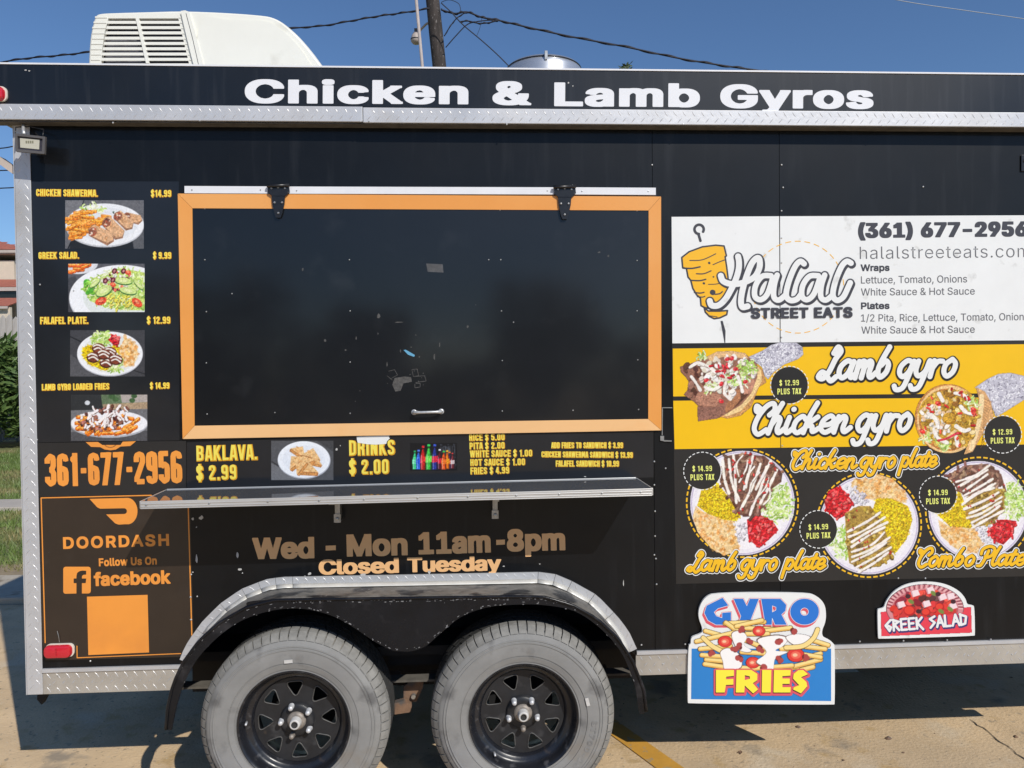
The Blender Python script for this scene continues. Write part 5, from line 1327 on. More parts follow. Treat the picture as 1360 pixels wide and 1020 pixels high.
flat_px([(115.5, 792.5), (196, 790), (198, 866.5), (117.3, 870)], -.0016, mb := MB()); mb.build("blank_orange_square", M['orange'], dd)

# row of prices above the shelf
cp = flat_part("counter_menu_panel", [(248, 587.5), (500, 579), (868, 573.5), (868, 634), (560, 642), (248, 649.5)], -.0010, 'vinyl', trailer)
bt("BAKLAVA.", 260.7, 611.9, 341.6, 610, 19.8, cp, cell=.45); bt("$ 2.99", 260.7, 638, 314, 636.6, 19.8, cp, cell=.45)
bt("DRINKS", 463.5, 604.7, 524, 603.6, 19.8, cp, cell=.45); bt("$ 2.00", 463.5, 630, 516, 629, 19.4, cp, cell=.45)
for body, x0, y0, x1, y1, h in (("RICE $ 5.00", 623, 585.4, 670, 584.4, 8.7), ("PITA $ 2.00", 623.5, 596.6, 670, 595.6, 8.7), ("WHITE SAUCE $ 1.00", 624, 607.2, 706.5, 605.9, 8.8), ("HOT SAUCE $ 1.00", 624.5, 618.6, 697, 617.5, 8.8), ("FRIES $ 4.99", 624.7, 629.8, 676, 628.6, 8.9),
                                ("ADD FRIES TO SANDWICH $ 3.99", 732.2, 595, 827, 595, 7.6), ("CHICKEN SHAWERMA SANDWICH $ 13.99", 719, 607, 840, 608, 7.6), ("FALAFEL SANDWICH $ 10.99", 738, 619.4, 821.6, 619.6, 7.8)):
    bt(body, x0, y0, x1, y1, h, cp)
mb = MB(); flat_px([(473.8, 579.8), (500, 578.6), (517.6, 577.8), (516.5, 581), (518, 582), (514, 586), (513, 589.5), (500, 590.5), (488, 590), (475, 588), (474, 584)], -.0026, mb); mb.build("torn_white_patch", M['white_print'], cp)
cv = Canvas(360.2, 585.3, 442.8, 637.6, 1.7, (84, 85, 89)); r = random.Random(31)
cv.poly([(360, 615), (400, 637), (360, 638)], (112, 113, 117)); cv.line([(361, 613), (372, 620)], .5, (30, 30, 33)); cv.poly([(420, 585), (443, 585), (443, 600)], (66, 67, 70))
cv.ell(404, 611.5, 35, 24.5, (180, 184, 194)); cv.ell(403.5, 610.3, 34.5, 24.3, (240, 243, 248)); cv.ell(403.5, 610, 28, 19, (231, 235, 242))
for (x, y, a, s) in ((398, 599, .6, 1), (414, 603, .25, 1.1), (392, 612, -.7, 1.1), (418, 612, .2, .9), (405, 612, -.4, 1), (409, 622, .05, 1.2), (398, 620, -.9, .9)):
    c, n_ = math.cos(a), math.sin(a); q = lambda u, v: (x+(u*c-v*n_)*s, y+(u*n_+v*c)*s)
    cv.poly([q(-12, 5), q(0, -7), q(12, 5), q(11, 8), q(-11, 8)], (176, 108, 52)); cv.poly([q(-12, 4), q(0, -7.5), q(12, 4)], (240, 196, 138))
    for k in range(3): cv.line([q(-11+k, 5.3+k*.9), q(11-k, 5.3+k*.9)], .35, (226, 164, 98))
    for k in range(8): cv.ell(*q(r.uniform(-6, 6), r.uniform(-3, 3)), 1.6, .9, (226, 160, 92), a, .6)
cv.grain(5, 5); warp_canvas("food_picture", cv, PP, cp)
cv = Canvas(544.5, 588.5, 607, 625, 1.9, (16, 16, 20)); r = random.Random(33)
for k in range(60): cv.ell(r.uniform(585, 606), r.uniform(590, 622), r.uniform(.6, 2), r.uniform(.5, 1.2), (90, 96, 110), 0, .35)
for k in range(40): x = r.uniform(584, 605); cv.line([(x, r.uniform(590, 600)), (x+r.uniform(-1, 1), r.uniform(600, 622))], .25, (130, 138, 150), .35)
def bottle(x, yb, w, h, col, cap, lab):
    d = tuple(v*.45 for v in col)
    cv.poly([(x-w, yb), (x-w, yb-h*.55), (x-w*.35, yb-h*.85), (x-w*.3, yb-h), (x+w*.3, yb-h), (x+w*.35, yb-h*.85), (x+w, yb-h*.55), (x+w, yb)], d)
    cv.poly([(x-w*.8, yb-.5), (x-w*.8, yb-h*.55), (x-w*.25, yb-h*.85), (x+w*.1, yb-h*.85), (x+w*.5, yb-h*.5), (x+w*.5, yb-.5)], col)
    cv.poly([(x-w*.45, yb-h*.92), (x-w*.45, yb-h), (x+w*.45, yb-h), (x+w*.45, yb-h*.92)], cap)
    cv.poly([(x-w, yb-h*.28), (x-w, yb-h*.52), (x+w, yb-h*.55), (x+w, yb-h*.31)], lab); cv.line([(x-w*.5, yb-1), (x-w*.55, yb-h*.6)], .3, (230, 240, 245), .6)
for a in ((551, 623.5, 3.4, 25, (60, 200, 130), (30, 160, 90), (110, 225, 170)), (556, 623.5, 3.4, 26, (50, 110, 230), (90, 130, 240), (30, 80, 210)), (597, 623, 3, 23, (60, 40, 90), (230, 120, 40), (220, 90, 60)), (601, 622.5, 2.6, 21, (120, 40, 50), (190, 60, 60), (210, 190, 190)), (594, 623, 3, 25, (245, 120, 20), (250, 190, 40), (250, 160, 30)),
          (584, 623.5, 3.2, 27, (90, 20, 40), (230, 230, 235), (220, 30, 60)), (589.5, 623.8, 3.4, 25, (240, 90, 30), (60, 200, 80), (250, 120, 40)), (562, 624, 3.8, 32, (200, 30, 30), (235, 40, 50), (225, 50, 50)), (569.5, 624, 4.2, 34, (60, 190, 70), (50, 200, 90), (120, 230, 90)), (577.5, 624, 4, 34, (40, 50, 140), (60, 90, 200), (225, 40, 70))):
    bottle(*a)
cv.grain(5, 6); warp_canvas("drinks_picture", cv, PP, cp)

# opening hours on the lower wall
for body, x0, y0, x1, y1, h, th in (("Wed", 335.3, 742.8, 417.6, 741.4, 28.5, 1.6), ("Mon", 460.7, 739.4, 541.6, 737.4, 29.5, 1.6), ("11am", 556, 736.5, 652, 733.8, 29.5, 1.6), ("8pm", 673.4, 732.6, 751, 730.8, 29.5, 1.6),
                                   ("Closed", 423.5, 763.5, 530, 760.7, 20, .8), ("Tuesday", 541, 760.2, 666, 757.6, 19.6, .8)):
    letters("x", 'font', body, x0, y0, x1, y1, h, L1('gold_vinyl'), trailer, plane=-.0012, thick=th, weight_x=1.45 if h > 25 else 2.3, cell=.42, spacing=1.02)
mb = MB(); flat_px([(432.5, 724.8), (446, 724.3), (446, 730.6), (432.5, 731.2)], -.0012, mb); flat_px([(659, 717), (670.6, 716.6), (670.6, 723.2), (659, 723.8)], -.0012, mb); mb.build("lettering", M['gold_vinyl'], trailer)

# ------------------------------------------------------------------ big banner on the right
XE = 1400
bn = flat_part("menu_banner", [(892.5, 456.5), (XE, 451.6), (XE, 764.5), (898, 775.5)], -.0008, 'banner', trailer)
up = flat_part("contact_panel", [(892, 288), (1034.8, 287.2), (1035.6, 454.8), (893, 456)], -.0012, 'white_print', trailer)
up2 = flat_part("contact_panel", [(1036, 287.2), (XE, 285.8), (XE, 451.6), (1036.8, 454.8)], -.0012, 'white_print', trailer)
y1a = flat_part("yellow_band", [(893.5, 463), (1035.6, 461.2), (1036, 525), (894.2, 526.5)], -.0016, 'yellow_print', bn)
flat_part("yellow_band", [(1036.6, 461.2), (XE, 456.6), (XE, 521.5), (1037, 525)], -.0016, 'yellow_print', bn)
flat_part("yellow_band", [(894.2, 532.3), (1036, 530.6), (1036.3, 594.5), (896, 596.5)], -.0016, 'yellow_print', bn)
flat_part("yellow_band", [(1037, 530.6), (XE, 527), (XE, 589.8), (1037.3, 594.5)], -.0016, 'yellow_print', bn)
# contact text
letters("x", 'font', "(361) 677-2956", 1139.6, 316.3, 1365, 314.0, 20.2, L1('grey_letter'), up2, plane=-.0017, thick=1.15, weight_x=2.0, cell=.42, spacing=1.06)
letters("x", 'font', "halalstreeteats.com", 1142, 343.9, 1368, 341.3, 16.2, L1('thin_grey'), up2, plane=-.0017, thick=-.2, cell=.28, spacing=1.06)
for body, x0, y0, x1, y1, h, th in (("Wraps", 1143, 360.2, 1181.5, 359.9, 9.1, .5), ("Lettuce, Tomato, Onions", 1143.5, 376.6, 1284.5, 375, 9.6, .08), ("White Sauce & Hot Sauce", 1143.5, 392.6, 1294.7, 391.2, 9.6, .08),
                                   ("Plates", 1143.5, 410.8, 1181.5, 410.4, 9.1, .5), ("1/2 Pita, Rice, Lettuce, Tomato, Onions", 1143.5, 427.2, 1366.5, 425.2, 9.6, .08), ("White Sauce & Hot Sauce", 1144, 443.2, 1294.7, 442, 9.6, .08)):
    letters("x", 'font', body, x0, y0, x1, y1, h, L1('thin_grey' if th < .3 else 'grey_letter'), up2, plane=-.0017, thick=th, cell=.3)
# kebab logo
Z = lambda *pts: [(x/5.667, 190-y/5.667) for x, y in pts]      # local units: origin 880,460
def logo(kind, body, layers, plane, cell=.4):
    return letters("x", kind, body, 880, 460, 1140, 460, 1, layers, up, plane=plane, cell=cell)
dashed(1059.6, 381.3, 61, 1.1, 30, .62, -.0017, 'logo_yellow', up, "dashed_ring")
cone = [(145, 408), (200, 365), (300, 328), (400, 316), (462, 322), (480, 395), (470, 402), (482, 480), (492, 560), (495, 640), (488, 720), (430, 790), (380, 795), (318, 785), (290, 770), (285, 712), (258, 690), (228, 640), (213, 580), (192, 555), (180, 490), (152, 484)]
bulb = [(315, 790), (345, 812), (430, 812), (488, 808), (482, 838), (430, 862), (388, 868), (352, 850), (322, 818)]
logo('poly', [Z(*cone)], [(1.2, 'grey_letter', "logo_outline", 0, (0, 0)), (-1.0, 'logo_yellow', "logo_cone", .0003, (0, 0))], -.0017)
logo('poly', [Z(*bulb)], [(1.2, 'grey_letter', "logo_outline", 0, (0, 0)), (-1.0, 'logo_yellow', "logo_cone", .0003, (0, 0))], -.0018)
st = []
for pts, rr in (([(205, 430), (300, 425), (400, 380)], .35), ([(380, 462), (430, 440), (470, 425)], .35), ([(155, 487), (220, 490), (282, 478)], .6), ([(255, 530), (310, 530), (365, 508)], .45), ([(215, 580), (280, 582), (325, 572)], .55), ([(345, 610), (400, 608), (440, 600)], .3), ([(240, 670), (280, 676), (312, 670)], .5), ([(262, 702), (300, 706), (318, 700)], .4), ([(395, 685), (430, 680), (450, 665)], .5), ([(350, 448), (352, 450)], .9), ([(382, 553), (384, 554)], .6), ([(310, 602), (312, 603)], .9), ([(376, 670), (378, 671)], 2.3), ([(345, 845), (380, 850), (410, 855)], .3)):
    st.append((Z(*crom(pts, 4)), rr*1.5+.1))
logo('strokes', st, L1('grey_letter', "logo_crease"), -.0024, .3)
hook = [(275+35*math.sin(a), 196-35*math.cos(a)) for a in np.linspace(2.1, -3.1, 20)]+[(270, 232), (285, 282)]
logo('strokes', [(Z(*hook), 1.75)], L1('grey_letter', "logo_skewer"), -.0017)
logo('poly', [Z((436, 886), (452, 884), (474, 960), (472, 1060), (468, 1062), (455, 990))], L1('grey_letter', "logo_skewer"), -.0017)
HL = []
R_ = 4.7
for pts, rr in (([(568, 400), (575, 440), (572, 500), (548, 580), (510, 660), (470, 725), (420, 768), (370, 768), (355, 735)], R_), ([(438, 545), (455, 585), (510, 606), (580, 604), (650, 580), (700, 545), (730, 480), (728, 420), (705, 415), (670, 455), (635, 540), (605, 640), (590, 730), (600, 780), (640, 775)], R_),
                ([(815, 545), (750, 550), (700, 620), (695, 700), (740, 725), (790, 680), (830, 560)], 4.4), ([(862, 540), (840, 620), (838, 705), (875, 728), (925, 690)], 4.4),
                ([(1065, 455), (1035, 437), (995, 480), (950, 590), (930, 690), (960, 730), (1010, 722), (1045, 680)], 4.5),
                ([(1172, 545), (1105, 550), (1055, 620), (1050, 700), (1090, 725), (1140, 680), (1185, 560)], 4.4), ([(1220, 540), (1195, 620), (1192, 705), (1230, 728), (1280, 690)], 4.4),
                ([(1418, 450), (1385, 437), (1345, 480), (1300, 590), (1282, 690), (1312, 730), (1360, 705), (1400, 625), (1412, 598)], 4.5)):
    HL.append((Z(*crom(pts, 6)), rr))
logo('strokes', HL, [(.9, 'grey_letter', "logo_shadow", 0, (1.4, 1.8)), (1.25, 'grey_letter', "logo_outline", .0003, (.2, .2)), (-.75, 'white_print', "logo_script", .0006, (0, 0))], -.0026, .38)
letters("x", 'font', "STREET EATS", 997.5, 423.2, 1132.5, 421.8, 14.2, L1('grey_letter'), up, plane=-.0042, thick=.85, weight_x=1.5, cell=.34, spacing=1.1)

# wrapped gyro pictures
def foil(cv, r, poly):
    cv.poly(poly, (196, 194, 206))
    for x, y in scat(r, poly, 420):
        a = r.uniform(0, 6.3); l = r.uniform(1.5, 5.5); c = r.choice([(246, 246, 250), (140, 138, 156), (222, 220, 230), (120, 116, 134), (250, 250, 252)])
        p = (x+l*math.cos(a), y+l*math.sin(a)); p2 = (x+1.5*math.cos(a+1.5), y+1.5*math.sin(a+1.5))
        if inside(poly, *p) and inside(poly, *p2): cv.poly([(x, y), p, p2], c)
cv = Canvas(900, 453, 1072, 563, 1.6); r = random.Random(41)
F1 = [(994, 474), (1012, 466), (1024, 458), (1036, 454.5), (1058, 455), (1066, 461), (1067, 471), (1060, 477), (1042, 484), (1028, 494), (1020, 504), (1016, 500), (1012, 488)]
foil(cv, r, F1)
cv.poly([(1008, 486), (1013, 492), (1018, 508), (1008, 514), (998, 540), (984, 552), (966, 556), (955, 553), (972, 538), (992, 514), (1000, 496)], (204, 150, 92))
cv.poly([(1006, 486), (1011, 492), (1012, 506), (1000, 528), (984, 546), (966, 553), (958, 551), (980, 536), (1000, 504)], (240, 206, 146))
base = [(936, 476), (950, 468), (972, 466), (990, 470), (1006, 484), (1006, 500), (998, 522), (984, 538), (962, 551), (952, 556), (927, 559.5), (926, 545), (928, 540), (922, 534), (908, 524), (918, 512), (910, 500), (904, 494), (903, 487), (914, 484), (924, 480)]
cv.poly(base, (150, 104, 84))
cv.poly([(938, 474), (952, 467), (972, 466), (990, 469), (994, 476), (960, 474), (944, 480)], (226, 184, 134))
blobs(cv, r, [(906, 486), (930, 484), (940, 500), (925, 530), (912, 522), (918, 510)], 26, [(120, 78, 62), (160, 112, 92), (96, 60, 48)], 3, 6)
cv.poly([(926, 522), (934, 520), (955, 524), (960, 532), (950, 540), (928, 538), (923, 530)], (184, 132, 108))
for k in range(30): cv.ell(r.uniform(926, 956), r.uniform(524, 536), 1, .8, (130, 84, 68), 0, .5)
cv.poly([(926, 540), (948, 541), (966, 537), (972, 534), (962, 548), (952, 556), (940, 555), (928, 560), (927, 550)], (150, 106, 90))
for k in range(60): cv.ell(r.uniform(927, 962), r.uniform(540, 556), .9, .7, (96, 62, 52), 0, .5)
cv.poly([(984, 512), (998, 506), (1002, 508), (994, 524), (980, 538), (966, 548), (970, 536)], (96, 60, 44)); cv.poly([(974, 520), (983, 516), (984, 530), (972, 544), (964, 548), (963, 542)], (176, 120, 84))
cv.poly([(986, 510), (1000, 500), (1003, 508), (997, 522), (988, 524)], (196, 140, 116))
wr = [(934, 484), (950, 476), (968, 470), (990, 474), (1002, 484), (1003, 496), (992, 506), (980, 514), (970, 530), (958, 520), (940, 520), (930, 508)]
blobs(cv, r, wr, 120, [(246, 240, 232), (236, 228, 214), (250, 246, 242), (226, 214, 196)], 1.8, 4.4, 8)
lettuce(cv, r, [(980, 480), (1004, 478), (1004, 492), (984, 496)], 40); lettuce(cv, r, [(928, 470), (938, 470), (936, 478), (928, 476)], 14); lettuce(cv, r, [(938, 508), (950, 506), (950, 520), (940, 520)], 16); lettuce(cv, r, [(965, 500), (995, 498), (990, 512), (968, 512)], 30)
drizzle(cv, r, [[(928, 484), (940, 486), (950, 494)], [(916, 488), (926, 482), (934, 484)], [(918, 500), (924, 508), (930, 518)], [(936, 514), (946, 518), (958, 512)], [(964, 508), (962, 522), (970, 530)], [(980, 500), (984, 512), (986, 520)]], 1.9)
chunks(cv, r, [(946, 484), (966, 480), (976, 490), (974, 504), (950, 500)], 14, [(206, 36, 48), (226, 60, 66)], 2, 6, 1.1)
for x, y in ((966, 477), (972, 476), (977, 490), (938, 505), (958, 510), (990, 507), (958, 533)): cv.ell(x, y, 3.4, 2.6, (216, 44, 52), r.uniform(0, 3)); cv.ell(x-1, y-1, 1.3, .8, (240, 120, 120))
cv.grain(6, 7); cv.build("gyro_picture", -.0021, bn)
cv = Canvas(1214, 492, XE-8, 608, 1.6); r = random.Random(43)
F2 = [(1294, 515), (1312, 503), (1326, 496.5), (1342, 495), (1372, 502), (1390, 506), (1390, 528), (1362, 530), (1346, 540), (1330, 550), (1322, 553), (1316, 536), (1308, 520)]
foil(cv, r, F2)
cv.poly([(1296, 514), (1308, 520), (1316, 534), (1320, 552), (1310, 570), (1303, 580), (1292, 600), (1280, 604), (1296, 560), (1300, 530)], (214, 166, 112))
for k in range(18): y = 528+k*3.6; cv.line([(1304+k*.2, y), (1317-k*.9, y+6)], .5, (176, 120, 76), .7)
cv.ell(1259, 556, 44, 46, (206, 140, 72)); cv.ell(1260, 557, 42, 45, (240, 200, 140)); cv.ell(1259, 557.5, 38.5, 41.5, (190, 120, 60))
cv.line(crom([(1304, 526), (1303, 545), (1298, 570), (1290, 596)], 5), 3.0, (244, 216, 166))
base = [(1219, 546), (1226, 533), (1240, 521), (1260, 517), (1284, 520), (1299, 530), (1299, 552), (1293, 576), (1284, 592), (1262, 597), (1240, 588), (1226, 574)]
cv.poly(base, (196, 150, 50)); blobs(cv, r, base, 150, [(202, 160, 44), (170, 128, 36), (226, 186, 80), (236, 210, 150), (150, 104, 40)], 2, 4.6)
blobs(cv, r, [(1221, 545), (1236, 532), (1262, 550), (1260, 576), (1240, 580), (1226, 566)], 70, [(250, 244, 236), (240, 230, 214), (236, 200, 160)], 1.6, 3.8, 8)
lettuce(cv, r, [(1280, 530), (1298, 528), (1298, 540), (1284, 542)], 24); lettuce(cv, r, [(1244, 586), (1262, 590), (1262, 600), (1246, 596)], 24); lettuce(cv, r, [(1222, 576), (1236, 582), (1232, 590), (1224, 584)], 16)
drizzle(cv, r, [[(1247, 523), (1252, 532)], [(1268, 522), (1278, 524), (1288, 532)], [(1276, 540), (1284, 548), (1294, 550)], [(1258, 552), (1262, 560), (1256, 568)], [(1240, 570), (1246, 582), (1258, 588)], [(1270, 566), (1280, 572), (1288, 570)], [(1270, 580), (1272, 592)], [(1232, 548), (1242, 556), (1246, 568)]], 2.3)
chunks(cv, r, base, 22, [(206, 36, 40), (236, 84, 60), (226, 60, 50)], 2, 5, 1.2)
for x, y in ((1246, 536), (1293, 544), (1225, 573)): cv.ell(x, y, 4.2, 3, (222, 50, 44), .5); cv.ell(x-1, y-1, 1.6, .9, (245, 130, 110))
cv.line(crom([(1246, 585), (1256, 583), (1266, 578), (1272, 575)], 4), 1.4, (216, 62, 80))
cv.ell(1261, 556, 9.5, 8, (176, 124, 30)); cv.ell(1260, 554.5, 8, 6.4, (206, 158, 52))
cv.grain(6, 8); cv.build("gyro_picture", -.0021, bn)

# the three plates
def plate(cx, cy, R, fn, seed, rr):
    cv = Canvas(cx-R-1, cy-R-1, cx+R+1, cy+R+1, 1.5); q = random.Random(seed)
    cv.ell(cx, cy, R, R*rr, (226, 220, 232)); cv.ell(cx, cy, R-1.6, (R-1.6)*rr, (178, 166, 200)); cv.ell(cx, cy, R-2.6, (R-2.6)*rr, (238, 234, 242)); cv.ell(cx, cy, R-8, (R-8)*rr, (244, 241, 245))
    fn(cv, q); cv.grain(6, seed); return cv.build("plate_picture", -.0021, bn)
def stripes(x0, y0, x1, y1, n, ux, uy, q, amp=2):
    out = []
    for k in range(n):
        t = (k+.5)/n; x, y = x0+(x1-x0)*t, y0+(y1-y0)*t
        out.append([(x-ux+q.uniform(-amp, amp), y-uy), (x+q.uniform(-amp, amp), y+q.uniform(-amp, amp)), (x+ux+q.uniform(-amp, amp), y+uy)])
    return out
def f1(cv, q):
    lettuce(cv, q, [(1020, 652), (1040, 640), (1052, 660), (1048, 688), (1020, 694), (1010, 680)], 230)
    rice(cv, q, [(932, 648), (952, 640), (966, 658), (984, 686), (974, 694), (950, 690), (926, 672)], 420)
    pita(cv, q, [(924, 672), (934, 680), (960, 690), (976, 692), (982, 730), (962, 738), (944, 728), (926, 706), (920, 686)], 90)
    blobs(cv, q, [(974, 694), (992, 694), (996, 712), (980, 722)], 40, [(236, 232, 238), (220, 214, 224)], 1, 2.4, 6)
    tomato(cv, q, [(992, 690), (1008, 683), (1026, 692), (1034, 704), (1022, 716), (1008, 728), (994, 716)], 70)
    reg = [(962, 606), (986, 602), (1016, 606), (1034, 622), (1038, 640), (1024, 650), (1016, 672), (1000, 686), (982, 684), (968, 660), (956, 640)]
    cv.poly(reg, (120, 82, 68)); chunks(cv, q, reg, 150, MEAT, 3, 8, 1.6)
    drizzle(cv, q, [[(974, 605), (976, 625), (977, 655), (978, 668)], [(960, 612), (962, 635), (968, 655)], [(1000, 606), (994, 630), (988, 650)], [(1010, 616), (1000, 645), (984, 676)], [(1018, 620), (1010, 650), (1000, 672), (996, 684)], [(1032, 624), (1022, 645), (1010, 668)], [(968, 610), (972, 640), (982, 665)], [(1024, 612), (1012, 634), (1004, 650)]], 1.7)
    drizzle(cv, q, stripes(975, 615, 1025, 660, 6, 3, -14, q, 6), 1.0); chunks(cv, q, reg, 24, [(196, 46, 44), (220, 80, 70)], 1, 4, 1.0)
def f2(cv, q):
    lettuce(cv, q, [(1104, 700), (1126, 700), (1130, 740), (1118, 742), (1100, 722)], 130)
    pita(cv, q, [(1134, 636), (1160, 628), (1186, 636), (1204, 656), (1204, 668), (1180, 666), (1160, 664), (1140, 660), (1130, 646)], 90)
    blobs(cv, q, [(1120, 646), (1136, 644), (1158, 664), (1140, 672), (1126, 668)], 60, [(228, 226, 232), (212, 206, 220)], 1, 2.6, 6)
    tomato(cv, q, [(1100, 652), (1112, 646), (1122, 652), (1134, 668), (1124, 684), (1112, 690), (1098, 680), (1095, 668)], 70)
    rice(cv, q, [(1164, 662), (1184, 662), (1206, 672), (1212, 690), (1204, 716), (1188, 736), (1176, 724), (1168, 700), (1158, 680)], 620)
    reg = [(1122, 682), (1140, 672), (1156, 672), (1168, 688), (1180, 716), (1186, 740), (1168, 752), (1146, 756), (1128, 748), (1124, 720)]
    cv.poly(reg, (172, 140, 66)); blobs(cv, q, reg, 150, [(190, 156, 60), (160, 124, 50), (214, 184, 100), (130, 100, 48)], 1.6, 3.2)
    drizzle(cv, q, stripes(1150, 690, 1160, 750, 9, 22, -13, q, 4.5), 1.5); blobs(cv, q, reg, 14, [(200, 50, 46)], .8, 1.5)
def f3(cv, q):
    lettuce(cv, q, [(1336, 640), (1354, 640), (1362, 664), (1356, 690), (1338, 690), (1330, 664)], 200)
    rice(cv, q, [(1246, 640), (1262, 634), (1276, 656), (1290, 686), (1290, 702), (1262, 700), (1244, 682), (1238, 660)], 420)
    pita(cv, q, [(1246, 690), (1262, 700), (1296, 702), (1308, 728), (1290, 738), (1268, 728), (1250, 712)], 80)
    blobs(cv, q, [(1294, 700), (1312, 696), (1326, 720), (1310, 728)], 50, [(232, 230, 234), (216, 212, 222)], 1, 2.6, 6)
    tomato(cv, q, [(1310, 706), (1328, 690), (1336, 690), (1350, 692), (1344, 712), (1332, 724), (1320, 718)], 60)
    reg = [(1260, 630), (1282, 618), (1312, 616), (1330, 630), (1334, 644), (1316, 650), (1290, 660), (1270, 652)]
    cv.poly(reg, (120, 84, 72)); chunks(cv, q, reg, 90, MEAT, 3, 8, 1.6)
    reg2 = [(1284, 660), (1316, 648), (1334, 650), (1334, 676), (1318, 696), (1296, 700), (1282, 684)]
    cv.poly(reg2, (172, 140, 66)); blobs(cv, q, reg2, 90, [(190, 156, 60), (160, 124, 50), (214, 184, 100), (130, 100, 48)], 1.6, 3.2)
    drizzle(cv, q, stripes(1290, 626, 1314, 692, 11, 20, -11, q, 4.5), 1.6); blobs(cv, q, reg+reg2[::-1], 16, [(200, 50, 46)], .8, 1.5)
plate(986, 668, 69.5, f1, 51, 1.0); plate(1154, 697, 66, f2, 52, 1.0); plate(1299, 678, 66, f3, 53, 1.0)
# dashed rings, badges
BADGES = [(933, 625.5, "$ 14.99"), (1087.3, 703, "$ 14.99"), (1246, 657.3, "$ 14.99"), (1048.5, 511.5, "$ 12.99"), (1331.8, 576.8, "$ 12.99")]
notbadge = lambda x, y: any((x-b[0])**2+(y-b[1])**2 < 24**2 for b in BADGES) or y < 597
dashed(986, 668, 74, 2, 54, .66, -.0013, 'script_yellow', bn, "dashed_ring", ry=72, skip=notbadge)
dashed(1154, 697, 69.5, 2, 50, .66, -.0013, 'script_yellow', bn, "dashed_ring", skip=notbadge)
dashed(1300, 678, 70.5, 2, 50, .66, -.0013, 'script_yellow', bn, "dashed_ring", skip=notbadge)
for k, (x, y, t) in enumerate(BADGES):
    b = MB(); flat_px(disc_pts(x, y, 24.2), -.0027, b); bd = b.build("price_badge", M['banner'], bn)
    dashed(x, y, 25, 1.1, 26, .62, -.0026, 'white_print', bn, "badge_ring")
    sl_ = -.6 if k != 1 else -1.2
    bt(t, x-13.4, y+1.0-sl_/2-.5, x+12.8, y+1.0+sl_/2-.5, 7.4, bn, L1('letter_lime'), plane=-.0030)
    bt("PLUS TAX", x-16, y+12.2-sl_/2, x+15.8, y+12.2+sl_/2, 8.0, bn, L1('letter_lime'), plane=-.0030)
# brush lettering
WS = [(1.9, 'grey_letter', "script_outline", 0, (.5, .9)), (-.05, 'white_print', "script_lettering", .0004, (0, 0))]
WS = [(2.2, 'banner', "script_outline", 0, (.4, .8)), (0, 'white_print', "script_lettering", .0004, (0, 0))]
letters("x", 'script', "Lamb", 1083.5, 506.5, 1186, 504.5, 30, WS, bn, plane=-.0031, rad=.116, cell=.40)
letters("x", 'script', "gyro", 1184, 505, 1273, 502.5, 29, WS, bn, plane=-.0031, rad=.116, cell=.40)
letters("x", 'script', "Chicken", 998.5, 579, 1133, 577, 28.5, WS, bn, plane=-.0031, rad=.116, cell=.40)
letters("x", 'script', "gyro", 1129, 577.2, 1213, 575, 29, WS, bn, plane=-.0031, rad=.116, cell=.40)
YS = [(2.3, 'white_print', "script_outline", 0, (.1, .4)), (1.1, 'banner', "script_outline", .0003, (.3, .5)), (.0, 'script_yellow', "script_lettering", .0006, (0, 0))]
for body, a, h in (("Chicken", (1051, 624.8, 1140, 623.6), 17.5), ("gyro", (1137, 623.6, 1191, 622.6), 17.5), ("plate", (1191, 622.4, 1246, 621.2), 17),
                   ("Lamb", (911, 760.4, 980, 759.4), 18), ("gyro", (978.5, 759.6, 1034, 758.8), 18), ("plate", (1036, 758.6, 1098, 757.2), 17.5),
                   ("Combo", (1218, 754.6, 1296, 753.2), 17.5), ("Plate", (1296, 753.4, 1364, 752), 17.5)):
    letters("x", 'script', body, *a, h, YS, bn, plane=-.0031-.0001*len(body), rad=.114, cell=.34)
# seam through the banner
MB().box((1.2275, -.0045, .79), (1.2295, -.0012, 2.20)).build("panel_seam_strip", M['rail'], trailer) if False else None

# ------------------------------------------------------------------ hanging cut-out sign: fries
SPL = -.016
def chaik(p, n=2):
    for _ in range(n):
        q = []
        for i in range(len(p)):
            a, b = np.array(p[i]), np.array(p[(i+1) % len(p)]); q += [tuple(a*.75+b*.25), tuple(a*.25+b*.75)]
        p = q
    return p
fs_o = empty("cutout_sign", at(1011, 862, SPL)); tag(fs_o, "blue and white cut-out sign with cartoon fries hanging over the bottom trim", "sign")
z9 = lambda pts: [(890+x/5.667, 760+y/5.667) for x, y in pts]
bo = z9([(132, 980), (140, 988), (1232, 998), (1240, 990), (1240, 550), (1230, 538), (1205, 512), (1152, 488), (1143, 462), (1146, 430), (1168, 380), (1175, 320), (1165, 240), (1110, 180), (1030, 153), (340, 153), (260, 190), (218, 262), (212, 340), (246, 425), (238, 462), (170, 484), (157, 500), (156, 540), (136, 550)])
bevel(slab2d([pxloop(chaik(bo), SPL)[::-1]], SPL, -.0055, "sign_board", M['white_print'], fs_o), .0012, 2)
flat_px(z9([(162, 575), (1212, 575), (1212, 970), (158, 955)]), SPL-.0004, mb := MB()); mb.build("blue_field", M['blue_print'], fs_o)
def zl(pts, x0=890, y0=940): return [(890+x/5.667-x0, y0-(760+y/5.667)) for x, y in pts]
def zp(loops, layers, plane, cell=.4): return letters("x", 'poly', [zl(l) for l in loops], 890, 940, 1130, 940, 1, layers, fs_o, plane=plane, cell=cell)
circ = lambda cx, cy, rx, ry, n=28, s=1: [(cx+rx*math.cos(s*2*math.pi*k/n), cy+ry*math.sin(s*2*math.pi*k/n)) for k in range(n)]
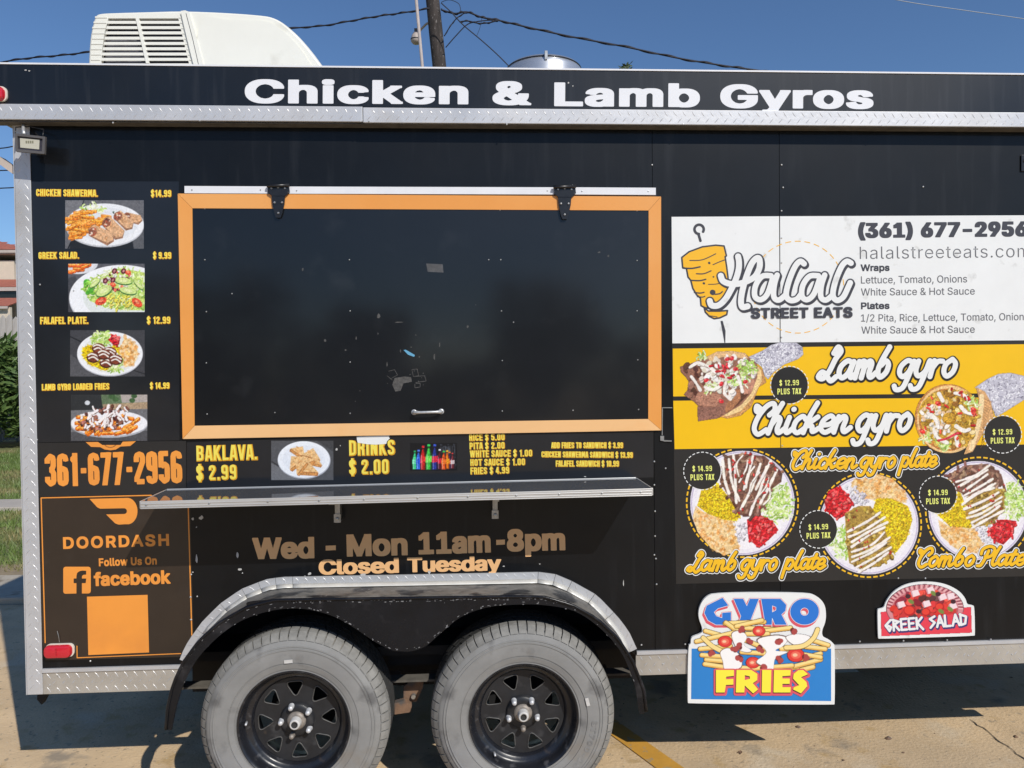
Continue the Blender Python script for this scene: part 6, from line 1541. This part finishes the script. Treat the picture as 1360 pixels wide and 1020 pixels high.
GY = [[(395, 192), (438, 250), (360, 272), (330, 300), (348, 330), (392, 345), (392, 306), (458, 300), (458, 395), (345, 395), (285, 362), (258, 306), (275, 252)],
      [(478, 200), (550, 200), (578, 256), (600, 200), (668, 200), (592, 395), (512, 395), (534, 330)],
      [(685, 200), (830, 200), (874, 245), (868, 290), (838, 318), (878, 395), (790, 395), (768, 340), (765, 395), (718, 395)], [(768, 250), (768, 302), (798, 286), (798, 262)],
      circ(1012, 297, 108, 98), circ(1012, 297, 31, 30, 20, -1)]
zp(GY, [(1.1, 'pink_print', "lettering_shadow", 0, (-1.8, 2.8)), (1.1, 'pink_print', "lettering_edge", .0002, (0, 0)), (.6, 'white_print', "lettering_edge", .0004, (0, 0)), (0, 'blue_letter', "lettering", .0006, (0, 0))], SPL-.0005)
cv = Canvas(916, 820, 1104, 895, 1.9); r = random.Random(61)
def cfry(x0, y0, x1, y1, w=2.9):
    cv.line([(x0, y0), (x1, y1)], w+.55, (92, 66, 30)); dx, dy = x1-x0, y1-y0; L = math.hypot(dx, dy); nx_, ny_ = -dy/L, dx/L
    if ny_ < 0: nx_, ny_ = -nx_, -ny_
    cv.line([(x0, y0), (x1, y1)], w, (236, 186, 96)); cv.line([(x0-nx_*w*.3, y0-ny_*w*.3), (x1-nx_*w*.3, y1-ny_*w*.3)], w*.62, (250, 224, 146))
for a in [(963, 828, 1015, 826), (937, 838, 972, 848), (964, 827, 986, 843), (984, 834, 1033, 836), (1000, 840, 1050, 834), (925, 852, 976, 840), (1078, 850, 1100, 857), (1062, 858, 1096, 862), (930, 862, 970, 858), (938, 876, 980, 880), (932, 870, 960, 872), (948, 884, 1000, 888), (985, 866, 1035, 869), (1040, 888, 1080, 884), (1060, 876, 1090, 868), (1055, 885, 1090, 876), (990, 850, 1018, 862), (1048, 866, 1090, 873), (1000, 888, 1052, 884), (1038, 862, 1066, 859), (992, 842, 1020, 842), (978, 832, 1012, 824), (936, 882, 962, 886), (1064, 890, 1080, 886)]: cfry(*a)
cv.line(crom([(934, 847), (946, 858), (962, 866), (975, 868)], 6), 3.4, (92, 66, 30)); cv.line(crom([(934, 847), (946, 858), (962, 866), (975, 868)], 6), 2.8, (250, 222, 144))
def blob(pts, col, edge=(120, 90, 80)):
    q = crom(pts, 5, True); c = np.mean(np.array(q), 0); q2 = [tuple(c+(np.array(p)-c)*1.06) for p in q]; cv.poly(q2, edge); cv.poly(q, col)
for x, y, s in ((963, 852, 9), (1008, 838, 8), (1057, 870, 11), (1000, 880, 9)):
    cv.ell(x, y, s+.6, s*.8+.6, (120, 20, 24)); cv.ell(x, y, s, s*.8, (226, 60, 56)); cv.ell(x, y, s*.6, s*.45, (240, 110, 90)); cv.ell(x-1, y, s*.3, s*.2, (250, 200, 160))
SC_ = (250, 248, 246)
blob([(972, 842), (984, 838), (992, 846), (988, 856), (998, 864), (990, 866), (978, 860)], SC_); blob([(1006, 850), (1030, 844), (1046, 848), (1040, 858), (1030, 864), (1046, 866), (1030, 874), (1026, 890), (1012, 884), (1005, 878), (1018, 866)], SC_); blob([(1044, 846), (1060, 842), (1076, 846), (1068, 854), (1054, 856)], SC_); blob([(957, 866), (968, 861), (982, 870), (984, 886), (964, 890), (960, 878)], SC_)
for x, y in ((995, 852), (1034, 852), (1010, 862), (946, 868), (980, 858), (982, 874), (1036, 876), (1070, 874), (1053, 838), (1014, 886), (986, 836), (976, 862)):
    for k in range(5): cv.ell(x+r.uniform(-3, 3), y+r.uniform(-2.5, 2.5), 3.4, 3, (110, 40, 40) if k < 2 else (176, 74, 72), r.uniform(0, 3))
cv.line(crom([(1044, 860), (1066, 858), (1080, 848), (1086, 836)], 6), 3.5, (92, 66, 30)); cv.line(crom([(1044, 860), (1066, 858), (1080, 848), (1086, 836)], 6), 2.9, (250, 222, 144))
cv.build("fries_picture", SPL-.0018, fs_o)
FRI = [[(345, 735), (480, 735), (480, 780), (422, 786), (420, 806), (476, 802), (476, 846), (420, 848), (410, 905), (345, 905)],
       [(500, 735), (610, 735), (656, 765), (656, 812), (622, 835), (662, 882), (625, 912), (562, 852), (558, 905), (495, 905)], [(562, 775), (562, 812), (600, 802), (600, 783)],
       [(693, 735), (762, 735), (757, 905), (690, 905)], [(782, 735), (908, 735), (905, 778), (845, 782), (845, 800), (900, 800), (900, 840), (845, 840), (845, 865), (908, 865), (905, 905), (778, 905)],
       [(1000, 735), (1038, 768), (985, 790), (1025, 825), (1032, 858), (985, 912), (925, 882), (932, 866), (972, 850), (925, 800), (930, 765), (965, 738)]]
zp(FRI, [(3.0, 'pink_print', "lettering_edge", 0, (0, 1.3)), (.35, 'crack', "lettering_shadow", .0002, (-.5, .9)), (0, 'fries_yellow', "lettering", .0004, (0, 0))], SPL-.0023)

# ------------------------------------------------------------------ greek salad sign
S2 = -.012
gs = empty("cutout_sign", at(1230, 812, S2)); tag(gs, "small red cut-out sign with a salad bowl fixed above the bottom trim", "sign")
za = lambda pts: [(1120+x/5.667, 760+y/5.667) for x, y in pts]
bo = za([(262, 496), (270, 502), (985, 480), (992, 470), (987, 258), (975, 248), (932, 244), (920, 195), (868, 135), (765, 84), (620, 68), (480, 85), (382, 140), (322, 215), (305, 270), (262, 276), (258, 290)])
bevel(slab2d([pxloop(chaik(bo), S2)[::-1]], S2, -.0055, "sign_board", M['white_print'], gs), .0012, 2)
cv = Canvas(1168, 774, 1292, 847, 1.9); r = random.Random(71)
rw = za([(282, 298), (962, 262), (968, 455), (287, 482)]); cv.poly(rw, (232, 66, 84))
cx, cy = 1228.5, 808; cv.ell(cx, cy, 51.6, 32.2, (110, 70, 80)); cv.ell(cx, cy, 50.8, 31.4, (214, 140, 146)); cv.ell(cx, cy+2, 44, 26, (190, 92, 100))
for k in range(46):
    a = math.pi+math.pi*k/45; cv.line([(cx+45*math.cos(a), cy+27*math.sin(a)), (cx+50*math.cos(a+.02), cy+31*math.sin(a+.02))], .7, (236, 190, 190) if k % 2 else (130, 50, 70))
reg = [(1184, 812), (1194, 796), (1212, 786), (1234, 782), (1256, 790), (1270, 804), (1270, 820), (1190, 822)]
cv.poly(reg, (206, 56, 56)); blobs(cv, r, reg, 60, [(226, 60, 56), (240, 84, 70), (150, 40, 60), (100, 60, 60)], 2.5, 6)
for x, y in ((1216, 788), (1197, 803), (1236, 784), (1231, 802), (1252, 793), (1263, 792), (1266, 805)): cv.poly([(x-5, y-3), (x+3, y-5), (x+6, y+2), (x-3, y+5)], (246, 222, 226)); cv.poly([(x-5, y-3), (x-3, y+5), (x-4, y+5.5), (x-6.5, y-1)], (200, 160, 170))
for x, y, s in ((1208, 811, 8), (1230, 813, 6), (1248, 806, 6)): cv.ell(x, y, s, s*.85, (186, 30, 36)); cv.ell(x-.5, y-.5, s*.8, s*.65, (232, 66, 52))
for x, y in ((1210, 799), (1240, 788), (1262, 809), (1250, 812)): cv.ell(x, y, 4.5, 2.6, (120, 140, 70), .6)
for x, y in ((1206, 792), (1246, 789), (1266, 799), (1220, 812)): cv.ell(x, y, 3.6, 3, (66, 34, 46))
cv.poly([rw[0], (1171, 812), (1180, 822), (1270, 818), (1289, 806), rw[2], rw[3]], (232, 66, 84), .0)
cv.poly([(1170, 821), (1200, 824), (1262, 816), (1290, 812), rw[2], rw[3]], (232, 66, 84)); cv.build("salad_picture", S2-.0005, gs)
AN = {'G': [[(.5, .95), (.05, .5), (.35, .0), (.5, .3), (.3, .45)]], 'R': [[(.05, 0), (.08, .95)], [(0, .95), (.5, .75), (.12, .5)], [(.15, .5), (.5, 0)]], 'E': [[(.5, .95), (.05, .95), (.05, 0), (.5, .0)], [(.05, .5), (.42, .5)]],
      'K': [[(.05, .95), (.05, 0)], [(.5, .95), (.1, .5), (.55, -.1)]], 'S': [[(.5, .95), (.1, .75), (.48, .4), (.1, -.02)]], 'A': [[(0, 0), (.28, .95), (.56, 0)], [(.14, .35), (.42, .35)]], 'L': [[(.05, .95), (.05, 0), (.48, 0)]], 'D': [[(.05, 0), (.05, .95)], [(0, .95), (.52, .7), (.4, .1), (.05, .0)]]}
x = 0; st = []; WN = 11*.68; W_ = 111.0; hh = 15.0
for i, ch in enumerate("GREEK SALAD"):
    if ch == ' ': x += .42; continue
    for pl_ in AN[ch]: st.append(([(2+(x+a)*W_/7.05, b*hh) for a, b in pl_], 1.55))
    x += .66
letters("x", 'strokes', st, 1174, 838.6, 1286, 829.2, 1, [(.9, 'navy_print', "lettering_shadow", 0, (.9, 1.5)), (.4, 'navy_print', "lettering_edge", .0002, (0, 0)), (0, 'white_print', "lettering", .0004, (0, 0))], gs, plane=S2-.0009, cell=.36)
# ------------------------------------------------------------------ ground
def sheet(name, x0, y0, x1, y1, z, mt):
    o = MB().add([(x0, y0, z), (x1, y0, z), (x1, y1, z), (x0, y1, z)], [(0, 1, 2, 3)]).build(name, M[mt]); o['kind'] = 'structure'; return o
sheet("ground", -400, -400, 400, 400, -.02, 'soil')
YC = 2.56
sheet("parking_lot", -60, -60, 60, YC, 0.0, 'concrete')
def solid(name, x0, y0, z0, x1, y1, z1, mt):
    o = MB().box((x0, y0, z0), (x1, y1, z1)).build(name, M[mt]); o['kind'] = 'structure'; return bevel(o, .012, 2)
solid("kerb", -60, YC+.02, -.1, 60, 3.22, .045, 'gutter')
solid("sidewalk", -60, 6.45, -.1, 60, 7.05, .03, 'walk')
sheet("dirt_strip", -60, 3.2, 60, 3.75, -.004, 'dirt')
# painted bay line and a crack
def strip(name, pts, w, z, mt, kind='structure'):
    mb = MB(); V = []
    for i, p in enumerate(pts):
        a = Vector(pts[max(i-1, 0)]); b = Vector(pts[min(i+1, len(pts)-1)]); t = (b-a).normalized(); n_ = Vector((-t.y, t.x, 0)); ww = w[i] if isinstance(w, list) else w
        V += [(p[0]+n_.x*ww/2, p[1]+n_.y*ww/2, z), (p[0]-n_.x*ww/2, p[1]-n_.y*ww/2, z)]
    mb.add(V, [(2*i, 2*i+1, 2*i+3, 2*i+2) for i in range(len(pts)-1)]); o = mb.build(name, M[mt]); o['kind'] = kind; return o
ga, gb = on_ground(826, 975), on_ground(905, 1032); dv = (gb-ga).normalized()
strip("bay_line_marking", [ga-dv*.25, gb+dv*2.2], .10, .004, 'line_paint')
r = random.Random(4)
pts = []; a, b = on_ground(1288, 955), on_ground(1372, 1018)
for k in range(14):
    t = k/13; p = a.lerp(b, t); pts.append((p.x+r.uniform(-.008, .008), p.y+r.uniform(-.008, .008), 0))
strip("concrete_crack", pts, [.002+.004*abs(math.sin(k*.7)) for k in range(14)], .003, 'crack')
for x in (-7.5, 5.2): strip("lot_joint", [(x, -12, 0), (x, YC, 0)], .012, .003, 'crack')
# pebbles and twig on the lot
mb = MB()
for px_, py_, s in ((1180, 981, .018), (1060, 966, .014), (1349, 979, .014), (930, 900, .006), (1200, 1000, .008), (980, 1000, .006), (1120, 1010, .007)):
    g = on_ground(px_, py_); V = []; 
    for k in range(8): q = r.uniform(.6, 1); V.append((g.x+s*q*math.cos(k*.785), g.y+s*q*math.sin(k*.785), .002))
    V.append((g.x, g.y, s*.7)); mb.add(V, [(k, (k+1) % 8, 8) for k in range(8)])
for k in range(520):
    x, y = r.uniform(-3.5, 3.6), r.uniform(-1.6, 2.4); s = r.choice([.0018, .0025, .0035, .005]); V = []
    for q_ in range(5): w = r.uniform(.6, 1.1); V.append((x+s*w*math.cos(q_*1.257), y+s*w*math.sin(q_*1.257), .001))
    V.append((x, y, s*.7)); mb.add(V, [(q_, (q_+1) % 5, 5) for q_ in range(5)])
for k in range(26):      # dry leaf scraps
    x, y = r.uniform(-3.2, 3.4), r.uniform(-.9, 2.4); a = r.uniform(0, 6.28); l, w = r.uniform(.012, .03), r.uniform(.004, .009); c_, s_ = math.cos(a), math.sin(a)
    mb.add([(x-l*c_, y-l*s_, .002), (x+w*s_, y-w*c_, .006), (x+l*c_, y+l*s_, .003), (x-w*s_, y+w*c_, .005)], [(0, 1, 2, 3)])
o = mb.build("gravel_bits", M['rust']); o['kind'] = 'stuff'

# lawn blades over the strip seen beside the trailer
def blades(name, x0, x1, y0, y1, n, h, seed, z=-.02):
    q = np.random.RandomState(seed); x = q.uniform(x0, x1, n); y = q.uniform(y0, y1, n)
    keep = ~((y > 6.4) & (y < 7.1)); x, y = x[keep], y[keep]; n = len(x)
    a = q.uniform(0, 6.28, n); w = .007; hh = h*q.uniform(.5, 1.2, n); lx, ly = q.normal(0, .35, n)*hh, q.normal(0, .35, n)*hh
    V = np.stack([np.stack([x-w*np.cos(a), y-w*np.sin(a), np.full(n, z)], 1), np.stack([x+w*np.cos(a), y+w*np.sin(a), np.full(n, z)], 1), np.stack([x+lx, y+ly, z+hh], 1)], 1).reshape(-1, 3)
    F = np.arange(3*n).reshape(-1, 3).tolist(); o = mesh_obj(name, V, F, M['grass']); o['kind'] = 'stuff'; return o
blades("lawn_grass", -13, -3.0, 3.5, 13.5, 90000, .07, 1)

# ------------------------------------------------------------------ hedge, fence, house at the left
def leaf_cloud(pts, size, q, elong=2.6):
    n = len(pts); P = np.asarray(pts); d = q.normal(0, 1, (n, 3)); d[:, 2] = np.abs(d[:, 2])*.5+.1; d /= np.linalg.norm(d, axis=1)[:, None]
    s = np.cross(d, q.normal(0, 1, (n, 3))); s /= np.linalg.norm(s, axis=1)[:, None]; L = size*q.uniform(.6, 1.3, n)[:, None]; W_ = L/elong/2
    V = np.stack([P, P+d*L*.5+s*W_, P+d*L, P+d*L*.5-s*W_], 1).reshape(-1, 3); F = (np.arange(n)[:, None]*4+np.arange(4)).tolist(); return V, F
def bush(name, cx, cy, rx, ry, h, n, size, seed, mt, label, cat, group=None, z0=0.0):
    q = np.random.RandomState(seed); root = empty(name, (cx, cy, 0)); tag(root, label, cat, group)
    K = 34; cl = np.stack([q.uniform(-.8, .8, K)*rx, q.uniform(-.8, .8, K)*ry, q.uniform(.08, .82, K)*h], 1); rad = q.uniform(.3, .55, K)*min(ry, h*.5)
    k = q.randint(0, K, n); v = q.normal(0, 1, (n, 3)); v /= np.linalg.norm(v, axis=1)[:, None]; P = cl[k]+v*rad[k][:, None]*q.uniform(.55, 1.05, n)[:, None]; P[:, 2] = np.abs(P[:, 2])+z0
    V, F = leaf_cloud(P+np.array([cx, cy, 0]), size, q, 4.6); mesh_obj("foliage", V, F, M[mt], root)
    mb = MB()
    for i in range(7):
        a = cl[i]; mb.tube([(cx+a[0]*.4, cy+a[1]*.4, -.02), (cx+a[0]*.8, cy+a[1]*.8, a[2]*.5), (cx+a[0], cy+a[1], a[2])], [.03, .02, .008], 5)
    mb.build("stems", M['trunk'], root); return root
HG = "leafy bushes along the lawn"
bush("hedge_bush", -11.5, 14.2, 1.5, .9, 2.95, 16000, .27, 3, 'leaf', "long-leaved green bush at the edge of the lawn, left of the trailer corner", "bush", HG)
bush("hedge_bush", -9.3, 14.4, 1.3, .9, 2.75, 14000, .27, 4, 'leaf', "long-leaved green bush beside the trailer corner, its top against the picket fence", "bush", HG)
bush("hedge_bush", -7.0, 14.4, 1.3, .9, 2.5, 5000, .2, 5, 'leaf', "long-leaved green bush hidden behind the menu side of the trailer", "bush", HG)
fence = empty("picket_fence", (-12, 16.0, 0)); tag(fence, "weathered wooden picket fence between the bushes and the house", "fence")
MB().box((-17, 16.03, .5), (-6, 16.07, .6)).box((-17, 16.03, 2.3), (-6, 16.07, 2.4)).build("fence_rail", M['picket'], fence)
pk = None
for k in range(74):
    x = -17+k*.148; zt = 2.98+.02*math.sin(k*2.1)
    if pk is None:
        pk = mesh_obj("picket", *(lambda mb: (mb.V, mb.F))(MB().prism_y([(x, 0), (x+.13, 0), (x+.13, 2.92), (x+.065, 3.0), (x, 2.92)], 16.0, 16.028)), M['picket'], fence)
        p0 = pk.location.copy(); x0 = x
    else:
        o = pk.copy(); COL.objects.link(o); o.location = p0+Vector((x-x0, 0, .03*math.sin(k*2.1)))
house = empty("house", (-16, 25, 0)); tag(house, "cream two storey house with red tiled roofs behind the fence", "house")
YH = 24.0
def hp(px_, py_, y=YH): return at(px_, py_, y)
A = hp(0, 322); B = hp(24, 339); wallR = hp(18.5, 350).x
ez = hp(20, 338).z; rz = hp(0, 322).z
MB().box((-34, YH, 0), (wallR, YH+9, hp(0, 346).z)).build("wall", M['stucco'], house)
# upper roof: hip running down to the right
xr = hp(24, 340).x+.2; ze = hp(22, 333.5).z; YE = YH-.22
ra = MB().add([(-36, YE, ze), (xr, YE, ze), (xr, YH+9.6, ze), (-36, YH+9.6, ze), (-30, YH+4.5, ze+2.1), (xr-6.9, YH+4.5, ze+2.1)], [(0, 1, 5, 4), (1, 2, 5), (2, 3, 4, 5), (3, 0, 4)])
roofo = ra.build("roof", M['roof_tile'], house)
MB().box((-36, YE-.04, ze-.09), (xr+.04, YE-.001, ze)).box((-36, YE, ze-.12), (xr, YH+9.6, ze-.03)).build("eave_board", M['fascia_pale'], house)
for k in range(16):
    t0 = k/16; z0 = ze+2.1*t0; y0 = YE+4.72*t0
    MB().add([(-35+5*t0, y0-.02, z0+.02), (xr-6.9*t0, y0-.02, z0+.02), (xr-6.9*t0-.02, y0+.28, z0+.155), (-35+5*t0, y0+.28, z0+.155)], [(0, 1, 2, 3)]).build("tile_course", M['roof_tile'], roofo)
MB().box((hp(18.8, 350).x, YH+.3, hp(20, 374).z), (hp(24, 350).x, YH+.5, hp(20, 346).z)).build("shaded_side_window", M['win_dark'], house)
xq = hp(26, 380).x+1.0
def porch(y0, y1, pa, pb, g0, g1):
    z0, z1 = hp(10, pb, y0).z, hp(10, pa, y1).z
    MB().add([(-36, y0, z0), (xq, y0, z0), (xq, y1, z1), (-36, y1, z1)], [(0, 1, 2, 3)]).build("porch_roof", M['roof_tile'], house)
    for k in range(5):
        t0 = k/5; t1 = t0+.17; MB().add([(-36, y0+(y1-y0)*t0-.01, z0+(z1-z0)*t0+.012), (xq, y0+(y1-y0)*t0-.01, z0+(z1-z0)*t0+.012), (xq, y0+(y1-y0)*t1, z0+(z1-z0)*t1+.03), (-36, y0+(y1-y0)*t1, z0+(z1-z0)*t1+.03)], [(0, 1, 2, 3)]).build("tile_course", M['roof_tile'], house)
    MB().box((-36, y0-.05, hp(10, g1, y0).z), (xq, y0-.002, z0-.002)).build("eave_board", M['fascia_pale'], house)
porch(YH-1.2, YH-.02, 372, 381.5, 381.5, 386.5)
porch(YH-2.4, YH-1.25, 396.6, 406.7, 406.7, 410)
MB().box((-36, YH-1.15, hp(10, 398, YH-1.2).z), (xq-.4, YH-1.05, hp(10, 385, YH-1.2).z)).build("shaded_band", M['win_dark'], house)  # dark strip painted as the shade under the upper porch eave
MB().box((-36, YH-2.3, 0), (xq, YH-2.2, hp(10, 408, YH-2.3).z)).build("porch_wall", M['stucco'], house)
MB().box((-34, YH+.02, 0), (xq-.3, YH+1, hp(10, 374).z)).build("lower_wall", M['stucco'], house)

# ------------------------------------------------------------------ utility pole, conduit pole, lamp, cables
YP = 12.0
pole = empty("utility_pole", (at(584, 98, YP).x, YP, 0)); tag(pole, "dark wooden utility pole rising behind the trailer roof", "utility pole")
t_, b_ = at(574.5, 0, YP), at(584.5, 98, YP); d_ = (t_-b_)
top = t_+d_*1.1; bot = b_-d_*(b_.z/d_.z)
mb = MB(); P = [bot.lerp(top, k/24) for k in range(25)]; q = random.Random(8)
mb.tube(P, [.155-.0012*k+q.uniform(-.003, .003) for k in range(25)], 18); mb.build("wooden_shaft", M['bark'], pole, smooth=True)
cpole = empty("metal_pole", (at(561, 98, 11.4).x, 11.4, 0)); tag(cpole, "thin pale metal pole just left of the utility pole", "metal pole")
t2, b2 = at(552.8, 0, 11.4), at(561.8, 98, 11.4); d2 = t2-b2
MB().tube([b2-d2*(b2.z/d2.z), t2+d2*1.2], .029, 10).build("pole_tube", M['conduit'], cpole, smooth=True)
# lamp on an arm from the pole
lamp = empty("street_lamp", at(553, 50, 12.2)); tag(lamp, "small street lamp on a short arm fixed to the wooden pole", "street lamp")
MB().tube([at(574, 28, 12), at(566, 32, 12.1), at(559, 39, 12.2), at(556, 44, 12.2)], .022, 8).build("lamp_arm", M['conduit'], lamp, smooth=True)
lc = at(552.5, 52, 12.25); lr = at(559.5, 50, 12.25).x-lc.x
MB().lathe([(lr*.45, .13), (lr*.8, .07), (lr*1.0, -.01), (lr*.95, -.05), (lr*.6, -.09), (0, -.10)], lc, 'z', 20).build("lamp_hood", M['conduit'], lamp, smooth=True)
MB().lathe([(lr*1.03, .0), (lr*1.05, -.012), (lr*1.0, -.02)], lc, 'z', 20).build("hood_rim", M['black_metal'], lamp)
MB().box((lc.x-.03, lc.y-.03, lc.z+.13), (lc.x+.03, lc.y+.03, lc.z+.2)).build("photocell", M['black_metal'], lamp)
def cable(name, pts, rad, mt, label, twist=0, group=None, cat="cable", y=None, seg=8):
    P3 = [Vector(p) for p in crom([tuple(at(*p[:2], p[2] if len(p) > 2 else y)) for p in pts], seg)]
    mb = MB(); mb.tube(P3, rad, 6)
    if twist:
        L = 0; S_ = []; n = len(P3)*3
        for k in range(n):
            t = k/(n-1)*(len(P3)-1); i = min(int(t), len(P3)-2); p = P3[i].lerp(P3[i+1], t-i); w = k*twist*.6
            S_.append(p+Vector((0, math.sin(w), math.cos(w)))*rad*1.25)
        mb.tube(S_, rad*.8, 5)
    o = mb.build(name, M[mt], smooth=True); tag(o, label, cat, group); return o
CG = "cables strung from the utility pole"
cable("overhead_cable", [(-40, 93), (0, 83), (40, 77), (80, 73.5), (120, 69), (200, 60), (300, 49), (385, 38), (430, 34), (470, 27), (505, 21), (535, 17), (571, 11)], .013, 'wire', "dark twisted cable running from the pole down past the air conditioner", .55, CG, y=11.9)
cable("overhead_cable", [(586, 13), (604, 18), (620, 16), (640, 23), (662, 27), (700, 36), (760, 49), (830, 62), (900, 77), (960, 87), (1010, 94), (1060, 101), (1150, 112), (1300, 130)], .016, 'wire', "dark twisted cable sloping from the pole down to the right", .55, CG, y=11.9)
cable("overhead_cable", [(586, 4), (600, 17), (615, 33), (640, 54), (660, 72), (680, 92), (700, 112)], .010, 'wire', "thin dark cable dropping steeply from the pole to the roof vent", 0, CG, y=11.5)
cable("overhead_cable", [(592, 63), (606, 47), (620, 33), (632, 29), (648, 27), (662, 27)], .010, 'wire', "short dark cable looping from the low side of the pole to the cable bundle", 0, CG, y=11.8)
cable("overhead_cable", [(590, 48), (598, 35), (606, 25), (616, 18), (625, 16)], .010, 'wire', "short dark cable arching from the pole to the top of the bundle", .4, CG, y=11.8)
cable("overhead_cable", [(586, 3), (594, 0), (602, 1), (610, 6), (612, 16)], .006, 'wire', "thin cable looping out of the frame top beside the pole", 0, CG, y=11.8)
cable("overhead_cable", [(610, 29), (622, 28), (636, 31), (650, 30), (662, 27)], .012, 'wire', "thick splice of dark cable under the bundle right of the pole", .5, CG, y=11.8)
cable("overhead_cable", [(633, 48), (637, 38), (639, 30), (640, 24)], .004, 'wire', "hair-thin wire hanging from the splice onto the steep cable", 0, CG, y=11.7)
cable("overhead_cable", [(1170, -4), (1220, 5), (1290, 15), (1360, 25), (1440, 37)], .008, 'wire_pale', "pale thin wire crossing the sky at the top right", 0, None, y=14)
LG = "cables seen left of the corner trim"
for y0, y1, lb in ((197, 193, "uppermost of the thin dark wires left of the corner trim"), (226.5, 225.5, "middle one of the thin dark wires left of the corner trim"), (250, 248.5, "lowest of the thin dark wires left of the corner trim")):
    cable("overhead_cable", [(-60, y0+3), (0, y0), (30, y1), (120, y1-6)], .012, 'wire', lb, 0, LG, y=14)

# ------------------------------------------------------------------ trees
def tree(name, x, y, h, R, n, seed, label, group=None, size=.2, z0=.35):
    q = np.random.RandomState(seed); root = empty(name, (x, y, 0)); tag(root, label, "tree", group)
    mb = MB(); mb.tube([(x, y, -.1), (x+.05, y, h*.25), (x-.03, y+.04, h*.5), (x+.02, y, h*.75)], [h*.032, h*.024, h*.017, h*.008], 10)
    K = 22; cl = []
    for i in range(K):
        a = q.uniform(0, 6.28); rr = R*q.uniform(.15, .8); zz = h*q.uniform(z0, .9); rr *= math.sin(math.pi*min(max((zz/h-.2)/.85, .05), 1))**.6; c = (x+rr*math.cos(a), y+rr*math.sin(a), zz); cl.append(c)
        mb.tube([(x, y, zz*.6), ((x+c[0])/2, (y+c[1])/2, zz*.85), c], [h*.009, h*.006, .01], 5)
    mb.build("trunk", M['trunk'], root, smooth=True)
    cl = np.array(cl); rad = q.uniform(.18, .36, K)*R; k = q.randint(0, K, n); v = q.normal(0, 1, (n, 3)); v /= np.linalg.norm(v, axis=1)[:, None]
    V, F = leaf_cloud(cl[k]+v*rad[k][:, None]*q.uniform(.4, 1.05, n)[:, None], size, q, 1.9); mesh_obj("crown", V, F, M['leaf2'], root); return root
# twig top that just clears the roof edge
sp = at(832, 100, 7.0)
sap = empty("sapling", (sp.x, 7.0, 0)); tag(sap, "tip of a thin young tree showing just above the roof edge", "tree")
zt = at(829, 84, 7.0).z
MB().tube([(sp.x, 7.0, -.02), (sp.x+.05, 7.0, 2), (sp.x, 7, sp.z), (sp.x-.03, 7, zt-.15), (sp.x-.02, 7.0, zt)], [.04, .03, .012, .008, .003], 6).build("trunk", M['trunk'], sap)
q = np.random.RandomState(3); t = q.uniform(0, 1, 160); P = np.stack([sp.x-.02+q.normal(0, .02, 160)+.05*(1-t), 7+q.normal(0, .04, 160), (sp.z-.3)+t*(zt-sp.z+.28)], 1)
V, F = leaf_cloud(P, .075, q, 2.2); mesh_obj("crown", V, F, M['leaf2'], sap)
# unseen growth added behind the camera, only to reflect in the glossy panels
BG = "trees across the parking lot"
LB = ["broad leafy tree across the lot, second from the left end of the row", "low leafy tree across the lot, shortest of the row", "tall leafy tree across the lot, opposite the serving hatch", "small leafy tree across the lot, right of the tall middle one", "largest leafy tree across the lot, at the right end of the row", "large leafy tree across the lot, at the left end of the row"]
for k, (x, y, h, R) in enumerate(((-9, -24, 4.6, 3.4), (-3.4, -24, 3.3, 3.0), (2.8, -27, 4.9, 3.6), (8.5, -23, 3.8, 3.0), (15, -25, 6, 3.4), (-17, -26, 6, 3.6))):
    tree("lot_tree", x, y, h, R, 3600, 70+k, LB[k], BG, .36, .12)
for k, (x, y, h, lb) in enumerate(((-5.6, -20, 2.3, "low spreading shrub across the lot, left of the short tree"), (-.2, -19.5, 1.9, "lowest spreading shrub across the lot, opposite the serving hatch"), (5.4, -20.5, 2.6, "low spreading shrub across the lot, right of the tall middle tree"))):
    bush("lot_shrub", x, y, 2.4, 1.2, h, 3500, .25, 90+k, 'leaf2', lb, "shrub", "shrubs across the parking lot")
